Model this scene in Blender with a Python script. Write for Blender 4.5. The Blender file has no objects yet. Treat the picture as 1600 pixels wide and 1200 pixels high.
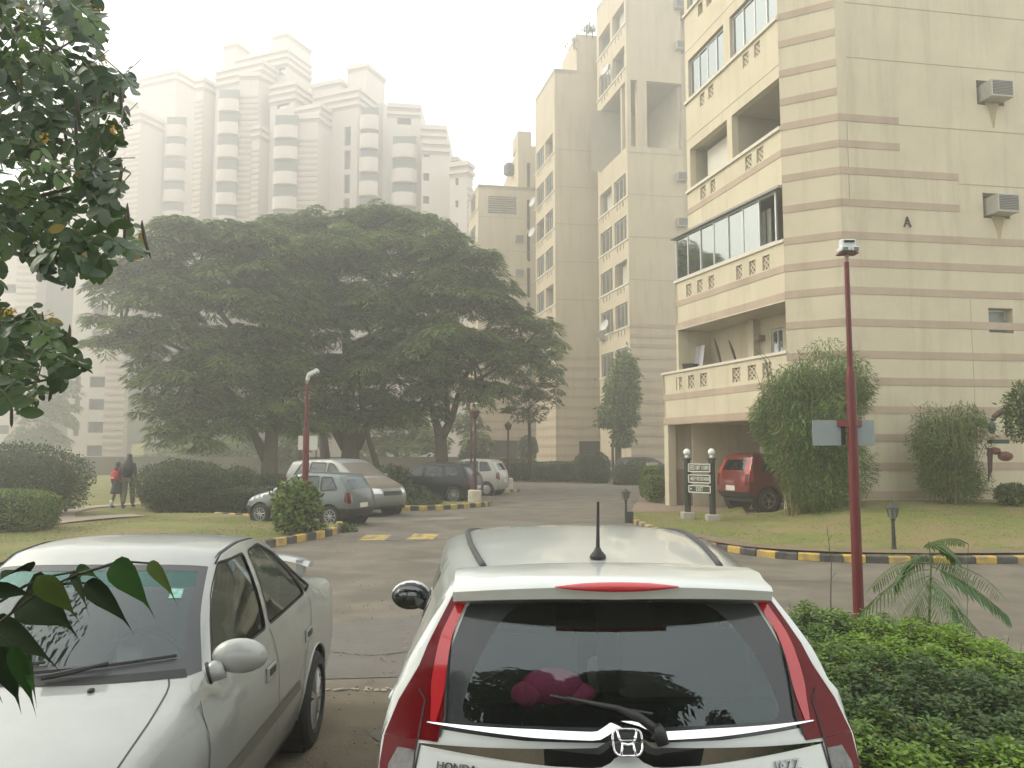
import bpy, bmesh, math, random
import numpy as np
from mathutils import Vector, Matrix
from mathutils.geometry import delaunay_2d_cdt
random.seed(7); np.random.seed(7)
sc = bpy.context.scene
COL = sc.collection
PI = math.pi
# ------------------------------------------------------------------ camera
F = 1250.0; PITCH = math.atan(102/1250.0); CH = 1.95
cd = bpy.data.cameras.new('camera'); cam = bpy.data.objects.new('camera', cd); COL.objects.link(cam)
cam.location = (0, 0, CH); cam.rotation_euler = (PI/2 + PITCH, 0, 0)
cd.sensor_width = 36; cd.lens = 36*F/1600; cd.clip_start = .05; cd.clip_end = 2000
sc.camera = cam
# ------------------------------------------------------------------ sky, sun, exposure
SUN_EL, SUN_AZ = math.radians(38), math.radians(-78)      # azimuth from +Y, negative = left
w = bpy.data.worlds.new('World'); sc.world = w; w.use_nodes = True
nt = w.node_tree; nt.nodes.clear()
out = nt.nodes.new('ShaderNodeOutputWorld')
sky = nt.nodes.new('ShaderNodeTexSky'); sky.sky_type = 'NISHITA'; sky.sun_disc = False
sky.sun_elevation = SUN_EL; sky.sun_rotation = SUN_AZ; sky.dust_density = 6; sky.air_density = 1.2
b1 = nt.nodes.new('ShaderNodeBackground'); b1.inputs[1].default_value = .05
nt.links.new(sky.outputs[0], b1.inputs[0])
b2 = nt.nodes.new('ShaderNodeBackground'); b2.inputs[0].default_value = (.985, 1, .975, 1); b2.inputs[1].default_value = 1.5
ad = nt.nodes.new('ShaderNodeAddShader'); nt.links.new(b1.outputs[0], ad.inputs[0]); nt.links.new(b2.outputs[0], ad.inputs[1])
nt.links.new(ad.outputs[0], out.inputs[0])
sl = bpy.data.lights.new('sun', 'SUN'); so = bpy.data.objects.new('sun', sl); COL.objects.link(so)
sl.energy = 2.0; sl.angle = math.radians(12); sl.color = (1, .95, .84)
sd = Vector((math.sin(SUN_AZ)*math.cos(SUN_EL), math.cos(SUN_AZ)*math.cos(SUN_EL), math.sin(SUN_EL)))
so.rotation_euler = sd.to_track_quat('Z', 'Y').to_euler(); so.location = (-20, 5, 40)
sc.view_settings.view_transform = 'Standard'; sc.view_settings.look = 'None'
sc.view_settings.exposure = 0.0; sc.view_settings.gamma = 1; sc.view_settings.use_curve_mapping = False
cy = sc.cycles
cy.volume_bounces = 3; cy.max_bounces = 8; cy.diffuse_bounces = 3; cy.glossy_bounces = 3; cy.transmission_bounces = 4
cy.transparent_max_bounces = 12; cy.sample_clamp_indirect = 4; cy.sample_clamp_direct = 0
cy.use_denoising = True; cy.caustics_reflective = False; cy.caustics_refractive = False
HAZE_DENSITY = .0064
# ------------------------------------------------------------------ helpers
cp, sp = math.cos(PITCH), math.sin(PITCH)
def ray(px, py):
    u = (px-800)/F; v = (600-py)/F
    return Vector((u, cp - v*sp, sp + v*cp))
def P(px, py, D):
    d = ray(px, py); return Vector((0, 0, CH)) + d*(D/d.y)
def G(px, py, z=0.0):
    d = ray(px, py); return Vector((0, 0, CH)) + d*((z-CH)/d.z)
def XH(px, D):                      # world X of a vertical edge seen at px on the horizon row
    return P(px, 702, D).x
MATS = {}
def mat(name, col, rough=.8, metal=0, var=0, vscale=3, bump=0, bscale=40, spec=.5, coat=0, col2=None, c2scale=1.0, emit=None, transl=0, stain=None, clip=None):
    if name in MATS: return MATS[name]
    m = bpy.data.materials.new(name); m.use_nodes = True; nt = m.node_tree; N = nt.nodes; Lk = nt.links
    bs = N['Principled BSDF']; bs.inputs['Roughness'].default_value = rough; bs.inputs['Metallic'].default_value = metal
    bs.inputs['Specular IOR Level'].default_value = spec
    if coat: bs.inputs['Coat Weight'].default_value = coat; bs.inputs['Coat Roughness'].default_value = .06
    bs.inputs['Base Color'].default_value = (*col, 1)
    cur = None
    tc = None
    def coord():
        nonlocal tc
        if tc is None: tc = N.new('ShaderNodeNewGeometry')
        return tc.outputs['Position']
    if var or col2:
        nz = N.new('ShaderNodeTexNoise'); nz.inputs['Scale'].default_value = vscale; nz.inputs['Detail'].default_value = 6; nz.inputs['Roughness'].default_value = .65
        Lk.new(coord(), nz.inputs['Vector'])
        mx = N.new('ShaderNodeMix'); mx.data_type = 'RGBA'
        c1 = [c*(1-var) for c in col]; c2 = [min(1, c*(1+var)) for c in col]
        mx.inputs[6].default_value = (*c1, 1); mx.inputs[7].default_value = (*c2, 1)
        rp = N.new('ShaderNodeMapRange'); rp.inputs[1].default_value = .3; rp.inputs[2].default_value = .7
        Lk.new(nz.outputs[0], rp.inputs[0]); Lk.new(rp.outputs[0], mx.inputs[0]); cur = mx.outputs[2]
    if col2:
        nz = N.new('ShaderNodeTexNoise'); nz.inputs['Scale'].default_value = c2scale; nz.inputs['Detail'].default_value = 5
        Lk.new(coord(), nz.inputs['Vector'])
        rp = N.new('ShaderNodeMapRange'); rp.inputs[1].default_value = .45; rp.inputs[2].default_value = .62
        Lk.new(nz.outputs[0], rp.inputs[0])
        mx = N.new('ShaderNodeMix'); mx.data_type = 'RGBA'; mx.inputs[7].default_value = (*col2, 1)
        Lk.new(rp.outputs[0], mx.inputs[0]); Lk.new(cur, mx.inputs[6]); cur = mx.outputs[2]
    if stain:                      # vertical weather streaks
        nz = N.new('ShaderNodeTexNoise'); nz.inputs['Scale'].default_value = 1; nz.inputs['Detail'].default_value = 7; nz.inputs['Roughness'].default_value = .7
        mp = N.new('ShaderNodeMapping'); mp.inputs['Scale'].default_value = (2.2, 2.2, .22)
        Lk.new(coord(), mp.inputs[0]); Lk.new(mp.outputs[0], nz.inputs['Vector'])
        rp = N.new('ShaderNodeMapRange'); rp.inputs[1].default_value = .5; rp.inputs[2].default_value = .8; rp.inputs[4].default_value = stain
        Lk.new(nz.outputs[0], rp.inputs[0])
        mx = N.new('ShaderNodeMix'); mx.data_type = 'RGBA'; mx.inputs[7].default_value = (col[0]*.45, col[1]*.42, col[2]*.38, 1)
        Lk.new(rp.outputs[0], mx.inputs[0]); Lk.new(cur, mx.inputs[6]); cur = mx.outputs[2]
    if cur is not None: Lk.new(cur, bs.inputs['Base Color'])
    if bump:
        nz = N.new('ShaderNodeTexNoise'); nz.inputs['Scale'].default_value = bscale; nz.inputs['Detail'].default_value = 5
        Lk.new(coord(), nz.inputs['Vector'])
        bp = N.new('ShaderNodeBump'); bp.inputs['Strength'].default_value = bump; bp.inputs['Distance'].default_value = .02
        Lk.new(nz.outputs[0], bp.inputs['Height']); Lk.new(bp.outputs[0], bs.inputs['Normal'])
    if transl:
        tr = N.new('ShaderNodeBsdfTranslucent'); ms = N.new('ShaderNodeMixShader'); ms.inputs[0].default_value = transl
        if cur is not None: Lk.new(cur, tr.inputs[0])
        else: tr.inputs[0].default_value = (*col, 1)
        Lk.new(bs.outputs[0], ms.inputs[1]); Lk.new(tr.outputs[0], ms.inputs[2]); Lk.new(ms.outputs[0], N['Material Output'].inputs[0])
    MATS[name] = m; return m
def glassmat(name, tint, ior=1.55, rough=0.0, refl=(1, 1, 1)):
    if name in MATS: return MATS[name]
    m = bpy.data.materials.new(name); m.use_nodes = True; nt = m.node_tree; N = nt.nodes; N.clear()
    o = N.new('ShaderNodeOutputMaterial'); t = N.new('ShaderNodeBsdfTransparent'); t.inputs[0].default_value = (*tint, 1)
    g = N.new('ShaderNodeBsdfGlossy'); g.inputs['Roughness'].default_value = rough; g.inputs[0].default_value = (*refl, 1)
    fr = N.new('ShaderNodeFresnel'); fr.inputs[0].default_value = ior; ms = N.new('ShaderNodeMixShader')
    nt.links.new(fr.outputs[0], ms.inputs[0]); nt.links.new(t.outputs[0], ms.inputs[1]); nt.links.new(g.outputs[0], ms.inputs[2]); nt.links.new(ms.outputs[0], o.inputs[0])
    MATS[name] = m; return m

ROOTM = {}
def thing(name, label, cat, loc=(0, 0, 0), rz=0, group=None, kind=None):
    o = bpy.data.objects.new(name, None); COL.objects.link(o); o.location = loc; o.rotation_euler = (0, 0, rz)
    if label: o['label'] = label
    if cat: o['category'] = cat
    if group: o['group'] = group
    if kind: o['kind'] = kind
    o.empty_display_size = .3
    ROOTM[o.name] = (Matrix.Translation(Vector(loc)) @ Matrix.Rotation(rz, 4, 'Z')).inverted()
    return o
def tag(o, label=None, cat=None, group=None, kind=None):
    if label: o['label'] = label
    if cat: o['category'] = cat
    if group: o['group'] = group
    if kind: o['kind'] = kind
    return o
def link(name, me, parent=None, loc=(0, 0, 0), rot=(0, 0, 0), scale=(1, 1, 1)):
    o = bpy.data.objects.new(name, me); COL.objects.link(o); o.parent = parent
    o.location = loc; o.rotation_euler = rot; o.scale = scale; return o
def inv_of(parent):
    p = parent
    while p is not None and p.name not in ROOTM: p = p.parent
    return ROOTM[p.name] if p is not None else Matrix.Identity(4)
class MB:
    def __init__(s): s.v = []; s.f = []; s.m = []; s.cm = 0
    def add(s, vs, fs):
        b = len(s.v); s.v += [tuple(x) for x in vs]; s.f += [tuple(i+b for i in f) for f in fs]; s.m += [s.cm]*len(fs); return s
    def quad(s, a, b, c, d): return s.add([a, b, c, d], [(0, 1, 2, 3)])
    def box(s, c, d, rz=0, M=None):
        x, y, z = d[0]/2, d[1]/2, d[2]/2
        vs = [Vector((i*x, j*y, k*z)) for k in (-1, 1) for j in (-1, 1) for i in (-1, 1)]
        R = Matrix.Rotation(rz, 3, 'Z') if M is None else M
        vs = [R @ v + Vector(c) for v in vs]
        return s.add(vs, [(0, 2, 3, 1), (4, 5, 7, 6), (0, 1, 5, 4), (2, 6, 7, 3), (1, 3, 7, 5), (0, 4, 6, 2)])
    def prism(s, poly, z0, z1):
        n = len(poly); vs = [(p[0], p[1], z0) for p in poly] + [(p[0], p[1], z1) for p in poly]
        return s.add(vs, [tuple(range(n-1, -1, -1)), tuple(range(n, 2*n))] + [(i, (i+1) % n, (i+1) % n+n, i+n) for i in range(n)])
    def tube(s, pts, r, n=8, cap=True):
        pts = [Vector(p) for p in pts]; rs = r if isinstance(r, (list, tuple)) else [r]*len(pts)
        vs = []; up = Vector((0.13, 0.27, 1)).normalized(); last = None
        for i, p in enumerate(pts):
            t = (pts[min(i+1, len(pts)-1)] - pts[max(i-1, 0)])
            if t.length < 1e-9: t = Vector((0, 0, 1))
            t.normalize()
            a = t.cross(up) if last is None else last - t*last.dot(t)
            if a.length < 1e-4: a = t.cross(Vector((1, 0, 0)))
            a.normalize(); last = a; b = t.cross(a)
            vs += [p + (a*math.cos(2*PI*k/n) + b*math.sin(2*PI*k/n))*rs[i] for k in range(n)]
        fs = [(i*n+k, i*n+(k+1) % n, (i+1)*n+(k+1) % n, (i+1)*n+k) for i in range(len(pts)-1) for k in range(n)]
        if cap: fs += [tuple(range(n-1, -1, -1)), tuple(range((len(pts)-1)*n, len(pts)*n))]
        return s.add(vs, fs)
    def lathe(s, prof, c=(0, 0, 0), n=16, M=None, closed=False, caps=True):   # prof: (r,z)
        vs = []
        for r, z in prof:
            for k in range(n):
                v = Vector((r*math.cos(2*PI*k/n), r*math.sin(2*PI*k/n), z))
                if M is not None: v = M @ v
                vs.append(v + Vector(c))
        m = len(prof)
        fs = [(i*n+k, i*n+(k+1) % n, ((i+1) % m)*n+(k+1) % n, ((i+1) % m)*n+k) for i in range(m if closed else m-1) for k in range(n)]
        if not closed and caps: fs += [tuple(range(n-1, -1, -1)), tuple(range((m-1)*n, m*n))]
        return s.add(vs, fs)
    def ell(s, c, r, nu=14, nv=9, jit=0, seed=0):
        rnd = random.Random(seed); prof = []
        b = len(s.v); vs = []; c = Vector(c)
        for j in range(nv+1):
            a = PI*j/nv
            for i in range(nu):
                t = 2*PI*i/nu; k = 1+rnd.uniform(-jit, jit)
                vs.append(c + Vector((r[0]*math.sin(a)*math.cos(t)*k, r[1]*math.sin(a)*math.sin(t)*k, r[2]*math.cos(a)*k)))
        fs = [(j*nu+i, (j+1)*nu+i, (j+1)*nu+(i+1) % nu, j*nu+(i+1) % nu) for j in range(nv) for i in range(nu)]
        return s.add(vs, fs)
    def build(s, name, mats, parent=None, smooth=False, world=False, merge=False, angle=None, loc=None):
        me = bpy.data.meshes.new(name)
        vs = s.v
        if world and parent is not None:
            M = inv_of(parent); vs = [tuple(M @ Vector(v)) for v in vs]
        if loc is not None: vs = [(v[0]-loc[0], v[1]-loc[1], v[2]-loc[2]) for v in vs]
        me.from_pydata(vs, [], s.f)
        if not isinstance(mats, (list, tuple)): mats = [mats]
        for m in mats: me.materials.append(m)
        if len(mats) > 1: me.polygons.foreach_set('material_index', s.m)
        if merge:
            bm = bmesh.new(); bm.from_mesh(me); bmesh.ops.remove_doubles(bm, verts=bm.verts, dist=.0006); bmesh.ops.recalc_face_normals(bm, faces=bm.faces); bm.to_mesh(me); bm.free()
        if smooth:
            me.polygons.foreach_set('use_smooth', [True]*len(me.polygons))
            if angle:
                me.set_sharp_from_angle(angle=math.radians(angle))
        me.update()
        o = bpy.data.objects.new(name, me); COL.objects.link(o); o.parent = parent
        if loc is not None: o.location = loc
        return o
def leafmesh(name, C, A, Nn, L, W, mats, mi, parent=None, shape='hex', world=True, bend=.15):
    """many small leaf faces; C centres(base), A axis dirs, Nn normals"""
    C = np.asarray(C, float); A = np.asarray(A, float); Nn = np.asarray(Nn, float); n = len(C)
    A = A/np.linalg.norm(A, axis=1, keepdims=True); S = np.cross(A, Nn); S /= (np.linalg.norm(S, axis=1, keepdims=True)+1e-9); U = np.cross(S, A)
    T = {'hex': [(0, 0, 0), (.3, .5, .0), (.72, .38, -.6), (1, 0, -1), (.72, -.38, -.6), (.3, -.5, .0)],
         'rh': [(0, 0, 0), (.45, .5, -.2), (1, 0, -1), (.45, -.5, -.2)]}[shape]
    k = len(T); V = np.zeros((n, k, 3))
    L = np.broadcast_to(L, (n,)); W = np.broadcast_to(W, (n,))
    for j, (a, b, c) in enumerate(T):
        V[:, j] = C + A*(a*L)[:, None] + S*(b*W)[:, None] + U*(c*bend*L)[:, None]
    V = V.reshape(-1, 3)
    if world and parent is not None:
        M = np.array(inv_of(parent)); V = V @ M[:3, :3].T + M[:3, 3]
    me = bpy.data.meshes.new(name); me.vertices.add(n*k); me.vertices.foreach_set('co', V.ravel())
    me.loops.add(n*k); me.loops.foreach_set('vertex_index', np.arange(n*k)); me.polygons.add(n)
    me.polygons.foreach_set('loop_start', np.arange(n)*k); me.polygons.foreach_set('loop_total', np.full(n, k))
    for m in mats: me.materials.append(m)
    me.polygons.foreach_set('material_index', np.asarray(mi, dtype=np.int32)); me.update(calc_edges=True); me.validate()
    o = bpy.data.objects.new(name, me); COL.objects.link(o); o.parent = parent; return o
def lerp(a, b, t): return a + (b-a)*t
def copy_tree(o, parent=None):
    c = o.copy(); COL.objects.link(c); c.parent = parent
    for ch in [x for x in o.children]: copy_tree(ch, c)
    return c
def text(name, s, size, m, parent, loc, rot, depth=.004, align='CENTER', sx=1.0):
    cu = bpy.data.curves.new(name, 'FONT'); cu.body = s; cu.size = size; cu.extrude = depth; cu.align_x = align; cu.align_y = 'CENTER'
    cu.materials.append(m); o = bpy.data.objects.new(name, cu); COL.objects.link(o); o.parent = parent; o.location = loc; o.rotation_euler = rot; o.scale = (sx, 1, 1)
    return o
# ------------------------------------------------------------------ materials
M_wall = mat('cream_render', (.565, .505, .365), .9, var=.08, vscale=.7, bump=.2, bscale=30, stain=.45)
M_stripe = mat('brown_band', (.425, .335, .25), .9, var=.12, vscale=1.2, bump=.1, stain=.35)
M_wall2 = mat('cream_render_far', (.50, .425, .295), .9, var=.07, vscale=.4, stain=.5)
M_tow = mat('tower_render', (.56, .50, .43), .9, var=.04, vscale=.2, stain=.2)
M_towband = mat('tower_band', (.42, .33, .27), .9)
M_sill = mat('pale_sill', (.62, .57, .47), .8, var=.06, vscale=2)
M_alu = mat('aluminium', (.55, .56, .55), .4, metal=.6)
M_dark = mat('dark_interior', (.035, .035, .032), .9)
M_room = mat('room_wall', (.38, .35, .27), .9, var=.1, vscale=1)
M_curt = mat('curtain', (.45, .44, .38), .9, var=.12, vscale=6)
M_wglass = glassmat('window_glass', (.50, .56, .54), 1.45, .03, (.38, .41, .40))
M_jali = mat('screen_block', (.46, .40, .30), .9, bump=.6, bscale=30)
M_joint = mat('joint_line', (.33, .28, .19), .9)
M_road = mat('road_surface', (.150, .130, .098), .9, var=.22, vscale=1.6, bump=.5, bscale=70, col2=(.106, .093, .072), c2scale=.9)
M_park = mat('parking_surface', (.155, .130, .088), .95, var=.25, vscale=3.2, bump=.7, bscale=60, col2=(.12, .10, .07), c2scale=.8)
M_soil = mat('bare_soil', (.17, .125, .08), .95, var=.2, vscale=4, bump=.6, bscale=30)
M_lawn = mat('lawn_turf', (.155, .172, .040), .95, var=.22, vscale=5, bump=.8, bscale=90, col2=(.22, .175, .075), c2scale=.8)
M_path = mat('path_paving', (.32, .25, .19), .9, var=.12, vscale=3, bump=.3, bscale=30)
M_kerbY = mat('kerb_yellow_paint', (.50, .33, .07), .75, var=.25, vscale=9, bump=.2, col2=(.30, .235, .12), c2scale=5)
M_kerbB = mat('kerb_black_paint', (.045, .045, .042), .75, var=.4, vscale=9, bump=.2, col2=(.10, .092, .078), c2scale=5)
M_conc = mat('concrete', (.34, .32, .27), .9, var=.12, vscale=5, bump=.3)
M_black = mat('black_metal', (.02, .025, .022), .45)
M_blackp = mat('black_plastic', (.018, .018, .018), .5)
M_white = mat('white_paint', (.75, .75, .70), .6, var=.05, vscale=8)
M_redpole = mat('red_pole_paint', (.115, .011, .012), .45, var=.12, vscale=5)
M_red2 = mat('faded_red_paint', (.065, .024, .020), .6, var=.15, vscale=5)
M_rubber = mat('tyre_rubber', (.025, .025, .025), .85, var=.2, vscale=20)
M_alloy = mat('alloy_rim', (.42, .42, .42), .35, metal=.7)
M_chrome = mat('chrome', (.86, .88, .90), .04, metal=1)
M_bark = mat('bark', (.085, .065, .045), .95, var=.3, vscale=6, bump=.8, bscale=20)
# ================================================================== SETTING
def sheet(name, pts, z, m, zf=None, sub=0):
    mb = MB(); mb.add([(p[0], p[1], z) for p in pts], [tuple(range(len(pts)))])
    o = mb.build(name, m); o['kind'] = 'structure'; return o
sheet('ground', [(-165, -55), (165, -55), (165, 165), (-165, 165)], -.03, M_soil)
sheet('road', [(-60, -8), (60, -8), (60, 20), (30, 24), (9, 60), (-1.0, 60), (-4, 45), (-3, 30), (-9.5, 27), (-9.5, 12), (-60, 9)], 0.0, M_road)
# parking apron in front of the camera, its broken edge crossing at pixel row 1070
edge = [(-12, 6.75), (-6, 6.7), (-3, 6.62), (-2.2, 6.7), (-1.6, 6.62), (-1.1, 6.68), (-.6, 6.62), (.3, 6.66), (2, 6.6)]
sheet('parking_surface', [(-12, -8), (2.0, -8)] + edge[::-1], .004, M_park)
def curve_pts(pts, n=6):
    out = []; P_ = [Vector((*p, 0)[:3]) for p in pts]
    for i in range(len(P_)-1):
        a, b, c, d = P_[max(i-1, 0)], P_[i], P_[i+1], P_[min(i+2, len(P_)-1)]
        for k in range(n):
            t = k/n; out.append(.5*((2*b)+(c-a)*t+(2*a-5*b+4*c-d)*t*t+(3*b-a-3*c+d)*t*t*t))
    out.append(P_[-1]); return out
def g2(px, py, z=0): v = G(px, py, z); return (v.x, v.y)
# ---- left lawn
kl = [(-24, 11.0), (-12, 11.4), (-7.5, 12.3), (-5.7, 13.8), g2(417, 856), g2(470, 846), g2(515, 837), g2(533, 828), g2(520, 821)]
kl2 = [g2(520, 821), g2(470, 818.5), g2(400, 815.5)]
klc = curve_pts(kl, 8); kl2c = curve_pts(kl2, 4)
farL = [g2(392, 812), g2(335, 808), (-10.5, 23.6), (-10.5, 27), (-4.6, 27.5), (-4.4, 29.6), (-2.5, 31.5), (-2.2, 38), (-6, 46), (-8, 60), (-60, 60), (-60, 11)]
lawnpts = [(p.x, p.y) for p in klc] + [(p.x, p.y) for p in kl2c[1:]] + farL
def lawn_sheet(name, pts, zf, m, step=1.2):
    vs = [Vector(p) for p in pts]; n = len(vs); x0 = min(p[0] for p in pts); x1 = max(p[0] for p in pts); y0 = min(p[1] for p in pts); y1 = max(p[1] for p in pts)
    rnd = random.Random(3); g = list(vs)
    x = x0
    while x < x1:
        y = y0
        while y < y1:
            if inpoly((x, y), pts): g.append(Vector((x+rnd.uniform(-.2, .2), y+rnd.uniform(-.2, .2))))
            y += step
        x += step
    r = delaunay_2d_cdt(g, [(i, (i+1) % n) for i in range(n)], [], 0, 1e-4)
    V, Fc = r[0], r[2]; mb = MB()
    fs = [f for f in Fc if inpoly((sum(V[i][0] for i in f)/3, sum(V[i][1] for i in f)/3), pts)]
    mb.add([(v[0], v[1], zf(v[0], v[1])) for v in V], fs); o = mb.build(name, m, smooth=True); o['kind'] = 'structure'; return o
def inpoly(p, poly):
    x, y = p; c = False; n = len(poly); j = n-1
    for i in range(n):
        xi, yi = poly[i][0], poly[i][1]; xj, yj = poly[j][0], poly[j][1]
        if (yi > y) != (yj > y) and x < (xj-xi)*(y-yi)/(yj-yi)+xi: c = not c
        j = i
    return c
lawn_sheet('lawn', lawnpts, lambda x, y: .10 + .012*math.sin(x*1.3)+.012*math.sin(y*1.7), M_lawn, 1.5)
# footpaths
def strip(name, c, wd, z, m):
    c = curve_pts(c, 6); mb = MB(); L = []; R = []
    for i, p in enumerate(c):
        t = (c[min(i+1, len(c)-1)]-c[max(i-1, 0)]).normalized(); nn = Vector((-t.y, t.x, 0))
        wi = wd[i*(len(wd)-1)//max(1, len(c)-1)] if isinstance(wd, list) else wd
        L.append(p+nn*wi/2); R.append(p-nn*wi/2)
    for i in range(len(c)-1):
        mb.quad((L[i].x, L[i].y, z), (R[i].x, R[i].y, z), (R[i+1].x, R[i+1].y, z), (L[i+1].x, L[i+1].y, z))
    o = mb.build(name, m); o['kind'] = 'structure'; return o
strip('footpath', [g2(-300, 866), g2(-120, 848), g2(0, 834), g2(90, 822), g2(160, 815), g2(215, 811.5)], 1.0, .128, M_path)
strip('footpath', [g2(93, 821), g2(92, 810), g2(120, 801), g2(170, 796), g2(230, 792), g2(300, 788)], .8, .132, M_path)
strip('dirt_patch', [g2(96, 816), g2(140, 812.5), g2(160, 811)], .5, .124, M_soil)
# ---- right lawn (rises towards building A)
def zr(x, y):
    e = max(0, min(1, (y-14.6)/6.0)); r = max(0, min(1, (x-6.3)/1.6)); f_ = max(0, min(1, (y-21.2)/1.5)); r *= 1-.9*f_*(x < 9)
    return .11 + (.50*r)*e*e*(3-2*e) + .008*math.sin(x*2.1)+.008*math.sin(y*1.9)
kr = [g2(980, 806), g2(992, 817), g2(1030, 835), g2(1085, 850), g2(1140, 862), g2(1200, 871), g2(1300, 877.5), g2(1400, 880), g2(1500, 880.5), g2(1600, 880), (14, 14.0), (24, 13.6)]
krc = curve_pts(kr, 8)
rpts = [(p.x, p.y) for p in krc] + [(24, 32), (12, 30), (10.5, 24.0), (8.4, 22.9), (7.0, 23.1), (6.5, 22.4), g2(1160, 797), g2(1120, 806), g2(1060, 804), g2(1010, 806)]
lawn_sheet('lawn', rpts, zr, M_lawn, .8)
sheet('driveway_paving', [g2(985, 806), g2(1000, 818), g2(1130, 822), (7.5, 20.5), (11, 21), (12, 36), (6, 36), g2(1000, 778), g2(990, 792)], .012, mat('driveway_brick', (.24, .17, .13), .9, var=.15, vscale=4, bump=.4))
# bare strip of soil behind the right kerb
strip('soil_strip', [(p.x+.02, p.y+.42) for p in krc[24:]], .5, .155, M_soil)
# ---- kerb stones
def kerb(pts, L, h, wd, start=0, z=0.0, label=None, skip=()):
    root = thing('kerb', label, None, (pts[0].x, pts[0].y, 0), kind='structure')
    base = {}
    for k, m in ((0, M_kerbY), (1, M_kerbB)):
        mb = MB(); b = .018; x, y = L*.49, wd/2
        a = [(-x, -y, 0), (x, -y, 0), (x, y, 0), (-x, y, 0)]
        a2 = [(-x, -y, h-b), (x, -y, h-b), (x, y, h-b), (-x, y, h-b)]; a3 = [(-x+b*.5, -y+b, h), (x-b*.5, -y+b, h), (x-b*.5, y-b, h), (-x+b*.5, y-b, h)]
        mb.add(a+a2+a3, [(0, 1, 5, 4), (1, 2, 6, 5), (2, 3, 7, 6), (3, 0, 4, 7), (4, 5, 9, 8), (5, 6, 10, 9), (6, 7, 11, 10), (7, 4, 8, 11), (8, 9, 10, 11)])
        me = bpy.data.meshes.new('kerb_stone'); me.from_pydata(mb.v, [], mb.f); me.materials.append(m); base[k] = me
    # resample
    cum = [0]
    for i in range(1, len(pts)): cum.append(cum[-1]+(pts[i]-pts[i-1]).length)
    n = int(cum[-1]/L); rnd = random.Random(5)
    def at(s):
        for i in range(1, len(pts)):
            if cum[i] >= s: return pts[i-1].lerp(pts[i], (s-cum[i-1])/(cum[i]-cum[i-1]+1e-9))
        return pts[-1]
    for i in range(n):
        if i in skip: continue
        a, b = at(i*L), at((i+1)*L); c = (a+b)/2
        link('kerb_stone', base[(i+start) % 2], root, (c.x-pts[0].x, c.y-pts[0].y, z+rnd.uniform(-.006, .006)), (rnd.uniform(-.02, .02), 0, math.atan2(b.y-a.y, b.x-a.x)+rnd.uniform(-.015, .015)))
    return root
kerb(krc, .365, .125, .15, 1)
kerb(klc[16:], .36, .16, .14, 0)
kerb(curve_pts([g2(392, 812), g2(335, 808)], 4), .30, .15, .12, 0)
kerb(curve_pts([g2(627, 798.5), g2(690, 796.5), g2(752, 792), g2(765, 788)], 4), .277, .15, .13, 0)
kerb(curve_pts([g2(790, 770), g2(812, 768)], 3), .3, .13, .12, 0)
kerb(curve_pts([g2(905, 750), g2(935, 749.5), g2(958, 749.5)], 3), .4, .15, .15, 0)
kerb(curve_pts([(p[0], p[1]) for p in (g2(820, 744.5), g2(870, 744), g2(905, 750))], 4), .5, .13, .15, 1)
sheet('planting_bed', [g2(629, 797), g2(752, 790.5), g2(765, 786.5), (-1.4, 31), (-2.5, 31.5), (-4.4, 29.6), (-4.6, 27.5)], .09, M_lawn)
# painted speed hump blocks on the road
M_mark = mat('worn_yellow_paint', (.42, .31, .075), .85, var=.25, vscale=7, col2=(.17, .15, .115), c2scale=5)
for q in ([(559, 845), (600, 845), (612, 836), (572, 836)], [(633, 843.5), (676, 843.5), (688, 834.5), (647, 834.5)]):
    sheet('road_marking', [g2(*p) for p in q], .008, M_mark)
M_patch = mat('road_patch', (.125, .115, .10), .9, var=.12, vscale=3, bump=.4, bscale=60)
sheet('road_patch', [g2(600, 845), g2(634, 843.5), g2(648, 834.5), g2(612, 836)], .008, M_patch)
M_patch2 = mat('pale_road_patch', (.20, .175, .14), .9, var=.12, vscale=3, bump=.4, bscale=60)
sheet('road_patch', [g2(665, 813), g2(722, 812), g2(728, 808), g2(678, 809)], .008, M_patch2)
sheet('road_patch', [g2(505, 1062), g2(640, 1058), g2(700, 960), g2(520, 975)], .006, M_patch)
# crumbling concrete lip where the parking surface meets the road
mb = MB(); rnd = random.Random(2)
for i in range(260):
    x = rnd.uniform(-6, 1.2); y = 6.66 + rnd.gauss(0, .02); s = rnd.uniform(.008, .03)
    mb.ell((x, y, .006+s*.2), (s, s*.8, s*.45), 6, 4, .2, i)
o = mb.build('gravel', M_conc); o['kind'] = 'stuff'
mb = MB()
for i in range(700):
    x = rnd.uniform(-4, 1.5); y = rnd.uniform(2.5, 12); s = rnd.uniform(.004, .011)
    mb.ell((x, y, .006), (s, s*.8, s*.6), 5, 3, .2, i)
o = mb.build('gravel', mat('brown_grit', (.13, .10, .07), .95)); o['kind'] = 'stuff'
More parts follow.
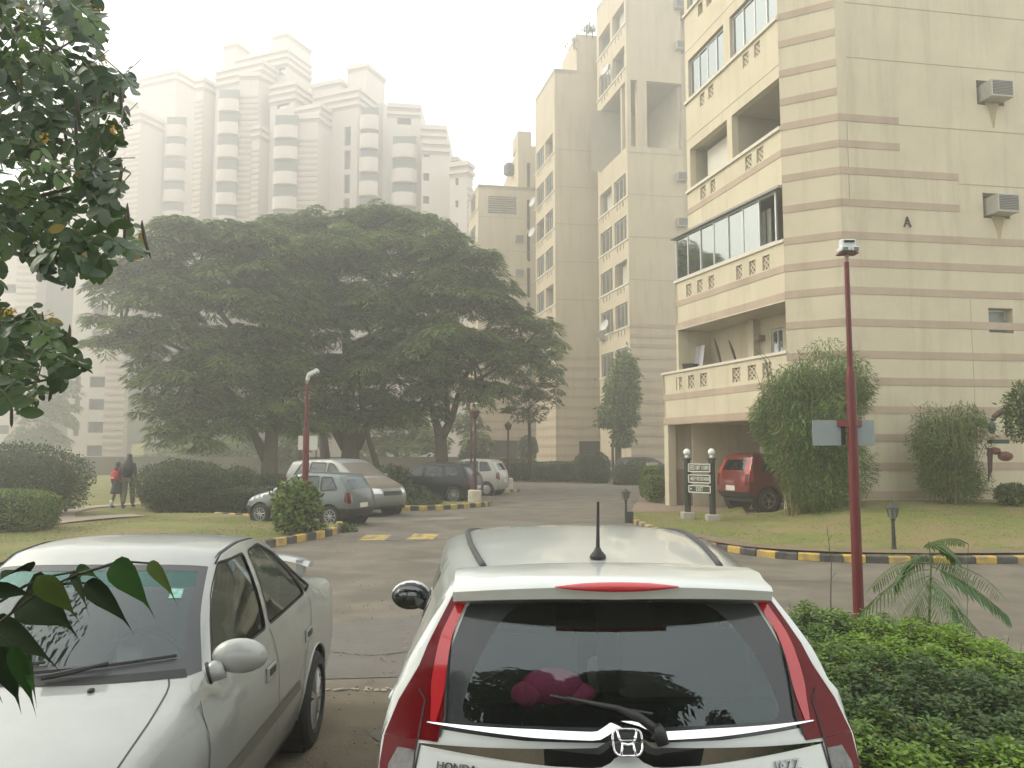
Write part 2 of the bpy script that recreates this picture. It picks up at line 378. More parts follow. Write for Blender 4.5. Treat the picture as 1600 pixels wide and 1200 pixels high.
# cracks in the road, oil stains on the parking surface, fallen leaves
M_crack = mat('crack_dark', (.05, .045, .04), .95)
for k, pl in enumerate(([(-2.6, 7.6), (-1.9, 7.9), (-1.3, 7.75), (-.6, 8.1), (.3, 8.0)], [(1.9, 12.2), (2.8, 11.8), (4.0, 12.1), (5.6, 11.7), (7.5, 11.9)], [(-3.4, 14.5), (-2.2, 14.9), (-1.2, 14.6), (0, 15.0)], [(-.9, 9.2), (-.7, 10.4), (-.95, 11.6), (-.6, 13)], [(-3, 19.5), (-1, 19.9), (1.5, 19.6), (4, 20.0)])):
    rr = random.Random(k); c = curve_pts(pl, 14); mb = MB()
    for i in range(len(c)-1):
        a, b = c[i]+Vector((rr.gauss(0, .012),)*2+(0,)), c[i+1]; t = (b-a).normalized(); n_ = Vector((-t.y, t.x, 0))*rr.uniform(.003, .010)
        mb.quad((a+n_)[:2]+(.0095,), (a-n_)[:2]+(.0095,), (b-n_)[:2]+(.0095,), (b+n_)[:2]+(.0095,))
    o = mb.build('road_crack', M_crack); o['kind'] = 'structure'
for (x, y, r_) in ((-.75, 5.6, .22), (-.9, 4.4, .15), (-.45, 6.2, .10), (-2.2, 7.4, .2), (.5, 9.4, .25)):
    rr = random.Random(int(x*100)); mb = MB(); mb.add([(x+r_*math.cos(a)*rr.uniform(.6, 1.1), y+r_*1.3*math.sin(a)*rr.uniform(.6, 1.1), .0105) for a in [2*PI*i/18 for i in range(18)]], [tuple(range(18))]); o = mb.build('oil_stain', mat('oil_stain', (.095, .083, .062), .6, var=.2, vscale=8)); o['kind'] = 'structure'
C_ = []; rr = np.random.RandomState(3)
for i in range(420):
    q = rr.rand(); C_.append((rr.uniform(-1.25, -.35), rr.uniform(3.5, 9), .014) if q < .25 else (rr.uniform(1.2, 1.6), rr.uniform(2.5, 7), .014) if q < .4 else (rr.uniform(-4, 9), rr.uniform(12, 14.4), .014) if q < .6 else (rr.uniform(3.5, 12), rr.uniform(14.9, 20), .62) if q < .61 else (rr.uniform(-3.9, -2.5), rr.uniform(15, 21), .014))
a = rr.uniform(0, 6.28, len(C_)); o = leafmesh('fallen_leaves', C_, np.stack([np.cos(a), np.sin(a), 0*a+.05], 1), np.tile((0, 0, 1.), (len(C_), 1)), rr.uniform(.02, .05, len(C_)), .02, [mat('dead_leaf_brown', (.13, .08, .035), .9), mat('dead_leaf_yellow', (.28, .2, .05), .9)], rr.randint(0, 2, len(C_)), bend=-.2); o['kind'] = 'stuff'
# grass blades near enough to be seen
def grass(region, n, zf, hmin, hmax, seed, mats, wd=.012):
    rnd = np.random.RandomState(seed); xs = [p[0] for p in region]; ys = [p[1] for p in region]; C = []
    while len(C) < n:
        x, y = rnd.uniform(min(xs), max(xs)), rnd.uniform(min(ys), max(ys))
        if inpoly((x, y), region): C.append((x, y, zf(x, y)-.005))
    C = np.array(C); a = rnd.uniform(0, 2*PI, n); A = np.stack([np.cos(a)*.7, np.sin(a)*.7, np.ones(n)*.75], 1); Nn = np.stack([-np.cos(a), -np.sin(a), np.ones(n)], 1)
    o = leafmesh('grass', C, A, Nn, rnd.uniform(hmin, hmax, n), wd, mats, rnd.randint(0, len(mats), n), shape='rh', bend=.3)
    o['kind'] = 'stuff'; return o
GM = [mat('grass_green', (.13, .18, .04), .8, transl=.25), mat('grass_dry', (.21, .17, .07), .85, transl=.2), mat('grass_olive', (.15, .17, .048), .8, transl=.25)]
grass(rpts, 60000, zr, .02, .045, 4, GM, .012)
grass([p for p in lawnpts if p[1] < 24 and p[0] > -20], 50000, lambda x, y: .10, .02, .045, 5, GM, .012)
# ================================================================== BUILDINGS
class Face:
    def __init__(s, x, y, ang, left):       # ang from forward (+Y), positive to the right; left: outward normal on left-hand side of dir
        s.o = Vector((x, y)); a = math.radians(ang); s.d = Vector((math.sin(a), math.cos(a)))
        s.n = Vector((-s.d.y, s.d.x)) if left else Vector((s.d.y, -s.d.x))
    def pos(s, t, z, off=0): p = s.o + s.d*t + s.n*off; return Vector((p.x, p.y, z))
    def tz(s, px, py):
        r = ray(px, py); # solve o + d t = r*k
        det = s.d.x*(-r.y) + r.x*s.d.y
        t = (-(s.o.x)*(-r.y) - r.x*s.o.y)/det if False else None
        # o.x + d.x t = r.x k ; o.y + d.y t = r.y k
        k = (s.o.x*s.d.y - s.o.y*s.d.x)/(r.x*s.d.y - r.y*s.d.x)
        t = (r.x*k - s.o.x)/s.d.x if abs(s.d.x) > abs(s.d.y) else (r.y*k - s.o.y)/s.d.y
        return t, CH + r.z*k
    def box(s, mb, t0, t1, z0, z1, o0, o1):
        vs = [s.pos(t, z, o) for t in (t0, t1) for z in (z0, z1) for o in (o0, o1)]
        mb.add(vs, [(0, 1, 3, 2), (4, 6, 7, 5), (0, 4, 5, 1), (2, 3, 7, 6), (0, 2, 6, 4), (1, 5, 7, 3)])
    def wall(s, mb, t0, t1, z0, z1, holes=(), rev=.25, off=0):
        ts = sorted({t0, t1, *[h[0] for h in holes], *[h[1] for h in holes]}); zs = sorted({z0, z1, *[h[2] for h in holes], *[h[3] for h in holes]})
        ts = [t for t in ts if t0 <= t <= t1]; zs = [z for z in zs if z0 <= z <= z1]
        for i in range(len(ts)-1):
            for j in range(len(zs)-1):
                a, b = (ts[i]+ts[i+1])/2, (zs[j]+zs[j+1])/2
                if any(h[0] < a < h[1] and h[2] < b < h[3] for h in holes): continue
                mb.quad(s.pos(ts[i], zs[j], off), s.pos(ts[i+1], zs[j], off), s.pos(ts[i+1], zs[j+1], off), s.pos(ts[i], zs[j+1], off))
        for h in holes:
            a, b, c, d = max(h[0], t0), min(h[1], t1), h[2], h[3]
            for (ta, za, tb, zb) in ((a, c, b, c), (b, c, b, d), (b, d, a, d), (a, d, a, c)):
                mb.quad(s.pos(ta, za, off), s.pos(tb, zb, off), s.pos(tb, zb, off-rev), s.pos(ta, za, off-rev))
    def room(s, mb, t0, t1, z0, z1, d0, d1):        # open-fronted interior box from offset -d0 to -d1
        p = lambda t, z, o: s.pos(t, z, -o)
        mb.quad(p(t0, z0, d1), p(t1, z0, d1), p(t1, z1, d1), p(t0, z1, d1))
        for (ta, za, tb, zb) in ((t0, z0, t1, z0), (t1, z0, t1, z1), (t1, z1, t0, z1), (t0, z1, t0, z0)):
            mb.quad(p(ta, za, d0), p(tb, zb, d0), p(tb, zb, d1), p(ta, za, d1))
    def window(s, parent, t0, t1, z0, z1, n, off, fw=.05, m=None, glass=None, skip=(), pane=True):
        mb = MB(); m = m or M_alu
        s.box(mb, t0, t1, z0, z0+fw, off-.03, off+.03); s.box(mb, t0, t1, z1-fw, z1, off-.03, off+.03)
        for i in range(n+1):
            t = lerp(t0, t1, i/n); a = max(t0, t-fw/2); b = min(t1, t+fw/2)
            if i == 0: b = a+fw
            if i == n: a = b-fw
            s.box(mb, a, b, z0+fw, z1-fw, off-.028, off+.028)
        o = mb.build('window', m, parent, world=True)
        if pane:
            for i in range(n):
                if i in skip: continue
                g = MB(); a, b = lerp(t0, t1, i/n)+fw/2, lerp(t0, t1, (i+1)/n)-fw/2; oo = off + (.008 if i % 2 else -.008)
                s.box(g, a, b, z0+fw, z1-fw, oo-.004, oo+.004); g.build('pane', glass or M_wglass, o, world=True)
        return o
BANDZ = [10.8, 10.08, 9.37, 8.53, 7.68, 6.96, 6.24, 5.4, 4.56, 3.85, 3.09, 2.35, 1.6, .85]
# ---------------------------------------------------------------- building A
KX, KD = XH(1327, 21.0), 21.0
A_root = thing('apartment_building', 'nearest cream apartment block with brown stripes, letter A and open balconies behind the red car', 'building', (KX, KD, 0))
fch = Face(KX, KD, -61.0, True)
tC, _ = fch.tz(1229, 540); C1 = fch.pos(tC, 0)
fR = Face(KX, KD, 80.5, False)
fL = Face(C1.x, C1.y, -13.5, True)
tE = fL.tz(1073, 250)[0]
fP = Face(C1.x, C1.y, -18.5, True)                 # protruding lower balconies
TOPZ = 20.5
def hole(f, x0, yt, x1, yb, xr=None):
    """pixel left/top, right ; returns t0,t1,z0,z1 with z from the left edge"""
    t0, z1 = f.tz(x0, yt); t1, _ = f.tz(x1, yt); _, z0 = f.tz(x0, yb)
    a, b = sorted((t0, t1)); return (a, b, z0, z1)
h41 = hole(fL, 1139.5, 26, 1214, 94); h42 = hole(fL, 1075, 96.6, 1131, 160)
h31 = hole(fL, 1143, 179, 1220, 246); h32 = hole(fL, 1078, 235, 1136.5, 301)
z4 = (h41[2]+h42[2])/2; z3 = (h31[2]+h32[2])/2; zt4 = (h41[3]+h42[3])/2; zt3 = (h31[3]+h32[3])/2
_, z2 = fL.tz(1225, 374); _, z1 = fL.tz(1222, 554.5)
fl = z4 - z3; z5 = z4 + fl
print('A levels', z1, z2, z3, z4, 'tE', tE, 'C1', C1[:])
h41 = (h41[0], h41[1], z4, zt4); h42 = (h42[0], h42[1], z4, zt4); h31 = (h31[0], h31[1], z3, zt3); h32 = (h32[0], h32[1], z3, zt3)
h51 = (h41[0], h41[1], z5, z5+zt4-z4); h52 = (h42[0], h42[1], z5, z5+zt4-z4)
# right (street) face, chamfer, facade
acs = [(1525, 125, 1567, 163), (1535, 301, 1576, 340)]
holesR = []
for (x0, y0, x1, y1) in acs + [(1544, 481, 1582, 520)]:
    t0, za = fR.tz(x0, y0); t1, _ = fR.tz(x1, y0); _, zb = fR.tz(x0, y1); holesR.append((t0, t1, zb, za))
mb = MB(); fR.wall(mb, 0, 16, 0, TOPZ, holesR, .35); mb.build('wall', M_wall, A_root, world=True)
mb = MB(); fch.wall(mb, 0, tC, 0, TOPZ, (), .2); mb.build('wall', M_wall, A_root, world=True)
def jal(f, xs):
    r = []
    for (x0, x1, yt, yb) in xs:
        t0, a = f.tz(x0, yt); t1, b = f.tz(x1, yb); _, c = f.tz(x0, yb+ (0)); r.append((min(t0, t1), max(t0, t1)))
    return r
j4 = jal(fL, [(1093, 1101, 148, 171), (1106.5, 1115, 138, 160), (1160, 1170, 85, 108), (1178, 1188, 67, 92)])
j3 = jal(fL, [(1094, 1103, 295, 317), (1110, 1118, 286, 307), (1164, 1175, 246, 270), (1182, 1193, 233, 258)])
jh = lambda js, z, a=.62, b=.20: [(t0, t1, z-a, z-b) for t0, t1 in js]
holesL = [h41, h42, h31, h32, h51, h52] + jh(j4, z4) + jh(j3, z3) + jh(j4, z5)
zL2t = fL.tz(1223, 288)[1]
mb = MB(); fL.wall(mb, 0, tE, zL2t+.02, TOPZ, holesL, .22); 
fL.box(mb, tE-.02, tE, 0, TOPZ, -8, 0)
mb.build('wall', M_wall, A_root, world=True)
# far side wall + roof
mb = MB(); a, b, c, d = fL.pos(tE, 0), fL.pos(tE, 0, -10), fR.pos(16, 0), fR.pos(16, 0, -14)
mb.prism([(KX, KD), (C1.x, C1.y), (a.x, a.y), (b.x, b.y), (d.x, d.y), (c.x, c.y)], TOPZ-.3, TOPZ); mb.build('roof', M_wall, A_root, world=True)
# brown bands
def band(f, parent, t0, t1, zt, h=.20, off=.014, m=None):
    mb = MB(); f.box(mb, t0, t1, zt-h, zt, -.01, off); return mb.build('band', m or M_stripe, parent, world=True)
kb = [177, 218, 260, 310, 361, 404, 447, 497, 547, 589, 634, 678, 723, 768]
kz = [fR.tz(1327-(702-y)*.030, y)[1] for y in kb]
print('kz', [round(z, 2) for z in kz])
te = [fR.tz(1404, 190)[0]]*2 + [fR.tz(1498, 300)[0]]*2 + [16]*20
for z, t in zip(kz, te): band(fR, A_root, .006, t, z)
up = [kz[0]+.72, kz[0]+1.44+.1, kz[0]+2.4, kz[0]+3.2, kz[0]+4.0, kz[0]+4.7, kz[0]+5.5]
for z in up+kz: band(fch, A_root, 0, tC, z)
for y in (8, 93, 193): 
    t, z = fR.tz(1330, y-4); band(fR, A_root, .3 if y != 193 else te[0]+.02, 16, z, .025, .004, M_joint)
t, z = fR.tz(1500, 287); band(fR, A_root, te[2]+.02, 16, z, .025, .004, M_joint)
mb = MB(); t = fR.tz(1323, 150)[0]; fR.box(mb, .25, .27, kz[3]+.02, kz[0]-.25, -.01, .004); fR.box(mb, 3.75, 3.765, 0.1, kz[6]-.25, -.01, .004); mb.build('joint_line', M_joint, A_root, world=True)
band(fL, A_root, -.01, tE, kz[1]); band(fL, A_root, -.01, tE, kz[2]) if False else None
for z in (z3-.0, z4, z5):          # sills
    mb = MB(); fL.box(mb, -.02, tE+.03, z-.10, z-.002, -.12, .07); mb.build('sill', M_sill, A_root, world=True)
for zz in (zt3+.38, zt4+.38): band(fL, A_root, .0, tE, zz, .02, .006, M_joint)
# screen blocks in the parapet holes
def jalis(f, parent, js, z, a=.62, b=.20, off=0):
    for t0, t1 in js:
        mb = MB(); n = 4; 
        for i in range(n):
            for j in range(5):
                ta = lerp(t0, t1, i/n); tb = lerp(t0, t1, (i+1)/n); za = lerp(z-a, z-b, j/5); zb = lerp(z-a, z-b, (j+1)/5); e = .018
                if (i+j) % 2: f.box(mb, ta, tb, za, zb, off-.10, off-.05)
                else: f.box(mb, ta, tb, za, za+e, off-.10, off-.05); f.box(mb, ta, ta+e, za, zb, off-.101, off-.049)
        f.box(mb, t0, t1, z-a, z-b, off-.13, off-.105)
        mb.build('screen_block', M_jali, parent, world=True)
jalis(fL, A_root, j4, z4); jalis(fL, A_root, j3, z3)
# rooms behind the openings, windows
def rm(h, d, m, f=fL, parent=A_root, d0=.22, name='room'):
    mb = MB(); f.room(mb, h[0], h[1], h[2], h[3], d0, d); return mb.build(name, m, parent, world=True)
for h in (h41, h42, h51, h52):
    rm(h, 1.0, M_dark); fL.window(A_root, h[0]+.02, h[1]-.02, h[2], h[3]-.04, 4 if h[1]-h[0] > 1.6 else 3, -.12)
    mb = MB(); fL.box(mb, h[0]+.1, h[1]-.12, h[2]+.03, h[3]-.1, -.34, -.33); mb.build('curtain', M_curt, A_root, world=True)
rm(h31, 2.2, M_room); rm(h32, 1.6, M_room)
# white blind of bay 2 level 3 and back windows of bay 1
mb = MB(); w32 = h32[1]-h32[0]; fL.box(mb, h32[0]+w32*.30, h32[1]-.28, h32[2]+.02, h32[3]-.12, -.55, -.52); mb.build('blind', mat('white_blind', (.62, .60, .52), .8, var=.06), A_root, world=True)
fL.window(A_root, h31[0]+.25, h31[0]+1.35, h31[2]+.1, h31[3]-.35, 2, -2.1); fL.window(A_root, h31[0]+1.6, h31[1]-.1, h31[2]+.1, h31[3]-.35, 2, -2.1)
for h in holesR[2:]:
    mb = MB(); fR.room(mb, h[0], h[1], h[2], h[3], .3, .6); mb.build('room', M_dark, A_root, world=True); fR.window(A_root, h[0]+.02, h[1]-.02, h[2]+.02, h[3]-.02, 1, -.25, .04, glass=mat('frosted_pane', (.20, .23, .20), .25))
# level-2 glazed balcony and level-1 balcony on the protruding face
t2 = fP.tz(1054.5, 410)[0]; t1 = fP.tz(1036, 590)[0]
z2r = sum(fP.tz(x, y)[1] for x, y in ((1057, 443), (1112, 425), (1222, 375)))/3; z2t = (fP.tz(1056, 376)[1]+fP.tz(1222, 290)[1])/2; z2b = (fP.tz(1053, 519)[1]+fP.tz(1226, 469.5)[1])/2
z1r = (fP.tz(1037, 586)[1]+fP.tz(1221, 554)[1])/2; z1b = fP.tz(1040, 664)[1]
print('t2', t2, 't1', t1, z2r, z2t, z2b, z1r, z1b)
j2 = jal(fP, [(1072, 1081, 446, 465), (1089, 1098, 440, 460), (1107, 1116, 433, 453), (1150, 1160, 416, 438), (1170, 1181, 408, 430), (1191, 1203, 400, 423)])
j1 = jal(fP, [(1056, 1066, 592, 613), (1075, 1085, 589, 611), (1093.5, 1105, 585, 607), (1144, 1157, 577, 601), (1168, 1181.5, 573, 599), (1191, 1206, 569, 590)])
bal2 = MB(); fP.wall(bal2, 0, t2, z2b, z2r, jh(j2, z2r, .60, .18), .14); fP.box(bal2, 0, t2, z2b, z2b+.14, -1.6, -.14)
fP.wall(bal2, 0, t2, z2b, z2r, jh(j2, z2r, .60, .18), .0, -.14)
fE2 = Face(*fP.pos(t2, 0)[:2], 71.5, True); fE2.box(bal2, 0, 2.5, z2b, z2r, -.14, 0)
b2o = bal2.build('balcony', M_wall, A_root, world=True)
mb = MB(); fP.box(mb, -.02, t2+.04, z2r, z2r+.09, -.17, .05); fP.box(mb, 0, t2, z2b, z2b+.03, -.1, .012); mb.build('sill', M_sill, A_root, world=True)
band(fP, A_root, 0, t2, kz[5]); band(fP, A_root, 0, t2, z2b+.25, .22)
jalis(fP, A_root, j2, z2r, .60, .18)
fP.window(A_root, .33, t2-.02, z2r+.09, z2t, 7, -.05, .055, skip=(0,), m=M_alu)
# glazed balcony's roof, awning lip, curtain and back room
mb = MB(); fP.box(mb, .02, t2+.12, z2t, z2t+.07, -1.5, .12); mb.build('awning', mat('grey_sheet', (.26, .26, .24), .6), A_root, world=True)
mb = MB(); fP.room(mb, .1, t2, z2r-.3, z2t, .5, 2.4); mb.build('room', M_room, A_root, world=True)
mb = MB()
for i in range(26):
    t = lerp(1.0, t2*.72, i/25); fP.box(mb, t, t+.1, z2r+.1, z2t-.25, -.36-.03*(i % 2), -.35-.03*(i % 2))
mb.build('curtain', M_curt, A_root, world=True)
# level 1
bal1 = MB(); fP.wall(bal1, 0, t1, z1b, z1r, jh(j1, z1r, .60, .16), .14); fP.wall(bal1, 0, t1, z1b, z1r, jh(j1, z1r, .60, .16), 0, -.14)
fP.box(bal1, 0, t1, z1b, z1b+.14, -2.6, -.14)
fE1 = Face(*fP.pos(t1, 0)[:2], 71.5, True); fE1.box(bal1, 0, 3.2, z1b, z1r, -.14, 0)
bal1.build('balcony', M_wall, A_root, world=True)
mb = MB(); fP.box(mb, -.02, t1+.05, z1r, z1r+.08, -.18, .05); mb.build('sill', M_sill, A_root, world=True)
band(fP, A_root, 0, t1, kz[9]); band(fP, A_root, 0, t1, z1b+.24, .22); jalis(fP, A_root, j1, z1r, .60, .16)
# recess walls of level 1: back wall with window and sliding door, end wall, ceiling
mb = MB(); fP.wall(mb, .0, t1-.5, z1b, z2b+.1, [(.12, 1.45, z1r-.9, z1r+1.05), (1.75, 2.35, z1r-.9, z1r+1.05)], .15, -1.25)
fP.box(mb, t2-.10, t2+.02, z1r-.9, z2b, -1.9, -.02); fP.box(mb, 2.9, 3.2, z1r-.9, z2b, -1.25, -1.0)
fP.box(mb, -.1, .0, z1b, z2b+.02, -2, -.3)
mb.build('wall', M_wall, A_root, world=True)
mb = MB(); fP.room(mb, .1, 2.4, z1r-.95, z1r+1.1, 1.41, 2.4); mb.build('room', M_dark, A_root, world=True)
fP.window(A_root, .14, 1.43, z1r-.88, z1r+1.03, 2, -1.30, .05); fP.window(A_root, 1.77, 2.33, z1r-.88, z1r+1.03, 2, -1.30, .05)
mb = MB(); fP.box(mb, 2.62, 2.88, z1r+.75, z1r+.92, -1.24, -1.0); mb.build('shelf', mat('brown_shelf', (.22, .15, .10), .8), A_root, world=True)
# ground storey: columns, dado wall, ceiling beam
pcol = fP.pos(t1, 0)
for q_ in ((t1-.28, t1, -.3, -.01), (4.0, 4.25, -2.4, -2.1), (.9, 1.2, -2.2, -1.9)):
    mb = MB(); fP.box(mb, q_[0], q_[1], 0, z1b, q_[2], q_[3]); mb.build('column', M_wall, A_root, world=True)
fG = Face(*fP.pos(t1-.02, 0, -.32)[:2], 80, False)
mb = MB(); fG.wall(mb, 0, 2.0, 0, z1b, (), .1, -.02); fG.box(mb, 1.95, 2.2, 0, z1b, -.3, .05); mb.build('wall', M_wall, A_root, world=True)
mb = MB(); fG.wall(mb, 2.2, 9, 0, z1b, (), .1, -3.5); mb.build('shaded_garage_wall', mat('shaded_garage_wall', (.15, .12, .085), .9, var=.15), A_root, world=True)  # back wall coloured dark to carry the shade under the building
mb = MB(); fG.box(mb, .02, 1.94, 0, 1.25, -.02, .012); mb.build('dado', mat('dado_brown', (.27, .21, .16), .9, var=.1), A_root, world=True)
mb = MB(); fG.box(mb, 2.7, 5.5, z1b-.5, z1b-.18, -1.4, -1.0); mb.build('beam', M_stripe, A_root, world=True)
mb = MB(); p0, p1, p2, p3 = fP.pos(0, 0, -.1), fP.pos(t1, 0, -.1), fP.pos(t1, 0, -6), fP.pos(-.5, 0, -7)
mb.prism([p[:2] for p in (p0, p1, p2, p3)], z1b+.15, z1b+.3); mb.build('ceiling', M_wall, A_root, world=True)
mb = MB(); fP.wall(mb, 0, .3, 0, z1b, (), .1); mb.build('wall', M_wall, A_root, world=True)
# letter A on the wall
t, z = fR.tz(1417, 348); p = fR.pos(t, z-.0, .02)
lo_ = text('letter', 'A', .42, mat('letter_black', (.02, .018, .015), .7), A_root, inv_of(A_root) @ p, (PI/2, 0, PI/2 - math.radians(80.5)), .02, sx=.8)
bpy.context.evaluated_depsgraph_get().update(); me_ = bpy.data.meshes.new_from_object(lo_.evaluated_get(bpy.context.evaluated_depsgraph_get())); l2 = bpy.data.objects.new('letter', me_); COL.objects.link(l2); l2.parent = A_root; l2.location = lo_.location; l2.rotation_euler = lo_.rotation_euler; l2.scale = lo_.scale; bpy.data.objects.remove(lo_); l2.name = 'letter'
# window air conditioners
M_acb = mat('ac_casing', (.42, .41, .36), .6, var=.08, vscale=9); M_acg = mat('ac_grille', (.09, .09, .08), .6)
def ac_unit(f, t0, t1, z0, z1, label, depth=.42, group='window air conditioners', s=1.0):
    p = f.pos((t0+t1)/2, z0, 0)
    r = thing('air_conditioner', label, 'air conditioner', p[:], 0, group)
    mb = MB(); f.box(mb, t0, t1, z0, z1, -.3, depth); mb.build('casing', M_acb, r, world=True)
    mb = MB(); f.box(mb, t0+.04, t1-.03, z0+.05, z1-.03, depth, depth+.008); mb.build('grille', M_acg, r, world=True)
    mb = MB()
    n = 9
    for i in range(n):
        zz = lerp(z0+.06, z1-.06, i/(n-1)); f.box(mb, t0+.045, t1-.035, zz-.004, zz+.004, depth+.008, depth+.018)
        f.box(mb, t0-.006, t0-.0, zz-.006, zz+.006, .12, depth-.08)
    mb.build('louvre', M_acb, r, world=True)
    return r
for (x0, y0, x1, y1), lb in zip(acs, ('window air conditioner high on the striped wall, upper of two with rust stain', 'window air conditioner lower of two on the striped wall, right of the letter A')):
    t0, za = fR.tz(x0+7, y0+8); tt, zb = fR.tz(x1+0, y1-2); ac_unit(fR, t0, tt, zb, za, lb, .40)
    # rust stain left on the wall
    zs = MB(); tm = (t0+tt)/2; fR_ = fR
    zs.add([fR.pos(tm-.24, zb-.02, .003), fR.pos(tm+.22, zb-.02, .003), fR.pos(tm+.1, zb-.35, .003), fR.pos(tm+.03, zb-.75, .003), fR.pos(tm-.02, zb-.75, .003), fR.pos(tm-.1, zb-.35, .003)], [(0, 1, 2, 3, 4, 5)])
    so_ = zs.build('rust_stain', mat('rust_stain', (.40, .32, .19), .9, var=.15, vscale=9), A_root, world=True)
    h = hole(fR, x0, y0, x1, y1)
for h in holesR[:2]:
    mb = MB(); fR.room(mb, h[0], h[1], h[2], h[3], .3, .36); mb.build('recess', mat('recess_dark', (.09, .08, .06), .9), A_root, world=True)
# things on the level-1 balcony
p = fP.pos(t1-.75, z1r, -.7)
cl = MB(); q = fP
for i in range(10):
    for j in range(6):
        def wv(i, j): return q.pos(t1-1.55+.125*i, z1r+.92-.14*j*(1-.12*(i > 6)), -.75+.05*math.sin(i*1.7)+.02*j)
        cl.quad(wv(i, j), wv(i+1, j), wv(i+1, j+1), wv(i, j+1))
o = cl.build('laundry', mat('white_cloth', (.62, .60, .66), .9, transl=.2), None, smooth=True)
tag(o, 'white laundry cloth hung to dry on the first-floor balcony of the striped block', 'laundry')
tb = thing('wash_tub', 'black tub under the white laundry on the first-floor balcony', 'tub', fP.pos(t1-1.0, z1r+.02, -.45)[:])
mb = MB(); mb.lathe([(.24, 0), (.30, .26), (.32, .28), (.29, .27), (.23, .02)], n=14); mb.build('tub', M_blackp, tb)
rk = thing('drying_rack', 'thin metal drying rack that carries the white laundry', 'rack', fP.pos(t1-1.2, z1r-.8, -.8)[:])
mb = MB()
for dt in (-.1, .75):
    mb.tube([fP.pos(t1-1.2+dt, z1r-.9, -.95), fP.pos(t1-1.2+dt, z1r+.92, -.75)], .012, 5); mb.tube([fP.pos(t1-1.2+dt, z1r-.9, -.55), fP.pos(t1-1.2+dt, z1r+.92, -.75)], .012, 5)
mb.tube([fP.pos(t1-1.4, z1r+.93, -.75), fP.pos(t1-.2, z1r+.93, -.75)], .012, 5); mb.build('frame', M_alu, rk, world=True)
for (dt, l, lb) in ((3.05, .7, 'wooden stick leaning on the first-floor balcony wall beside the shelf'), (2.2, .9, 'folded umbrella hung on the first-floor balcony wall')):
    mb = MB(); a = fP.pos(t1-dt, z1r+.2, -.95); mb.tube([a, a+Vector((-.1, 0, l*.5)), a+Vector((-.22, 0, l))], [.035, .05, .015], 6)
    o = mb.build('umbrella' if 'umb' in lb else 'stick', mat('dark_brown', (.07, .045, .04), .8)); tag(o, lb, 'umbrella' if 'umb' in lb else 'stick')
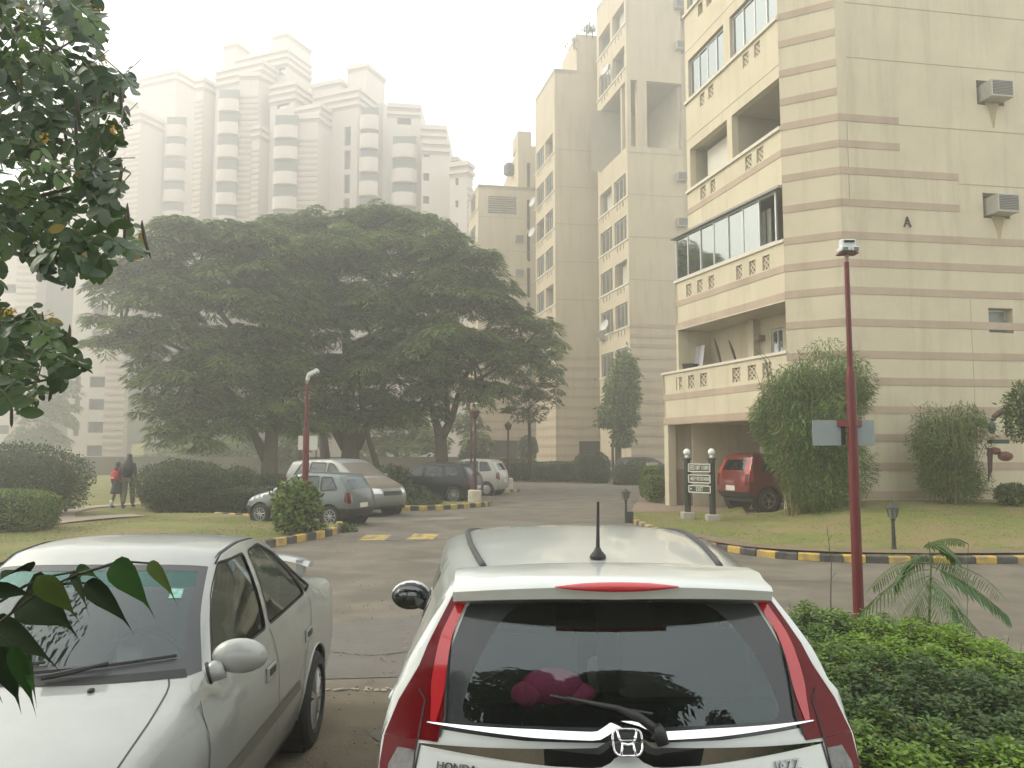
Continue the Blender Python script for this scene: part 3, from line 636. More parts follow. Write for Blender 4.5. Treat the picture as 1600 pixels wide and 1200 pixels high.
# ---------------------------------------------------------------- buildings B, C, D
def satdish(p, r, label, d=Vector((-.8, -.5, .3))):
    t = thing('satellite_dish', label, 'satellite dish', p[:], 0, 'satellite dishes on the cream blocks')
    q = d.normalized().to_track_quat('Z', 'Y').to_matrix()
    mb = MB(); mb.lathe([(.001, 0), (r*.5, .05*r), (r, .25*r), (r, .28*r), (r*.5, .09*r), (.001, .04*r)], (0, 0, 0), 12, q); mb.build('reflector', mat('dish_grey', (.5, .5, .48), .5), t)
    mb = MB(); mb.tube([Vector((0, 0, -.5)), Vector((0, 0, -.05))], .03, 5); mb.tube([q @ Vector((0, r*.9, .2*r)), q @ Vector((0, 0, r))], .015, 4); mb.build('arm', M_alu, t)
    return t
def block(cx, D, wl, wr, ztop, rails, label, bays, bandmax=None, front_holes=(), back=9, dirL=-13.5, dirR=80, extra=None, wh=1.75, win='mix', seed=1):
    """corner building: balcony face to the left of the corner pixel cx, plain face to the right"""
    X = XH(cx, D); r = thing('apartment_building', label, 'building', (X, D, 0), 0, 'cream apartment blocks stepping away along the drive')
    fl_ = Face(X, D, dirL, True); fr_ = Face(X, D, dirR, False)
    tl = fl_.tz(wl, 690)[0]; tr = fr_.tz(wr, 690)[0] if wr else 12
    rnd = random.Random(seed); holes = []
    for z in rails:
        for (a, b) in bays:
            holes.append((tl*a, tl*b, z, z+wh))
    jt = []
    for (a, b) in bays:
        for k in (.25, .5, .75):
            m_ = tl*lerp(a, b, k); jt.append((m_-.09, m_+.09))
    jh_ = [(t0, t1_, z-.60, z-.2) for z in rails for t0, t1_ in jt]
    dbl = extra.get('dbl') if extra else None
    if dbl: holes += [(0, tl*.92, dbl[0], dbl[1])]
    mb = MB(); fl_.wall(mb, 0, tl, 0, ztop, holes+jh_, .3)
    fh = [tuple(h) for h in front_holes]
    if dbl: fh += [(0, fr_.tz(1003, 690)[0], dbl[0], dbl[1]), (fr_.tz(1018, 690)[0], tr, dbl[0], dbl[1])]
    fr_.wall(mb, 0, tr, 0, ztop, fh, .4)
    a_, b_ = fl_.pos(tl, 0), fr_.pos(tr, 0); c_ = b_ + Vector((-.17, .98, 0))*back; d_ = a_ + Vector((.98, .17, 0))*back
    mb.quad(Vector((a_.x, a_.y, 0)), Vector((a_.x, a_.y, ztop)), Vector((d_.x, d_.y, ztop)), Vector((d_.x, d_.y, 0)))
    mb.build('wall', M_wall2, r, world=True)
    mb = MB(); mb.prism([(X, D), (a_.x, a_.y), (d_.x, d_.y), (c_.x, c_.y), (b_.x, b_.y)], ztop-.35, ztop-.02); mb.build('roof', M_wall2, r, world=True)
    for z in rails:
        mb = MB(); fl_.box(mb, 0, tl, z-.12, z-.002, -.2, .07); mb.build('sill', M_sill, r, world=True)
        for (a, b) in bays:
            k = rnd.random(); h = (tl*a, tl*b, z, z+wh)
            if k < .55: fl_.window(r, h[0]+.02, h[1]-.02, z, z+wh-.04, 3, -.14, .07)
            mb = MB(); fl_.room(mb, *h, .3, 1.6 if k < .5 else 1.2); mb.build('room', M_dark if k < .35 else M_room, r, world=True)
            if k > .2:
                mb = MB(); q0 = rnd.uniform(0, .5); fl_.box(mb, lerp(h[0], h[1], q0), lerp(h[0], h[1], q0+.45), z+.05, z+wh-.1, -.5, -.47); mb.build('curtain', M_curt, r, world=True)
    mb = MB()
    for h in jh_: fl_.box(mb, h[0], h[1], h[2], h[3], -.28, -.2)
    mb.build('screen_block', M_jali, r, world=True)
    if bandmax:
        for z in BANDZ:
            if z <= bandmax+.05:
                hs = [h for h in front_holes if h[2] < z < h[3]]
                seg = [(0, tr)]
                for h in hs:
                    seg = [s_ for a, b in seg for s_ in ((a, min(b, h[0])), (max(a, h[1]), b)) if s_[1]-s_[0] > .05]
                for a, b in seg: band(fr_, r, a, b, z, .25, .03)
                if extra and extra.get('bl'): band(fl_, r, 0, tl, z, .25, .03)
    for z in (14, 17.1, 20.2, 23.3, 26.4):
        if z < ztop-2 and not (dbl and dbl[0] < z < dbl[1]): band(fr_, r, 0, tr, z, .05, .01, M_joint)
    for h in front_holes:
        mb = MB(); fr_.room(mb, *h, .4, 1.5); mb.build('room', M_dark, r, world=True)
    if dbl:
        mb = MB(); p = [(X+.05, D+.1), fl_.pos(tl*.95, 0, -.1)[:2], fl_.pos(tl*.95, 0, -6)[:2], fr_.pos(tr, 0, -6)[:2], fr_.pos(tr, 0, -.1)[:2]]
        mb.prism([q[:2] for q in p], dbl[0]-.2, dbl[0]-.01); mb.prism([q[:2] for q in p], dbl[1]+.01, dbl[1]+.2)
        fr_.wall(mb, -1.1, tr, dbl[0], dbl[1], (), .1, -5.5); fl_.wall(mb, 0, tl-.15, dbl[0], dbl[1], (), .1, -4.0); fl_.box(mb, tl*.93, tl-.02, dbl[0], dbl[1], -4, -.05); mb.build('terrace', M_room, r, world=True)
        mb = MB(); fl_.box(mb, tl*.2, tl*.2+.25, dbl[0], dbl[1], -.35, -.1); fr_.box(mb, fr_.tz(1003, 690)[0], fr_.tz(1018, 690)[0], dbl[0], dbl[1], -.5, -.41); mb.build('column', M_wall2, r, world=True)
    return r, fl_, fr_, tl, tr
zz = lambda py, D: P(800, py, D).z
D_B = 56.0
rB, fBl, fBr, tlB, trB = block(986, D_B, 938, 1075, 37.5, [zz(y, D_B) for y in (579, 507.5, 440, 371, 304)] + [zz(102, D_B), zz(33, D_B)], 'tall cream apartment block with a double-height open terrace, next behind the nearest block', [(.06, .44), (.52, .93)], 10.85, extra={'dbl': (zz(228, D_B), zz(124, D_B))}, seed=4)
D_C = 63.5
rC, fCl, fCr, tlC, trC = block(869, D_C, 838, 945, zz(107, D_C), [zz(y, D_C) for y in (534, 474, 414, 354, 295, 235)], 'cream apartment block with roof plants, third along the drive', [(.10, .48), (.55, .95)], 9.5, seed=8, extra={'bl': True},
    front_holes=[(fx, fx+1.9, 0.1, 2.6) for fx in [Face(XH(869, D_C), D_C, 80, False).tz(905, 690)[0]]])
mb = MB(); t0 = fCr.tz(905, 690)[0]; fCr.box(mb, t0, trC, zz(107, D_C), zz(50, D_C), -5, 0); mb.build('penthouse', M_wall2, rC, world=True)
D_D = 72.0; XD = XH(746, D_D)
fd = Face(XD, D_D, 80, False); gx0, gx1 = fd.tz(764, 690)[0], fd.tz(818, 690)[0]; lx0, lx1 = fd.tz(763, 300)[0], fd.tz(807, 300)[0]
rD, fDl, fDr, tlD, trD = block(746, D_D, 731, 842, zz(288, D_D), [zz(y, D_D) for y in (535, 480, 427, 374, 322)], 'lower cream block with a louvred opening and dark garage entrance behind the trees', [(.3, .8)], 10.8,
    front_holes=[(gx0, gx1, .1, zz(688, D_D)), (lx0, lx1, zz(333, D_D), zz(305, D_D))] + [(fd.tz(824, 690)[0], fd.tz(829.5, 690)[0], zz(b, D_D), zz(a, D_D)) for a, b in ((307, 355), (361, 405), (415, 462), (470, 515))], seed=5)
mb = MB()
for i in range(8): z = lerp(zz(332, D_D), zz(307, D_D), i/7); fDr.box(mb, lx0, lx1, z-.05, z+.05, -.3, -.05)
mb.build('louvre', M_room, rD, world=True)
# taller rear part of D with slit windows
fd2 = Face(XH(810, 74), 74, 80, False); fd3 = Face(XH(810, 74), 74, -13.5, True)
mb = MB(); s0, s1 = fd2.tz(824, 690)[0], fd2.tz(829.5, 690)[0]
sl_ = [(s0, s1, zz(b, 74), zz(a, 74)) for a, b in ((253, 295), (307, 355), (361, 405), (415, 462), (470, 515))]
fd2.wall(mb, 0, 6, 0, zz(227, 74), sl_, .4); te_ = fd3.tz(784, 690)[0]
mb.add([fd3.pos(0, 0), fd3.pos(te_, 0), fd3.pos(te_, zz(262, 74)), fd3.pos(0, zz(227, 74))], [(0, 1, 2, 3)])
fd2.box(mb, 0, fd2.tz(832, 690)[0], zz(227, 74), zz(203, 74), -3, -.3)
mb.build('wall', M_wall2, rD, world=True)
mb = MB()
for h in sl_: fd2.room(mb, *h, .4, .8)
mb.build('room', M_dark, rD, world=True)
def ac_at(f, px, py, w_, label):
    t, z = f.tz(px, py); ac_unit(f, t-w_/2, t+w_/2, z-w_*.4, z+w_*.4, label, .45)
for px, py, lb in ((811, 374, 'upper of two air conditioners on the block behind the trees'), (811, 427.5, 'lower of two air conditioners on the block behind the trees')): ac_at(fDr, px, py, .75, lb)
for px, py, lb in ((1060, 10, 'air conditioner at the very top of the tall block wall'), (1062, 74, 'air conditioner second from the top on the tall block wall'), (1064, 278, 'dark air conditioner recess below the open terrace of the tall block'), (1064, 349, 'air conditioner beside the glazed balcony awning on the tall block')): ac_at(fBr, px, py, .75, lb)
ac_at(fBl, 943, 525, .8, 'white air conditioner hung outside the second-floor balcony of the tall block')
for f, px, py, lb in ((fBl, 955, 509, 'round satellite dish on the second-floor balcony of the tall block'), (fBl, 955, 111, 'small pale satellite dish on an upper balcony of the tall block'), (fCl, 840, 364, 'satellite dish at mid height on the third block'), (fCl, 841, 317, 'satellite dish above another on the third block')):
    t, z = f.tz(px, py); satdish(f.pos(t, z, .45), .45, lb)
wt = thing('water_tank', 'small dark water tank on the roof of the far cream block', 'water tank', P(796, 262, 76)[:]); wt.location.z = zz(262, 74)
mb = MB(); mb.lathe([(.5, 0), (.55, .1), (.55, .9), (.3, 1.15), (.12, 1.2)], n=12); mb.build('tank', mat('tank_blue', (.05, .06, .09), .5), wt)
# ---------------------------------------------------------------- hazy towers
def dirs(a): a = math.radians(a); return Vector((math.sin(a), math.cos(a)))
AL, AR = -68.0, 22.0          # left face recedes to the left, right face recedes to the right
def tblock(r, cx, D, xl, xr, ytop, y0=740, cornice=3, stripesL=False, stripesR=False, hL=(), hR=(), balL=None, m=None, aL=AL, aR=AR, zb=None):
    X = XH(cx, D); fl_ = Face(X, D, aL, True); fr_ = Face(X, D, aR, False)
    tl = fl_.tz(xl, 690)[0] if xl is not None else 0; tr = fr_.tz(xr, 690)[0] if xr is not None else 0
    ztop = zz(ytop, D); z0 = 0 if zb is None else zb
    mb = MB(); HL = []; HR = []
    for (xa, xb, ya, yb) in hL: a, b = sorted((fl_.tz(xa, 690)[0], fl_.tz(xb, 690)[0])); HL.append((a, b, zz(yb, D), zz(ya, D)))
    for (xa, xb, ya, yb) in hR: a, b = sorted((fr_.tz(xa, 690)[0], fr_.tz(xb, 690)[0])); HR.append((a, b, zz(yb, D), zz(ya, D)))
    if tl: fl_.wall(mb, 0, tl, z0, ztop, HL, .5)
    if tr: fr_.wall(mb, 0, tr, z0, ztop, HR, .5)
    pl = fl_.pos(tl, 0) if tl else Vector((X, D, 0)); pr = fr_.pos(tr, 0) if tr else Vector((X, D, 0)); bk = pl + (pr-Vector((X, D, 0)))
    if not tl or not tr: bk = bk + Vector((0, 6, 0))
    mb.add([(X, D, ztop), (pl.x, pl.y, ztop), (bk.x, bk.y, ztop), (pr.x, pr.y, ztop)], [(0, 1, 2, 3)])
    mb.quad((pl.x, pl.y, z0), (pl.x, pl.y, ztop), (bk.x, bk.y, ztop), (bk.x, bk.y, z0)); mb.quad((pr.x, pr.y, z0), (pr.x, pr.y, ztop), (bk.x, bk.y, ztop), (bk.x, bk.y, z0))
    mb.build('wall', m or M_tow, r, world=True)
    for (f, H) in ((fl_, HL), (fr_, HR)):
        for h in H:
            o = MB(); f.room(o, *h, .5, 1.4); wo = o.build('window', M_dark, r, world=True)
            if h[1]-h[0] < 2.2:
                o = MB(); f.box(o, *h, -.32, -.28); o.build('pane', M_wglass, wo, world=True)
    for k in range(cornice):
        z = ztop-.3-k*.95; o = MB()
        if tl: fl_.box(o, -.25, tl, z-.42, z, 0, .35)
        if tr: fr_.box(o, -.0, tr, z-.42, z, 0, .35)
        o.build('cornice', M_tow, r, world=True)
        o = MB()
        if tl: fl_.box(o, -.25, tl, z-.8, z-.43, 0, .06)
        if tr: fr_.box(o, 0, tr, z-.8, z-.43, 0, .06)
        o.build('cornice_groove', M_towband, r, world=True)
    for (f, on, tt) in ((fl_, stripesL, tl), (fr_, stripesR, tr)):
        if on:
            z = ztop-3.4
            while z > max(z0, .5): band(f, r, 0, tt, z, .27, .16, M_towband); z -= .79
    return fl_, fr_, tl, tr
def balstack(r, xc, wpx, D, ys, h=15, rad=.55, down=True, fh=36, yend=735, ang=-80):
    """column of bowed balconies; ys = top row of each dark opening; repeated down to the ground"""
    ys = list(ys)
    while down and ys[-1]+fh < yend: ys.append(ys[-1]+fh)
    c = P(xc, 690, D); wd = wpx/F*D; f = Face(c.x-wd/2, D, 90, False)
    for y in ys:
        zt, zb = zz(y, D), zz(y+h, D); znext = zz(y+fh, D)
        b = MB(); n = 7; pts = []
        for i in range(n+1):
            t = wd*i/n; o_ = rad*math.sin(PI*i/n)**.6+.25; pts.append(f.pos(t, 0, o_)[:2])
        pts2 = [f.pos(wd, 0, -1)[:2], f.pos(0, 0, -1)[:2]]
        b.prism([tuple(p) for p in pts+pts2], max(.1, znext+.12), max(.25, znext+.35))       # slab
        for i in range(n):
            (xa, ya), (xb, yb) = pts[i], pts[i+1]
            b.quad((xa, ya, max(.15, znext+.3)), (xb, yb, max(.15, znext+.3)), (xb, yb, zb), (xa, ya, zb)); b.quad((xa, ya+.15, max(.15, znext+.3)), (xb, yb+.15, max(.15, znext+.3)), (xb, yb+.15, zb), (xa, ya+.15, zb))
        b.build('balcony', M_tow, r, world=True)
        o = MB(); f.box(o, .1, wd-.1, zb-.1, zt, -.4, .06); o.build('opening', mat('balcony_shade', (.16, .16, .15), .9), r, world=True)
    return f
# T1: hazy far-left tower
T1 = thing('apartment_tower', 'farthest left tower fading into the haze behind the leafy branch', 'tower', P(255, 700, 118)[:2]+(0,), 0, 'stepped white towers in the haze')
tblock(T1, 255, 116, 196, 300, 106, cornice=2)
tblock(T1, 200, 112, 178, 238, 170, cornice=2, stripesL=True)
balstack(T1, 258, 32, 114, [183, 213, 251, 284, 317], 14, fh=33.5)
tblock(T1, 175, 118, 60, 200, 150, cornice=2, stripesL=True)
# T2: tallest tower, left of centre
T2 = thing('apartment_tower', 'tallest stepped white tower with two roof boxes, above the big tree', 'tower', P(400, 700, 106)[:2]+(0,), 0, 'stepped white towers in the haze')
tblock(T2, 300, 108, 288, 326, 119, cornice=2, stripesL=True)
tblock(T2, 352, 112, 330, 373, 63, cornice=1)
tblock(T2, 433, 110, 409, 473, 47, cornice=1, hR=[])
tblock(T2, 434, 108, 350, 474, 72, cornice=3, hL=[(420, 432, 92, 116)])
tblock(T2, 394, 106, 320, 426, 92, cornice=3)
balstack(T2, 342, 33, 104.5, [140, 176, 212, 250, 286, 322], 17, fh=36.5)
tblock(T2, 389, 105.2, 358, 400, 112, cornice=1, stripesL=True, aL=-86)
tblock(T2, 393, 104, 381, 421, 194, cornice=2, stripesL=True)
tblock(T2, 448, 104, 409, 490, 125, cornice=3, hL=[(420, 440, 148, 166)])
balstack(T2, 436, 38, 101, [180, 213, 252, 291], 18, fh=38.5)
tblock(T2, 487, 101.5, 454, 494, 178, cornice=1, stripesL=True, aL=-86)
tblock(T2, 490, 102.5, 450, 524, 160, cornice=3, hR=[(509, 514, y, y+13) for y in (193, 231, 269, 307, 345)])
# T3: centre tower
T3 = thing('apartment_tower', 'white tower with one tall roof box and narrow stair windows, right of the tallest one', 'tower', P(555, 700, 104)[:2]+(0,), 0, 'stepped white towers in the haze')
tblock(T3, 551, 103, 480, 579, 134, cornice=3, hL=[(530, 540, y, y+30) for y in (195, 232, 270, 308)])
tblock(T3, 564, 108, 533, 594, 97, cornice=1)
tblock(T3, 522, 108, 475, 534, 122, cornice=1)
tblock(T3, 592, 108, 560, 606, 160, cornice=0)
balstack(T3, 570, 30, 101, [168, 197, 234, 271, 309], 14, fh=37.5)
# T4: right hazy tower
T4 = thing('apartment_tower', 'stepped white tower lowering to the right towards the cream blocks', 'tower', P(650, 700, 102)[:2]+(0,), 0, 'stepped white towers in the haze')
tblock(T4, 598, 104, None, 653, 160, cornice=2, aR=82, hR=[(615, 637, 180, 193)])
balstack(T4, 627, 40, 102, [213, 251, 288, 325], 15, fh=37, rad=.8)
tblock(T4, 653, 103, None, 695, 194, cornice=2, aR=82)
tblock(T4, 655, 101, None, 700, 217, cornice=2, aR=82, hR=[(657, 667, y, y+12) for y in (233, 270, 306, 342)])
tblock(T4, 728, 98, 700, 737, 250, cornice=2, stripesR=True, hL=[(709, 714, y, y+11) for y in (276, 311, 346)])
tblock(T4, 712, 104, 690, 722, 244, cornice=1)
# T5: nearer low wing at the far left, seen under the branches
T5 = thing('apartment_block', 'pale striped block seen low under the branches, beyond the lawn on the left', 'building', P(130, 700, 92)[:2]+(0,), 0, 'stepped white towers in the haze')
tblock(T5, 160, 90, None, 192, 395, cornice=0, stripesR=True, aR=84)
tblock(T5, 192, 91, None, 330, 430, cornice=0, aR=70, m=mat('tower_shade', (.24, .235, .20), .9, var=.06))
tblock(T5, 104, 93, None, 162, 380, cornice=0, aR=86, hR=[(136, 160, y, y+17) for y in (475, 516, 588, 623, 659, 696)] + [(113, 122, y, y+22) for y in (588, 623, 659)])
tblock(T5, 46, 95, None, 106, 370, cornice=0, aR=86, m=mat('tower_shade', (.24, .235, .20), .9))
tblock(T5, 13, 93, None, 46, 330, cornice=0, stripesR=True, aR=86)
tblock(T5, -60, 96, None, 14, 330, cornice=0, aR=86, hR=[(-20, 13, y, y+14) for y in (443, 480, 517, 554, 590, 627, 664)])
# a low boundary wall, board and white marker stones beyond the lawn
bw = MB(); bw.box((-22, 58, .7), (44, .25, 1.4)); o = bw.build('boundary_wall', mat('boundary_render', (.12, .105, .075), .9, var=.15, vscale=1, stain=.3)); tag(o, 'low brown boundary wall beyond the lawn under the big trees', 'wall')
for i in range(14):
    mb = MB(); c = G(346+i*8.5, 738, .12); mb.prism([(c.x-.1, c.y), (c.x+.1, c.y), (c.x+.08, c.y+.1), (c.x-.08, c.y+.1)], .1, .26)
    o = mb.build('marker_stone', M_white); tag(o, 'small white marker stone in the row edging the far garden bed', 'stone', 'white marker stones edging the garden')
yb = thing('notice_board', 'yellow notice board on a post beyond the two walkers', 'notice board', G(214, 735)[:])
mb = MB(); Dn = yb.location.y; p0, p1 = P(205, 711, Dn), P(225, 693, Dn); mb.box(((p0.x+p1.x)/2, Dn, (p0.z+p1.z)/2), (p1.x-p0.x, .06, p1.z-p0.z)); mb.build('board', mat('board_yellow', (.45, .42, .20), .7, var=.2, vscale=1.5), yb, world=True)
mb = MB(); q0 = P(201.5, 703, Dn); mb.box((q0.x, Dn, q0.z/2), (.12, .12, q0.z)); mb.build('post', M_conc, yb, world=True)
# haze
def add_haze():
    mb = MB(); mb.box((0, 55, 33.5), (336, 226, 71)); o = mb.build('haze', [])
    m = bpy.data.materials.new('haze_air'); m.use_nodes = True; N = m.node_tree.nodes; N.clear()
    ou = N.new('ShaderNodeOutputMaterial'); v = N.new('ShaderNodeVolumePrincipled'); v.inputs['Color'].default_value = (.975, .98, .957, 1)
    v.inputs['Density'].default_value = HAZE_DENSITY; v.inputs['Anisotropy'].default_value = .72
    m.node_tree.links.new(v.outputs[0], ou.inputs['Volume']); o.data.materials.append(m); o['kind'] = 'stuff'; return o
add_haze()
# ================================================================== VEHICLES
def interp(tab, x):
    if x <= tab[0][0]: return tab[0][1]
    for i in range(1, len(tab)):
        if x <= tab[i][0]:
            a, b = tab[i-1], tab[i]; return lerp(a[1], b[1], (x-a[0])/(b[0]-a[0]+1e-9))
    return tab[-1][1]
def offset_poly(poly, d):
    n = len(poly); A = sum(poly[i][0]*poly[(i+1) % n][1]-poly[(i+1) % n][0]*poly[i][1] for i in range(n)); s = 1 if A > 0 else -1
    out = []
    for i in range(n):
        a, b, c = Vector(poly[i-1]), Vector(poly[i]), Vector(poly[(i+1) % n])
        e1 = (b-a).normalized(); e2 = (c-b).normalized(); n1 = Vector((-e1.y, e1.x)); n2 = Vector((-e2.y, e2.x)); m = (n1+n2)
        m = m/(max(.3, m.dot(n1))) if m.length > 1e-6 else n1
        out.append(tuple(b + m*d*s))
    return out
def rounded(poly, r=.04, n=3):
    out = []; N_ = len(poly)
    for i in range(N_):
        a, b, c = Vector(poly[i-1]), Vector(poly[i]), Vector(poly[(i+1) % N_])
        r1 = min(r, (a-b).length*.45, (c-b).length*.45); p = b+(a-b).normalized()*r1; q = b+(c-b).normalized()*r1
        for k in range(n+1):
            t = k/n; out.append(tuple(p.lerp(b, t).lerp(b.lerp(q, t), t)))
    return out
class Car:
    def __init__(s, root, L, spine, sill, belt, wprof, wheels, paint, h=.09, arch=.33, frac=None):
        """spine: (y,z,hw,crown,bow) rear->front ; belt: (y,z) table ; wprof: (z, halfwidth)"""
        s.root = root; s.L = L; s.belt = belt; s.wprof = wprof; s.paint = paint; s.h = h; s.wheels = wheels; s.arch = arch; s.sill = sill
        pts = []; n = len(spine); sub = 5
        for i in range(n-1):
            for k in range(sub):
                t = k/sub; a, b, c, d = [np.array(spine[max(0, min(n-1, j))], float) for j in (i-1, i, i+1, i+2)]
                cr = .5*((2*b)+(c-a)*t+(2*a-5*b+4*c-d)*t*t+(3*b-a-3*c+d)*t**3); li = b+(c-b)*t
                pts.append(cr*.7+li*.3)
        pts.append(np.array(spine[-1], float)); s.sp = np.array(pts)
        s.sub = sub; d = np.hypot(np.diff(s.sp[:, 0]), np.diff(s.sp[:, 1])); s.v = np.concatenate([[0], np.cumsum(d)])
        s.rail = np.stack([s.sp[:, 2], s.sp[:, 0]+s.sp[:, 4], s.sp[:, 1]-s.sp[:, 3]], 1)   # x,y,z at u=1
        ry, rz = s.rail[:, 1], s.rail[:, 2]; s.itop = int(np.argmax(rz))
        s.ymono = np.maximum.accumulate(ry)
    def vk(s, i): return s.v[int(i*s.sub)] if float(i).is_integer() else float(np.interp(i*s.sub, range(len(s.v)), s.v))
    def top(s, u, v):
        r = [float(np.interp(v, s.v, s.sp[:, k])) for k in range(5)]
        a = abs(u); return Vector((u*r[2], r[0]+r[4]*a**2.4, r[1]-r[3]*(.35*a**2+.65*a**5)))
    def railz(s, y):
        return float(np.interp(y, s.ymono, s.rail[:, 2]))
    def W(s, y, z):
        zb = interp(s.belt, y); prof = interp(s.wprof, min(z, zb))
        i0 = s.itop; rr, rf = s.rail[:i0+1], s.rail[i0:]
        zc = min(z, zb)
        yr = float(np.interp(zc, np.maximum.accumulate(rr[:, 2]), rr[:, 1])); xr = float(np.interp(zc, np.maximum.accumulate(rr[:, 2]), rr[:, 0]))
        rz_ = np.maximum.accumulate(rf[::-1, 2]); yf = float(np.interp(zc, rz_, rf[::-1, 1])); xf = float(np.interp(zc, rz_, rf[::-1, 0]))
        dr, df = max(0, y-yr), max(0, yf-y)
        w = prof - (prof-xr)*math.exp(-dr/.16) - (prof-xf)*math.exp(-df/.35)
        zt = s.railz(y); xt = float(np.interp(y, s.ymono, s.rail[:, 0]))
        g = max(0, min(1, (zt-zb-.01)/.16)); g = g*g*(3-2*g)
        wg = w
        if z > zb and zt > zb+.005:
            t = min(1, (z-zb)/(zt-zb)); wg = lerp(w, xt, t) + .02*math.sin(PI*t)
        t = max(0, min(1, 1-(zt-z)/.15)) if s.vy(y) else 0
        w = lerp(w+(xt-w)*t*t, wg, g)
        return w
    def vy(s, y): return s.rail[0, 1]+.1 < y < s.rail[-1, 1]-.05
    def side(s, y, z, sg=1): return Vector((sg*s.W(y, z), y, z))
    def outline(s):
        pts = [(r[1], r[2]) for r in s.rail]; xs = [r[0] for r in s.rail]; out = []; ox = []
        for i, p in enumerate(pts):
            if out and math.hypot(p[0]-out[-1][0], p[1]-out[-1][1]) < .018: continue
            if out and p[0] < out[-1][0]-.05 and i < s.itop: pass
            out.append(p); ox.append(xs[i])
        # bottom line with wheel arches, front to rear
        bot = []; ya, za = out[-1]; yb, zb = out[0]
        ys = np.linspace(ya, yb, 60)[1:-1]
        def bz(y):
            z = s.sill
            if y > ya-.35: z = lerp(za, s.sill, min(1, (ya-y)/.35))
            if y < yb+.35: z = lerp(zb, s.sill, min(1, (y-yb)/.35))
            return z
        wy = sorted(s.wheels, reverse=True); cur = ya
        for w_ in wy:
            r = s.arch; dz = bz(w_)-s.wz; half = math.sqrt(max(.01, r*r-dz*dz))
            for y in np.linspace(cur, w_+half, 9)[1:-1]: bot.append((y, bz(y)))
            a0 = math.asin(max(-1, min(1, dz/r)))
            for k in range(15):
                a = lerp(a0, PI-a0, k/14); bot.append((w_+r*math.cos(a), s.wz+r*math.sin(a)))
            cur = w_-half
        for y in np.linspace(cur, yb, 7)[1:-1]: bot.append((y, bz(y)))
        return out+bot, ox
    def body(s, side_regions=(), top_regions=(), gaps_side=(), gaps_top=(), wz=.29, name='body'):
        """regions: (polygon, part name, material, inset, both/side) ; top polygon in (u,v)"""
        s.wz = wz; mbs = {}
        def get(key):
            if key not in mbs: mbs[key] = MB()
            return mbs[key]
        ol, ox = s.outline(); nr = len(ox)
        # ---- sides
        for sg in (1, -1):
            regs = [r for r in side_regions if len(r) < 5 or r[4] in (0, sg)]
            vs = [Vector(p) for p in ol]; ed = [(i, (i+1) % len(ol)) for i in range(len(ol))]
            for r in regs:
                b = len(vs); pl = [q for q in r[0]]; dens = []
                for i in range(len(pl)):
                    a, c = Vector(pl[i]), Vector(pl[(i+1) % len(pl)]); k = max(1, int((c-a).length/s.h)); dens += [a.lerp(c, j/k) for j in range(k)]
                vs += dens; ed += [(b+i, b+(i+1) % len(dens)) for i in range(len(dens))]
            y = 0
            while y < s.L:
                z = s.sill
                while z < 2:
                    if inpoly((y, z), ol): vs.append(Vector((y+random.uniform(-.004, .004), z)))
                    z += s.h
                y += s.h
            R = delaunay_2d_cdt(vs, ed, [], 0, 1e-4); V, Fc, ov = R[0], R[2], R[3]
            W3 = []
            for i, p in enumerate(V):
                o = [q for q in ov[i] if q < nr]
                W3.append(Vector((sg*ox[o[0]], p.x, p.y)) if o else s.side(p.x, p.y, sg))
            bk = {}
            for f in Fc:
                c = (sum(V[i].x for i in f)/3, sum(V[i].y for i in f)/3)
                if not inpoly(c, ol): continue
                key = (name, 0, 0)
                for ri, r in enumerate(regs):
                    if inpoly(c, r[0]): key = (r[1], ri+1 + (100 if sg < 0 else 0), r[3], r[2]); break
                bk.setdefault(key, []).append(f)
            for key, fs in bk.items():
                k2 = name if key[1] == 0 else (key[0], key[1])
                m_ = get(k2); 
                if key[1]: m_.matl = key[3]
                ins = key[2]; used = sorted({i for f in fs for i in f}); ix = {j: k for k, j in enumerate(used)}
                m_.add([W3[j]-Vector((sg*ins, 0, 0)) for j in used], [tuple(ix[i] for i in (f if sg > 0 else f[::-1])) for f in fs])
        # ---- top
        hw = .7; ol2 = [(-hw, v) for v in s.v] + [(hw, v) for v in s.v[::-1]]
        vs = [Vector((q[0], q[1])) for q in ol2]; ed = [(i, (i+1) % len(vs)) for i in range(len(vs))]
        T = lambda q: (q[0]*hw, q[1])
        tr = [([T(q) for q in r[0]],)+tuple(r[1:]) for r in top_regions]
        for r in tr:
            b = len(vs); dens = []; pl = r[0]
            for i in range(len(pl)):
                a, c = Vector(pl[i]), Vector(pl[(i+1) % len(pl)]); k = max(1, int((c-a).length/s.h)); dens += [a.lerp(c, j/k) for j in range(k)]
            vs += dens; ed += [(b+i, b+(i+1) % len(dens)) for i in range(len(dens))]
        v = s.h/2
        while v < s.v[-1]:
            for k in range(-8, 9):
                if abs(k) < 9: vs.append(Vector((k/9*hw+random.uniform(-.002, .002), v)))
            v += s.h*.8
        R = delaunay_2d_cdt(vs, ed, [], 0, 1e-4); V, Fc = R[0], R[2]; W3 = [s.top(max(-1, min(1, p.x/hw)), p.y) for p in V]; bk = {}
        for f in Fc:
            c = (sum(V[i].x for i in f)/3, sum(V[i].y for i in f)/3)
            if not (abs(c[0]) < hw and 0 < c[1] < s.v[-1]): continue
            key = (name, 0, 0)
            for ri, r in enumerate(tr):
                if inpoly(c, r[0]): key = (r[1], 200+ri, r[3], r[2]); break
            bk.setdefault(key, []).append(f)
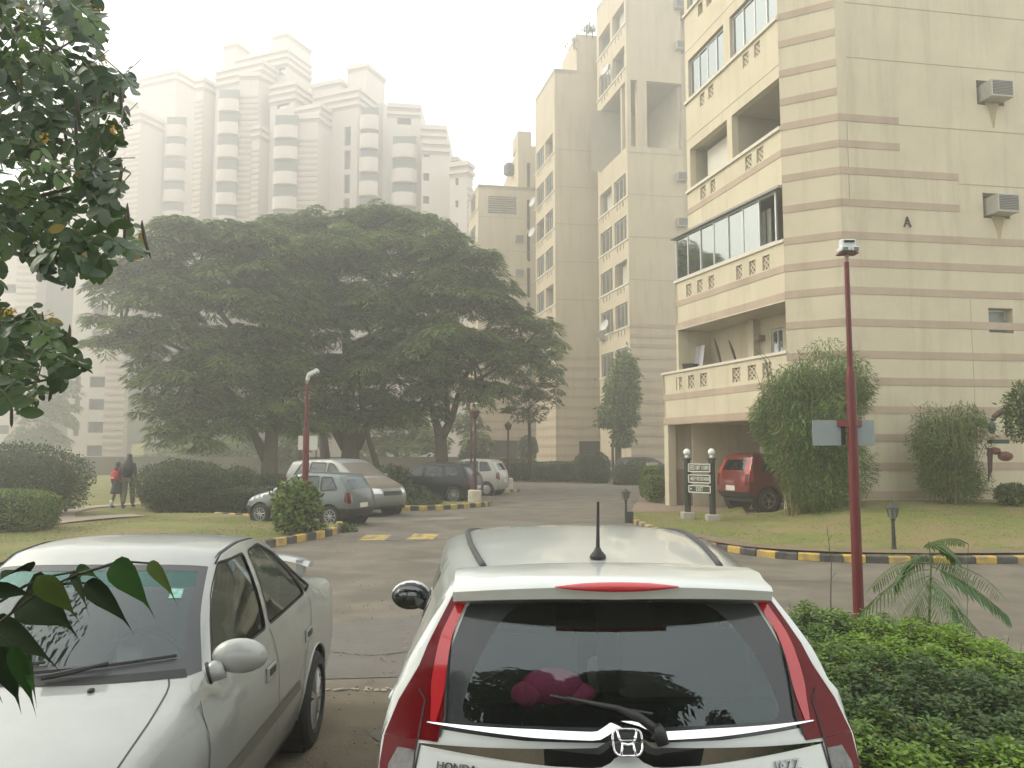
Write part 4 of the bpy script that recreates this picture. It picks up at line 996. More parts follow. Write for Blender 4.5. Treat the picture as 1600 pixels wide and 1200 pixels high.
        for key, fs in bk.items():
            k2 = name if key[1] == 0 else (key[0], key[1]); m_ = get(k2)
            if key[1]: m_.matl = key[3]
            used = sorted({i for f in fs for i in f}); ix = {j: k for k, j in enumerate(used)}
            pts = []
            for j in used:
                p = W3[j]
                if key[2]:
                    q = V[j]; e = .02; nn = (s.top(min(1, q.x/hw+e), q.y)-s.top(max(-1, q.x/hw-e), q.y)).cross(s.top(max(-1, min(1, q.x/hw)), q.y+e)-s.top(max(-1, min(1, q.x/hw)), q.y-e)).normalized(); p = p - nn*key[2]
                pts.append(p)
            m_.add(pts, [tuple(ix[i] for i in f) for f in fs])
        s.parts = {}
        for k, m_ in mbs.items():
            if k == name: o = m_.build(name, s.paint, s.root, smooth=True, merge=True, angle=72)
            else: o = m_.build(k[0], m_.matl, s.root, smooth=True, merge=True, angle=50)
            s.parts.setdefault(k if k == name else k[0], []).append(o)
        # dark gaps between panels
        g = MB()
        for pl in gaps_side:
            for sg in (1, -1): s.ribbon(g, [s.side(a, b, sg) for a, b in densify(pl, .06)], .007, .004, lambda p, sg=sg: Vector((sg, 0, .12)).normalized())
        for pl in gaps_top:
            d = densify(pl, .06); s.ribbon(g, [s.top(*q) for q in d], .007, .0015, None, [s.tn(*q) for q in d])
        if g.f: g.build('panel_gap', M_black, s.root)['kind'] = 'stuff'
        u = MB()          # dark underbody and wheel wells
        x = s.wprof[0][1]; u.box((0, s.L/2, s.sill+.06), (2*x-.08, s.L-.5, .10))
        for w_ in s.wheels:
            for sg in (1, -1):
                xo = interp(s.wprof, .5); n_ = 22; vs = [(sg*(xo-a_), w_+s.arch*1.005*math.cos(2*PI*k/n_), s.wz+s.arch*1.005*math.sin(2*PI*k/n_)) for a_ in (.028, .30) for k in range(n_)]
                u.add(vs, [(k, (k+1) % n_, n_+(k+1) % n_, n_+k) for k in range(n_)] + [tuple(range(n_, 2*n_))])
        u.build('underbody', M_blackp, s.root)
    def tn(s, u, v):
        e = .02; a = s.top(min(1, u+e), v)-s.top(max(-1, u-e), v); b = s.top(u, v+e)-s.top(u, v-e); return a.cross(b).normalized()
    def ribbon(s, mb, P3, wd, off, nf=None, Ns=None):
        L_ = []; n = len(P3)
        for i, p in enumerate(P3):
            t = (P3[min(i+1, n-1)]-P3[max(i-1, 0)]).normalized(); nn = Ns[i] if Ns else nf(p)
            b = nn.cross(t).normalized(); w_ = wd(i/(n-1)) if callable(wd) else wd
            L_ += [p+b*w_/2+nn*off, p-b*w_/2+nn*off]
        mb.add(L_, [(2*i, 2*i+1, 2*i+3, 2*i+2) for i in range(n-1)])
    def rod(s, name, pl, r, m, where='side', sgs=(1, -1), off=0, parent=None, n=6):
        out = []
        for sg in sgs:
            d = densify(pl, .07); mb = MB()
            pts = [s.side(a, b, sg)+Vector((sg*off, 0, 0)) for a, b in d] if where == 'side' else [s.top(a*(sg), b)+s.tn(a*sg, b)*off for a, b in d]
            mb.tube(pts, r, n); out.append(mb.build(name, m, parent or s.root, smooth=True))
        return out
    def seal(s, name, poly, wd, m, where='side', off=.002, sgs=(1, -1), parent=None):
        for sg in (sgs if where == 'side' else (1,)):
            mb = MB(); d = densify(list(poly)+[poly[0]], .05)
            if where == 'side': s.ribbon(mb, [s.side(a, b, sg) for a, b in d], wd, off, lambda p: Vector((sg, 0, .2)).normalized())
            else: s.ribbon(mb, [s.top(*q) for q in d], wd, off, None, [s.tn(*q) for q in d])
            mb.build(name, m, parent or s.root)
def densify(pl, h):
    out = []
    for i in range(len(pl)-1):
        a, b = Vector(pl[i]), Vector(pl[i+1]); k = max(1, int((b-a).length/h)); out += [tuple(a.lerp(b, j/k)) for j in range(k)]
    out.append(tuple(pl[-1])); return out
def wheel(root, x, y, z, r, w_, sg, spokes=10, rim=M_alloy, cap=False, dbl=False, detail=True):
    wh = MB(); Q = Matrix.Rotation(sg*PI/2, 3, 'Y'); ri = r*.66
    wh.lathe([(ri, -w_/2), (r*.93, -w_/2), (r, -w_*.36), (r, w_*.36), (r*.93, w_/2), (ri*1.08, w_/2+.006), (ri, w_*.36), (ri*.98, -w_*.2)], (0, 0, 0), 30 if detail else 18, Q, closed=True)
    o = wh.build('wheel', M_rubber, root, smooth=True, angle=40); o.location = (x, y, z)
    q = MB(); q.lathe([(ri*1.0, w_*.38), (ri*.99, w_*.44), (ri*.90, w_*.44), (ri*.87, w_*.15), (ri*.84, w_*.1)], (0, 0, 0), 28, Q, caps=False)
    if cap:
        q.lathe([(.001, w_*.50), (ri*.5, w_*.48), (ri*.92, w_*.40)], (0, 0, 0), 20, Q)
    else:
        for k in range(spokes):
            a = 2*PI*k/spokes
            for da in ((-.10, .10) if dbl else (0,)):
                b = a+da; p0 = Vector((ri*.16*math.cos(b), ri*.16*math.sin(b), w_*.40)); p1 = Vector((ri*.92*math.cos(b), ri*.92*math.sin(b), w_*.38))
                q.tube([Q @ p0, Q @ p1], [ri*.075, ri*.06], 5)
        q.lathe([(ri*.2, w_*.2), (ri*.22, w_*.42), (ri*.12, w_*.48), (.001, w_*.48)], (0, 0, 0), 14, Q)
    q.build('rim', rim, o, smooth=True, angle=35)
    if not cap:
        d = MB(); d.lathe([(ri*.84, w_*.12), (.001, w_*.11)], (0, 0, 0), 20, Q); d.build('brake_disc', mat('dark_metal', (.05, .05, .05), .6, metal=.4), o)
    return o
def interior(root, L, y0, y1, z0, w_, heads, m=None, sh=.45):
    mb = MB(); mb.box((0, (y0+y1)/2, z0-.05), (2*w_, y1-y0, .06)); mb.box((0, y1-.05, z0+.15), (2*w_-.1, .35, .35)); mb.build('cabin_floor', M_blackp, root)
    ms = m or mat('seat_fabric', (.20, .19, .17), .9)
    for (x, y, w__, d) in heads:
        s = MB(); s.box((x, y, z0+.22), (w__, .5, .16)); R_ = Matrix.Rotation(math.radians(-12*d), 3, 'X')
        s.box((x, y-d*.27, z0+.22+sh*.55), (w__, .12, sh*1.15), M=R_); s.box((x, y-d*.33, z0+.26+sh*1.22), (min(.26, w__*.5), .09, .17), M=R_)
        o = s.build('seat', ms, root); bv = o.modifiers.new('b', 'BEVEL'); bv.width = .04; bv.segments = 3; [setattr(p, 'use_smooth', True) for p in o.data.polygons]
M_cglass = glassmat('car_glass', (.50, .55, .53), 1.85, 0, (.86, .98, 1)); M_cglassd = glassmat('dark_car_glass', (.10, .115, .11), 1.7, 0, (.9, .98, 1))
M_seal = mat('rubber_seal', (.015, .015, .015), .6); M_frit = mat('glass_border', (.035, .04, .042), .12, spec=.6)
M_lred = mat('red_lamp_lens', (.115, .002, .004), .10, spec=.25); M_lclear = mat('clear_lamp_lens', (.70, .71, .70), .08, metal=.3, coat=1); M_ldark = mat('dark_lamp_lens', (.07, .065, .06), .1, spec=.8, coat=1, var=.5, vscale=40)
M_amber = mat('amber_lens', (.5, .18, .02), .2, coat=1)
M_plate = mat('number_plate', (.62, .60, .52), .6)
# ---------------------------------------------------------------- white hatchback (rear towards the camera)
M_wcar = mat('white_pearl_paint', (.60, .63, .60), .28, metal=.0, coat=1, spec=.5, var=.03, vscale=5)
JY = 2.52; JX = .368
hb = thing('hatchback', 'large white hatchback seen from behind, with roof aerial and tall red tail lamps', 'car', (JX, JY, 0), math.radians(.7))
spine = [(.12, .24, .70, 0, .10), (.01, .36, .77, 0, .16), (.0, .60, .825, 0, .20), (.04, .80, .815, 0, .21), (.11, .955, .81, 0, .19), (.142, 1.01, .795, 0, .17), (.255, 1.25, .70, .0, .12), (.45, 1.44, .59, .01, .06), (.50, 1.485, .59, .035, .08), (.78, 1.505, .605, .05, .0),
         (1.3, 1.525, .655, .055, 0), (1.9, 1.53, .69, .06, 0), (2.35, 1.50, .67, .06, -.04), (2.55, 1.45, .60, .06, -.06), (3.30, 1.03, .68, .05, -.22), (3.62, .90, .66, .07, -.22), (3.86, .74, .62, .03, -.22), (3.95, .55, .60, 0, -.25), (3.93, .3, .58, 0, -.25)]
J = Car(hb, 3.95, spine, .20, [(0, 1.0), (.4, 1.02), (1.2, .98), (3.95, .92)], [(.2, .78), (.4, .84), (.62, .862), (.85, .858), (1.0, .83), (1.1, .80)], (.68, 3.20), M_wcar, h=.07, arch=.345)
vg0, vg1 = J.vk(5), J.vk(7)
def vz(z):                          # spine parameter of a height on the tailgate
    i = int(np.argmax(J.sp[:, 1])); return float(np.interp(z, J.sp[:i, 1], J.v[:i]))
ub = lambda v_: .79 + (v_-vg0)/(vg1-vg0)*.10
glass = [(-.78, vz(1.022)), (-.40, vz(1.008)), (.40, vz(1.008)), (.78, vz(1.022)), (.80, vz(1.12)), (.83, vz(1.26)), (.845, vz(1.385)), (.80, vz(1.43)), (-.80, vz(1.43)), (-.845, vz(1.385)), (-.83, vz(1.26)), (-.80, vz(1.12))]
inner = rounded([(-.70, vz(1.05)), (.70, vz(1.05)), (.69, vz(1.20)), (.60, vz(1.40)), (-.60, vz(1.40)), (-.69, vz(1.20))], .16, 5)
lampR = [(.76, vz(.985)), (.755, vz(1.06)), (.80, vz(1.17)), (.855, vz(1.32)), (.87, vz(1.435)), (.965, vz(1.432)), (.955, vz(1.32)), (.95, vz(1.20)), (.985, vz(1.09)), (.99, vz(.985))]
mir = lambda pl: [(-a, b) for a, b in pl][::-1]
lowR = [(.845, vz(.984)), (.99, vz(.984)), (.995, vz(.90)), (.99, vz(.76)), (.88, vz(.72)), (.85, vz(.80))]
clR = [(.845, vz(.955)), (.92, vz(.955)), (.955, vz(.90)), (.955, vz(.80)), (.88, vz(.75)), (.86, vz(.80))]
garn = [(-.82, vz(.975)), (-.30, vz(.945)), (.30, vz(.945)), (.82, vz(.975)), (.83, vz(.995)), (.5, vz(.985)), (-.5, vz(.985)), (-.83, vz(.995))]
zs_ = .955
sideLamp = [(0, .99), (.29, 1.05), (.32, 1.01), (.30, .9), (.24, .76), (0, .74)]
wF = rounded([(.93, 1.02), (1.75, 1.0), (1.75, 1.40), (1.05, 1.40)], .05); wM = rounded([(1.82, .99), (2.62, .965), (2.62, 1.28), (2.35, 1.38), (1.82, 1.40)], .05); wQ = rounded([(.62, 1.09), (.86, 1.04), (.98, 1.36)], .03); wT = [(2.68, .96), (3.05, .95), (2.70, 1.20)]
J.body(side_regions=[(wF, 'window', M_cglassd, .006), (wM, 'window', M_cglassd, .006), (wQ, 'window', M_cglassd, .006), (wT, 'window', M_cglassd, .004), (sideLamp, 'tail_lamp', M_lred, -.003)],
       top_regions=[(lampR, 'tail_lamp', M_lred, -.004), (mir(lampR), 'tail_lamp', M_lred, -.004), (inner, 'rear_window', M_cglass, .0), (glass, 'rear_window_border', M_frit, .001),
                    (clR, 'reversing_lamp', M_ldark, -.007), (mir(clR), 'reversing_lamp', M_ldark, -.007), (lowR, 'tail_lamp', M_lred, -.004), (mir(lowR), 'tail_lamp', M_lred, -.004),
                    ([(-.86, J.vk(13.1)), (.86, J.vk(13.1)), (.92, J.vk(13.95)), (-.92, J.vk(13.95))], 'windscreen', M_cglass, .004)],
       gaps_side=[[(1.78, 1.0), (1.78, .3)], [(.86, 1.0), (.95, .75), (1.02, .55)], [(2.66, .96), (2.70, .3)]],
       gaps_top=[[(-.83, vz(.975)), (-.86, vz(.78)), (-.80, vz(.70)), (.80, vz(.70)), (.86, vz(.78)), (.83, vz(.975))], [(-.97, J.vk(8.66)), (-.6, J.vk(8.74)), (0, J.vk(8.76)), (.6, J.vk(8.74)), (.97, J.vk(8.66))]], wz=.29)
for sg in (1, -1):
    mb = MB(); d = densify([(sg*.86, vz(.72)), (sg*.842, vz(.985)), (sg*.865, vz(1.10)), (sg*.91, vz(1.13))], .04); J.ribbon(mb, [J.top(*q) for q in d], .006, .006, None, [J.tn(*q) for q in d]); mb.build('lamp_seal', M_seal, hb)
    mb = MB(); d = densify([(sg*.757, vz(1.0)), (sg*.755, vz(1.06)), (sg*.80, vz(1.17)), (sg*.855, vz(1.30)), (sg*.87, vz(1.405))], .04); J.ribbon(mb, [J.top(*q) for q in d], .009, .006, None, [J.tn(*q) for q in d]); mb.build('lamp_seal', M_seal, hb)
for sg in (1, -1):                # bright inner light guides of the lamps
    mb = MB(); pl = [(sg*.886, vz(1.395)), (sg*.878, vz(1.30)), (sg*.838, vz(1.18)), (sg*.812, vz(1.10)), (sg*.80, vz(1.04))]; d = densify(pl, .03)
    J.ribbon(mb, [J.top(*q) for q in d], lambda t: (.036+.022*t)*min(1, .35+2.5*(1-t)), .0075, None, [J.tn(*q) for q in d]); mb.build('light_guide', mat('bright_red_lens', (.42, .010, .016), .12, coat=1), hb, smooth=True)
# spoiler with brake lamp
mb = MB(); n = 24; rows = []
for i in range(n+1):
    u = -1+2*i/n; a = abs(u); w_ = .575
    x = u*w_; yb = .30+.10*a**2.5; zb = 1.435-.035*a**2.2
    zb += .042; rows.append([(x, .69, 1.503-.02*a**2), (x, .55, 1.506-.022*a**2), (x, yb+.10, zb+.024), (x, yb+.015, zb+.012), (x, yb, zb-.002), (x, yb+.014, zb-.036-.012*(1-a)), (x*.985, yb+.11, zb-.075), (x*.97, yb+.2, zb-.06)])
k = len(rows[0])
mb.add([p for r in rows for p in r], [(i*k+j, (i+1)*k+j, (i+1)*k+j+1, i*k+j+1) for i in range(n) for j in range(k-1)] + [tuple(range(k)), tuple(range(n*k+k-1, n*k-1, -1))])
mb.build('spoiler', M_wcar, hb, smooth=True, merge=True, angle=40)
mb = MB(); n = 20; vs = []
for i in range(n+1):
    u = -1+2*i/n; x = u*.215; t = (1-abs(u)**2.2); y = .292+.10*abs(x/.575)**2.5; z = 1.474
    vs += [(x, y+.02, z+.014*t+.001), (x, y-.008, z+.006*t), (x, y-.006, z-.014*t), (x, y+.03, z-.018*t-.001)]
mb.add(vs, [(i*4+j, (i+1)*4+j, (i+1)*4+j+1, i*4+j+1) for i in range(n) for j in range(3)]); mb.build('brake_lamp', mat('brake_lamp_red', (.50, .02, .03), .15, coat=1), hb, smooth=True)
J.rod('roof_moulding', [(.785, J.vk(8.78)), (.805, J.vk(9.25)), (.83, J.vk(10)), (.85, J.vk(11)), (.85, J.vk(12.6))], .014, mat('moulding_grey', (.05, .05, .05), .6), 'top', off=.002)
# chrome bar, emblem, lettering
mb = MB(); cz = lambda u: .995+.0*u
pl = []
for i in range(61):
    u = -.82+1.64*i/60; a = abs(u); z = 1.018 + .012*max(0, a-.15)/.67*1.0 + (.030*math.exp(-(a/.085)**4)); pl.append((u, vz(z)))
J.ribbon(mb, [J.top(*q) for q in pl], lambda t: .030*min(1, .12+3.2*min(t, 1-t)), .016, None, [(J.tn(*q)+Vector((0, -.15, .9))).normalized() for q in pl])
mb.build('chrome_bar', M_chrome, hb, smooth=True)
mb = MB(); pl2 = [(u, v_-.042) for u, v_ in pl]
J.ribbon(mb, [J.top(*q) for q in pl2], lambda t: .078*min(1, .1+2.2*min(t, 1-t)), .030, None, [(J.tn(*q)+Vector((0, 0, -.75))).normalized() for q in pl2]); mb.build('chrome_garnish', mat('garnish_chrome', (.42, .43, .42), .05, metal=1), hb, smooth=True)
ec = J.top(0.0, vz(1.004)); en = J.tn(0, vz(1.004)); EM = Matrix((Vector((1, 0, 0)), en.cross(Vector((1, 0, 0))), en)).transposed()
def em(a, b, c=0): return ec + EM @ Vector((a*.92, b*.92, .042+c))
em_r = MB(); ring = []
for k in range(40):
    a = 2*PI*k/40; r = 4; ct, st = math.cos(a), math.sin(a); ring.append((.050*math.copysign(abs(ct)**(2/r), ct)*(1+.08*st), .043*math.copysign(abs(st)**(2/r), st)))
em_r.tube([em(*q) for q in ring+[ring[0]]], .0042, 6)
for sx in (1, -1):
    em_r.tube([em(sx*.034, .040), em(sx*.028, .012), em(sx*.020, -.002)], [.005, .006, .0045], 6); em_r.tube([em(sx*.020, -.004), em(sx*.021, -.02), em(sx*.025, -.040)], [.0045, .0055, .005], 6)
em_r.tube([em(-.02, -.003), em(0, -.008), em(.02, -.003)], .0055, 6)
emo = em_r.build('emblem', M_chrome, hb, smooth=True)
mb = MB(); mb.add([em(a*.97, b*.97, -.004) for a, b in ring], [tuple(range(40))]); mb.build('emblem_base', M_blackp, emo)
rot = EM.to_euler()
def badge(s_, u, z, size, sx):
    p = J.top(u, vz(z)); nn = J.tn(u, vz(z)); xx = (J.top(u+.05, vz(z))-J.top(u-.05, vz(z))).normalized(); q = Matrix((xx, nn.cross(xx), nn)).transposed()
    cu = bpy.data.curves.new('lettering', 'FONT'); cu.body = s_; cu.size = size; cu.extrude = .003; cu.align_x = 'CENTER'; cu.align_y = 'CENTER'; cu.offset = .0004
    dg = bpy.context.evaluated_depsgraph_get(); t = bpy.data.objects.new('t', cu); COL.objects.link(t); dg.update(); me = bpy.data.meshes.new_from_object(t.evaluated_get(dg)); bpy.data.objects.remove(t)
    me.materials.clear(); me.materials.append(mat('dark_chrome', (.30, .31, .30), .06, metal=1)); o = bpy.data.objects.new('lettering', me); COL.objects.link(o); o.parent = hb
    o.location = p + nn*.006; o.rotation_euler = q.to_euler(); o.scale = (sx, 1, 1)
badge('HONDA', -.67, .922, .031, 1.2); badge('JAZZ', .65, .925, .045, .95)
mb = MB(); mb.box((0, .035, .875), (.56, .03, .13)); mb.build('plate_recess', M_blackp, hb); mb = MB(); mb.box((0, .016, .862), (.50, .01, .11)); mb.build('number_plate', M_plate, hb)
# rear wiper
mb = MB(); b0 = J.top(.135, vz(1.03))+J.tn(.1, vz(1.0))*.03; b1 = J.top(-.03, vz(1.10))+J.tn(0, vz(1.06))*.035; b2 = J.top(-.25, vz(1.13))+J.tn(0, vz(1.1))*.02
mb.tube([b0+Vector((.01, -.01, -.035)), b0, b0+Vector((-.01, 0, .02))], [.020, .022, .018], 10); mb.tube([b0, b0.lerp(b1, .5)+Vector((0, -.005, .012)), b1, b2], [.017, .014, .009, .005], 8)
mb.build('wiper_arm', M_blackp, hb, smooth=True)
mb = MB(); d = [(-.32+.44*i/16, vz(1.135-.05*(i/16))) for i in range(17)]; mb.tube([J.top(*q)+J.tn(*q)*.012 for q in d], .006, 5); mb.build('wiper_blade', M_seal, hb)
# aerial
mb = MB(); ax = J.top(-.015, J.vk(9.0))+Vector((0, 0, .004)); mb.lathe([(.034, 0), (.032, .012), (.016, .03), (.011, .042)], ax, 14); an = mb.build('aerial', M_blackp, hb, smooth=True)
mb = MB(); mb.tube([ax+Vector((0, 0, .035)), ax+Vector((.003, .015, .12)), ax+Vector((.006, .028, .225))], [.0085, .0065, .0055], 8); mb.build('rod', M_seal, an)
# mirrors
for sg in (1, -1):
    c = Vector((sg*.965, 2.55, 1.045)); mb = MB(); mb.ell(c, (.12, .07, .085), 16, 10); mb.tube([c+Vector((-sg*.05, 0, -.03)), c+Vector((-sg*.22, .03, -.08))], [.03, .03], 8); mb.tube([c+Vector((-sg*.05, 0, -.05)), c+Vector((-sg*.14, .03, -.09))], [.025, .03], 8)
    mo = mb.build('mirror', M_blackp, hb, smooth=True)
    g = MB(); g.ell(c+Vector((0, .012, .004)), (.123, .071, .087), 16, 10); g.build('mirror_cap', M_wcar, mo, smooth=True)
    g = MB(); g.ell(c+Vector((0, -.045, 0)), (.10, .026, .066), 16, 8); g.build('mirror_glass', mat('mirror_surface', (.12, .13, .13), .02, metal=1), mo, smooth=True)
for y in (.98, 1.95):
    J.rod('door_handle', [(y, .90), (y+.17, .895)], .014, M_wcar, off=.02)
for y in (.68, 3.20):
    for sg in (1, -1): wheel(hb, sg*.735, y, .295, .295, .18, sg, 8)
interior(hb, 3.95, .35, 3.2, .42, .68, [(-.36, 1.15, .55, 1), (.36, 1.15, .55, 1), (-.36, 2.15, .5, 1), (.36, 2.15, .5, 1)], mat('seat_beige', (.38, .36, .31), .9), .50)
mb = MB(); mb.box((0, .62, .93), (1.25, .55, .03)); mb.box((0, .5, .98), (1.2, .06, .1)); mb.build('parcel_shelf', M_blackp, hb)
toy = thing('plush_toy', 'pink plush pillow toy lying inside the rear window of the white hatchback', 'toy', (JX-.225, JY+.42, 1.045)); toy.scale = (.74, .8, .95)
mb = MB(); mb.ell((0, 0, .065), (.155, .09, .065), 16, 10, .03, 1); mb.ell((-.12, -.03, .045), (.08, .07, .045), 12, 8, .03, 2); mb.ell((.12, -.01, .04), (.09, .06, .04), 12, 8, .02, 3)
mb.build('toy', mat('pink_plush', (.95, .13, .34), .9, var=.15, vscale=30), toy, smooth=True)
# ---------------------------------------------------------------- silver sedan (front towards the camera)
M_scar = mat('silver_paint', (.335, .35, .33), .40, metal=.25, coat=.8, var=.05, vscale=5)
sd_ = thing('sedan', 'large silver saloon in the lower left, bonnet towards the camera, leaves hanging over its windscreen', 'car', (-2.17, 6.47, 0), math.radians(181.6)); sd_.scale = (1.04, 1.04, 1.045)
spine = [(.10, .25, .66, 0, .10), (.0, .42, .70, 0, .14), (.0, .62, .74, 0, .17), (.05, .86, .74, .0, .15), (.14, .945, .71, .02, .12), (.55, .985, .66, .04, .02), (.78, 1.06, .63, .03, .05), (1.15, 1.29, .55, .02, .06), (1.38, 1.365, .525, .03, .03), (1.75, 1.395, .53, .04, 0), (2.05, 1.375, .535, .04, -.04), (2.18, 1.335, .535, .03, -.07), (2.55, 1.13, .60, .015, -.14), (2.90, .93, .70, .02, -.24), (3.05, .905, .735, .045, -.24), (3.55, .83, .725, .06, -.2), (3.92, .72, .68, .06, -.2), (4.08, .60, .62, 0, -.2), (4.10, .42, .64, 0, -.22), (4.04, .26, .62, 0, -.22)]
S = Car(sd_, 4.1, spine, .20, [(0, .93), (.8, .945), (1.6, .925), (2.9, .90), (4.1, .82)], [(.2, .74), (.38, .79), (.55, .805), (.75, .80), (.88, .775), (.95, .75)], (.97, 3.335), M_scar, h=.07, arch=.325)
wR = rounded([(1.08, .965), (1.90, .945), (1.72, 1.305), (1.46, 1.315), (1.25, 1.23)], .035); wR2 = [(.88, .975), (1.05, .968), (1.21, 1.20), (1.12, 1.15)]
wFr = rounded([(1.97, .94), (2.78, .925), (2.38, 1.20), (2.15, 1.295), (1.80, 1.305)], .035)
wscreen = [(-.93, S.vk(11.18)), (.93, S.vk(11.18)), (.955, S.vk(13.0)), (.90, S.vk(13.12)), (-.90, S.vk(13.12)), (-.955, S.vk(13.0))]
inner = rounded([(-.86, S.vk(11.30)), (.86, S.vk(11.30)), (.87, S.vk(12.75)), (-.87, S.vk(12.75))], .05)
band_ = [(-.86, S.vk(11.30)), (.86, S.vk(11.30)), (.865, S.vk(11.58)), (-.865, S.vk(11.58))]
headl = [(3.78, .72), (4.02, .68), (4.05, .56), (3.85, .56)]
S.body(side_regions=[(wR, 'window', M_cglass, .006), (wR2, 'window', M_cglass, .006), (wFr, 'window', M_cglass, .006), ([(0, .86), (.16, .87), (.18, .70), (0, .70)], 'tail_lamp', M_lred, -.002), (headl, 'headlamp', M_lclear, -.003), ([(.0, .20), (.0, .235), (4.1, .235), (4.1, .2)], 'sill_trim', M_blackp, 0)],
       top_regions=[(band_, 'sun_strip', glassmat('green_sun_strip', (.10, .42, .36), 1.85, 0, (.6, 1, .93)), .002), (inner, 'windscreen', M_cglass, .002), (wscreen, 'windscreen_border', mat('windscreen_seal', (.06, .065, .07), .4), .001),
                    (rounded([(-.85, S.vk(6.2)), (.85, S.vk(6.2)), (.86, S.vk(7.9)), (-.86, S.vk(7.9))], .05), 'rear_window', M_cglass, .003),
                    ([(-.6, S.vk(16.3)), (.6, S.vk(16.3)), (.6, S.vk(16.9)), (-.6, S.vk(16.9))], 'front_grille', M_blackp, .005)],
       gaps_side=[[(1.93, .93), (1.90, .6), (1.92, .28)], [(1.0, .96), (1.10, .80), (1.30, .62), (1.36, .3)], [(2.90, .855), (2.93, .6), (2.88, .28)], [(.55, .90), (.60, .85)]],
       gaps_top=[[(-.80, S.vk(13.15)), (-.86, S.vk(14.5)), (-.93, S.vk(15.8))], [(.80, S.vk(13.15)), (.86, S.vk(14.5)), (.93, S.vk(15.8))], [(-.965, S.vk(10.9)), (-.965, S.vk(9)), (-.95, S.vk(8))], [(.965, S.vk(10.9)), (.965, S.vk(9)), (.95, S.vk(8))]], wz=.29)
for wq in (wR, wR2, wFr): S.seal('window_seal', wq, .014, M_seal)
for sg in (1, -1):                  # body-colour door frame bead, rubbing strip, mud flap
    mb = MB(); d = densify([(1.43, .50), (2.85, .49)], .08); S.ribbon(mb, [S.side(a, b, sg) for a, b in d], .055, .009, lambda p: Vector((sg, 0, .1)).normalized()); mb.build('rubbing_strip', mat('strip_grey', (.13, .12, .10), .5), sd_)
    mb = MB(); d = densify([(3.0, .49), (2.93, .49)], .08); mb.box((sg*.70, .60, .24), (.16, .01, .22)); mb.build('mud_flap', M_seal, sd_)
    arch = [(0.97+.335*math.cos(a), .29+.335*math.sin(a)) for a in [lerp(-.1, PI+.1, k/14) for k in range(15)]]; mb = MB(); d = densify(arch, .06); mb.tube([S.side(a, b, sg)+Vector((sg*.002, 0, 0)) for a, b in d], .008, 5); mb.build('arch_lip', M_scar, sd_, smooth=True)
    for y in (1.22, 2.06):
        p = S.side(y, .74, sg); mb = MB(); mb.box(p+Vector((sg*.004, 0, 0)), (.012, .15, .075)); hd = mb.build('door_handle', M_scar, sd_); bv = hd.modifiers.new('b', 'BEVEL'); bv.width = .012; bv.segments = 2
        mb = MB(); mb.box(p+Vector((sg*.011, -.01, .008)), (.006, .10, .032)); mb.build('recess', M_black, hd)
    # mirror
    c = Vector((sg*.815, 2.765, .985)); mb = MB(); prof = []
    mb.ell(c+Vector((sg*.04, 0, .012)), (.118, .058, .072), 18, 12); mb.tube([c+Vector((-sg*.02, .02, -.03)), c+Vector((-sg*.09, .04, -.055))], [.045, .04], 10)
    mo = mb.build('mirror', M_scar, sd_, smooth=True); sm = MB(); sm.tube([c+Vector((-sg*.072, .035, -.048)), c+Vector((-sg*.082, .038, -.051))], [.046, .046], 12); sm.build('mirror_joint', M_seal, mo)
    g = MB(); g.ell(c+Vector((sg*.04, -.035, .01)), (.105, .03, .054), 16, 8); g.build('mirror_glass', mat('mirror_surface', (.12, .13, .13), .02, metal=1), mo, smooth=True)
    g = MB(); g.ell(S.side(3.15, .60, sg), (.012, .045, .028), 12, 8); g.build('side_repeater', M_lclear, sd_, smooth=True)
    wheel(sd_, sg*.725, .97, .288, .288, .17, sg, 11, dbl=True); wheel(sd_, sg*.725, 3.335, .288, .288, .17, sg, 11, dbl=True)
# boot spoiler
mb = MB(); rows = []; n = 20
for i in range(n+1):
    u = -1+2*i/n; a = abs(u); x = u*.60; y = .10+.10*a**2.5; z = 1.075-.05*a**4
    rows.append([(x, y-.02, z), (x, y+.03, z+.024), (x, y+.13, z+.016), (x, y+.17, z-.004), (x, y+.07, z-.022), (x, y-.01, z-.018)])
k = 6; mb.add([p for r in rows for p in r], [(i*k+j, (i+1)*k+j, (i+1)*k+(j+1) % k, i*k+(j+1) % k) for i in range(n) for j in range(k)] + [tuple(range(k)), tuple(range(n*k+k-1, n*k-1, -1))])
for sg in (1, -1): mb.box((sg*.53, .27, 1.01), (.05, .12, .11))
mb.build('spoiler', M_scar, sd_, smooth=True, merge=True, angle=40)
# wipers and cowl
mb = MB(); d = [(-.88+1.70*i/20, S.vk(13.03-.0*i)) for i in range(21)]; S.ribbon(mb, [S.top(*q) for q in d], .05, .004, None, [S.tn(*q) for q in d]); mb.build('cowl', M_seal, sd_)
for (u0, u1) in ((.70, -.10), (-.05, -.82)):
    mb = MB(); d = [(lerp(u0, u1, i/12), S.vk(lerp(12.88, 12.72, i/12))) for i in range(13)]
    mb.tube([S.top(*q)+S.tn(*q)*.012 for q in d], .007, 5); d2 = [(lerp(u0-.1, lerp(u0, u1, .55), i/6), S.vk(lerp(13.02, 12.80, i/6))) for i in range(7)]; mb.tube([S.top(*q)+S.tn(*q)*.026 for q in d2], [.012]*4+[.009, .008, .007], 6); mb.build('wiper', M_seal, sd_)
for u in (-.45, .25):
    mb = MB(); p = S.top(u, S.vk(13.7)); mb.ell(p+Vector((0, 0, .006)), (.014, .018, .009), 8, 5); mb.build('washer_jet', M_seal, sd_)
S.rod('roof_drip_rail', [(.97, S.vk(8.2)), (.985, S.vk(9)), (.985, S.vk(10.5)), (.98, S.vk(11.1))], .006, M_seal, 'top', off=0)
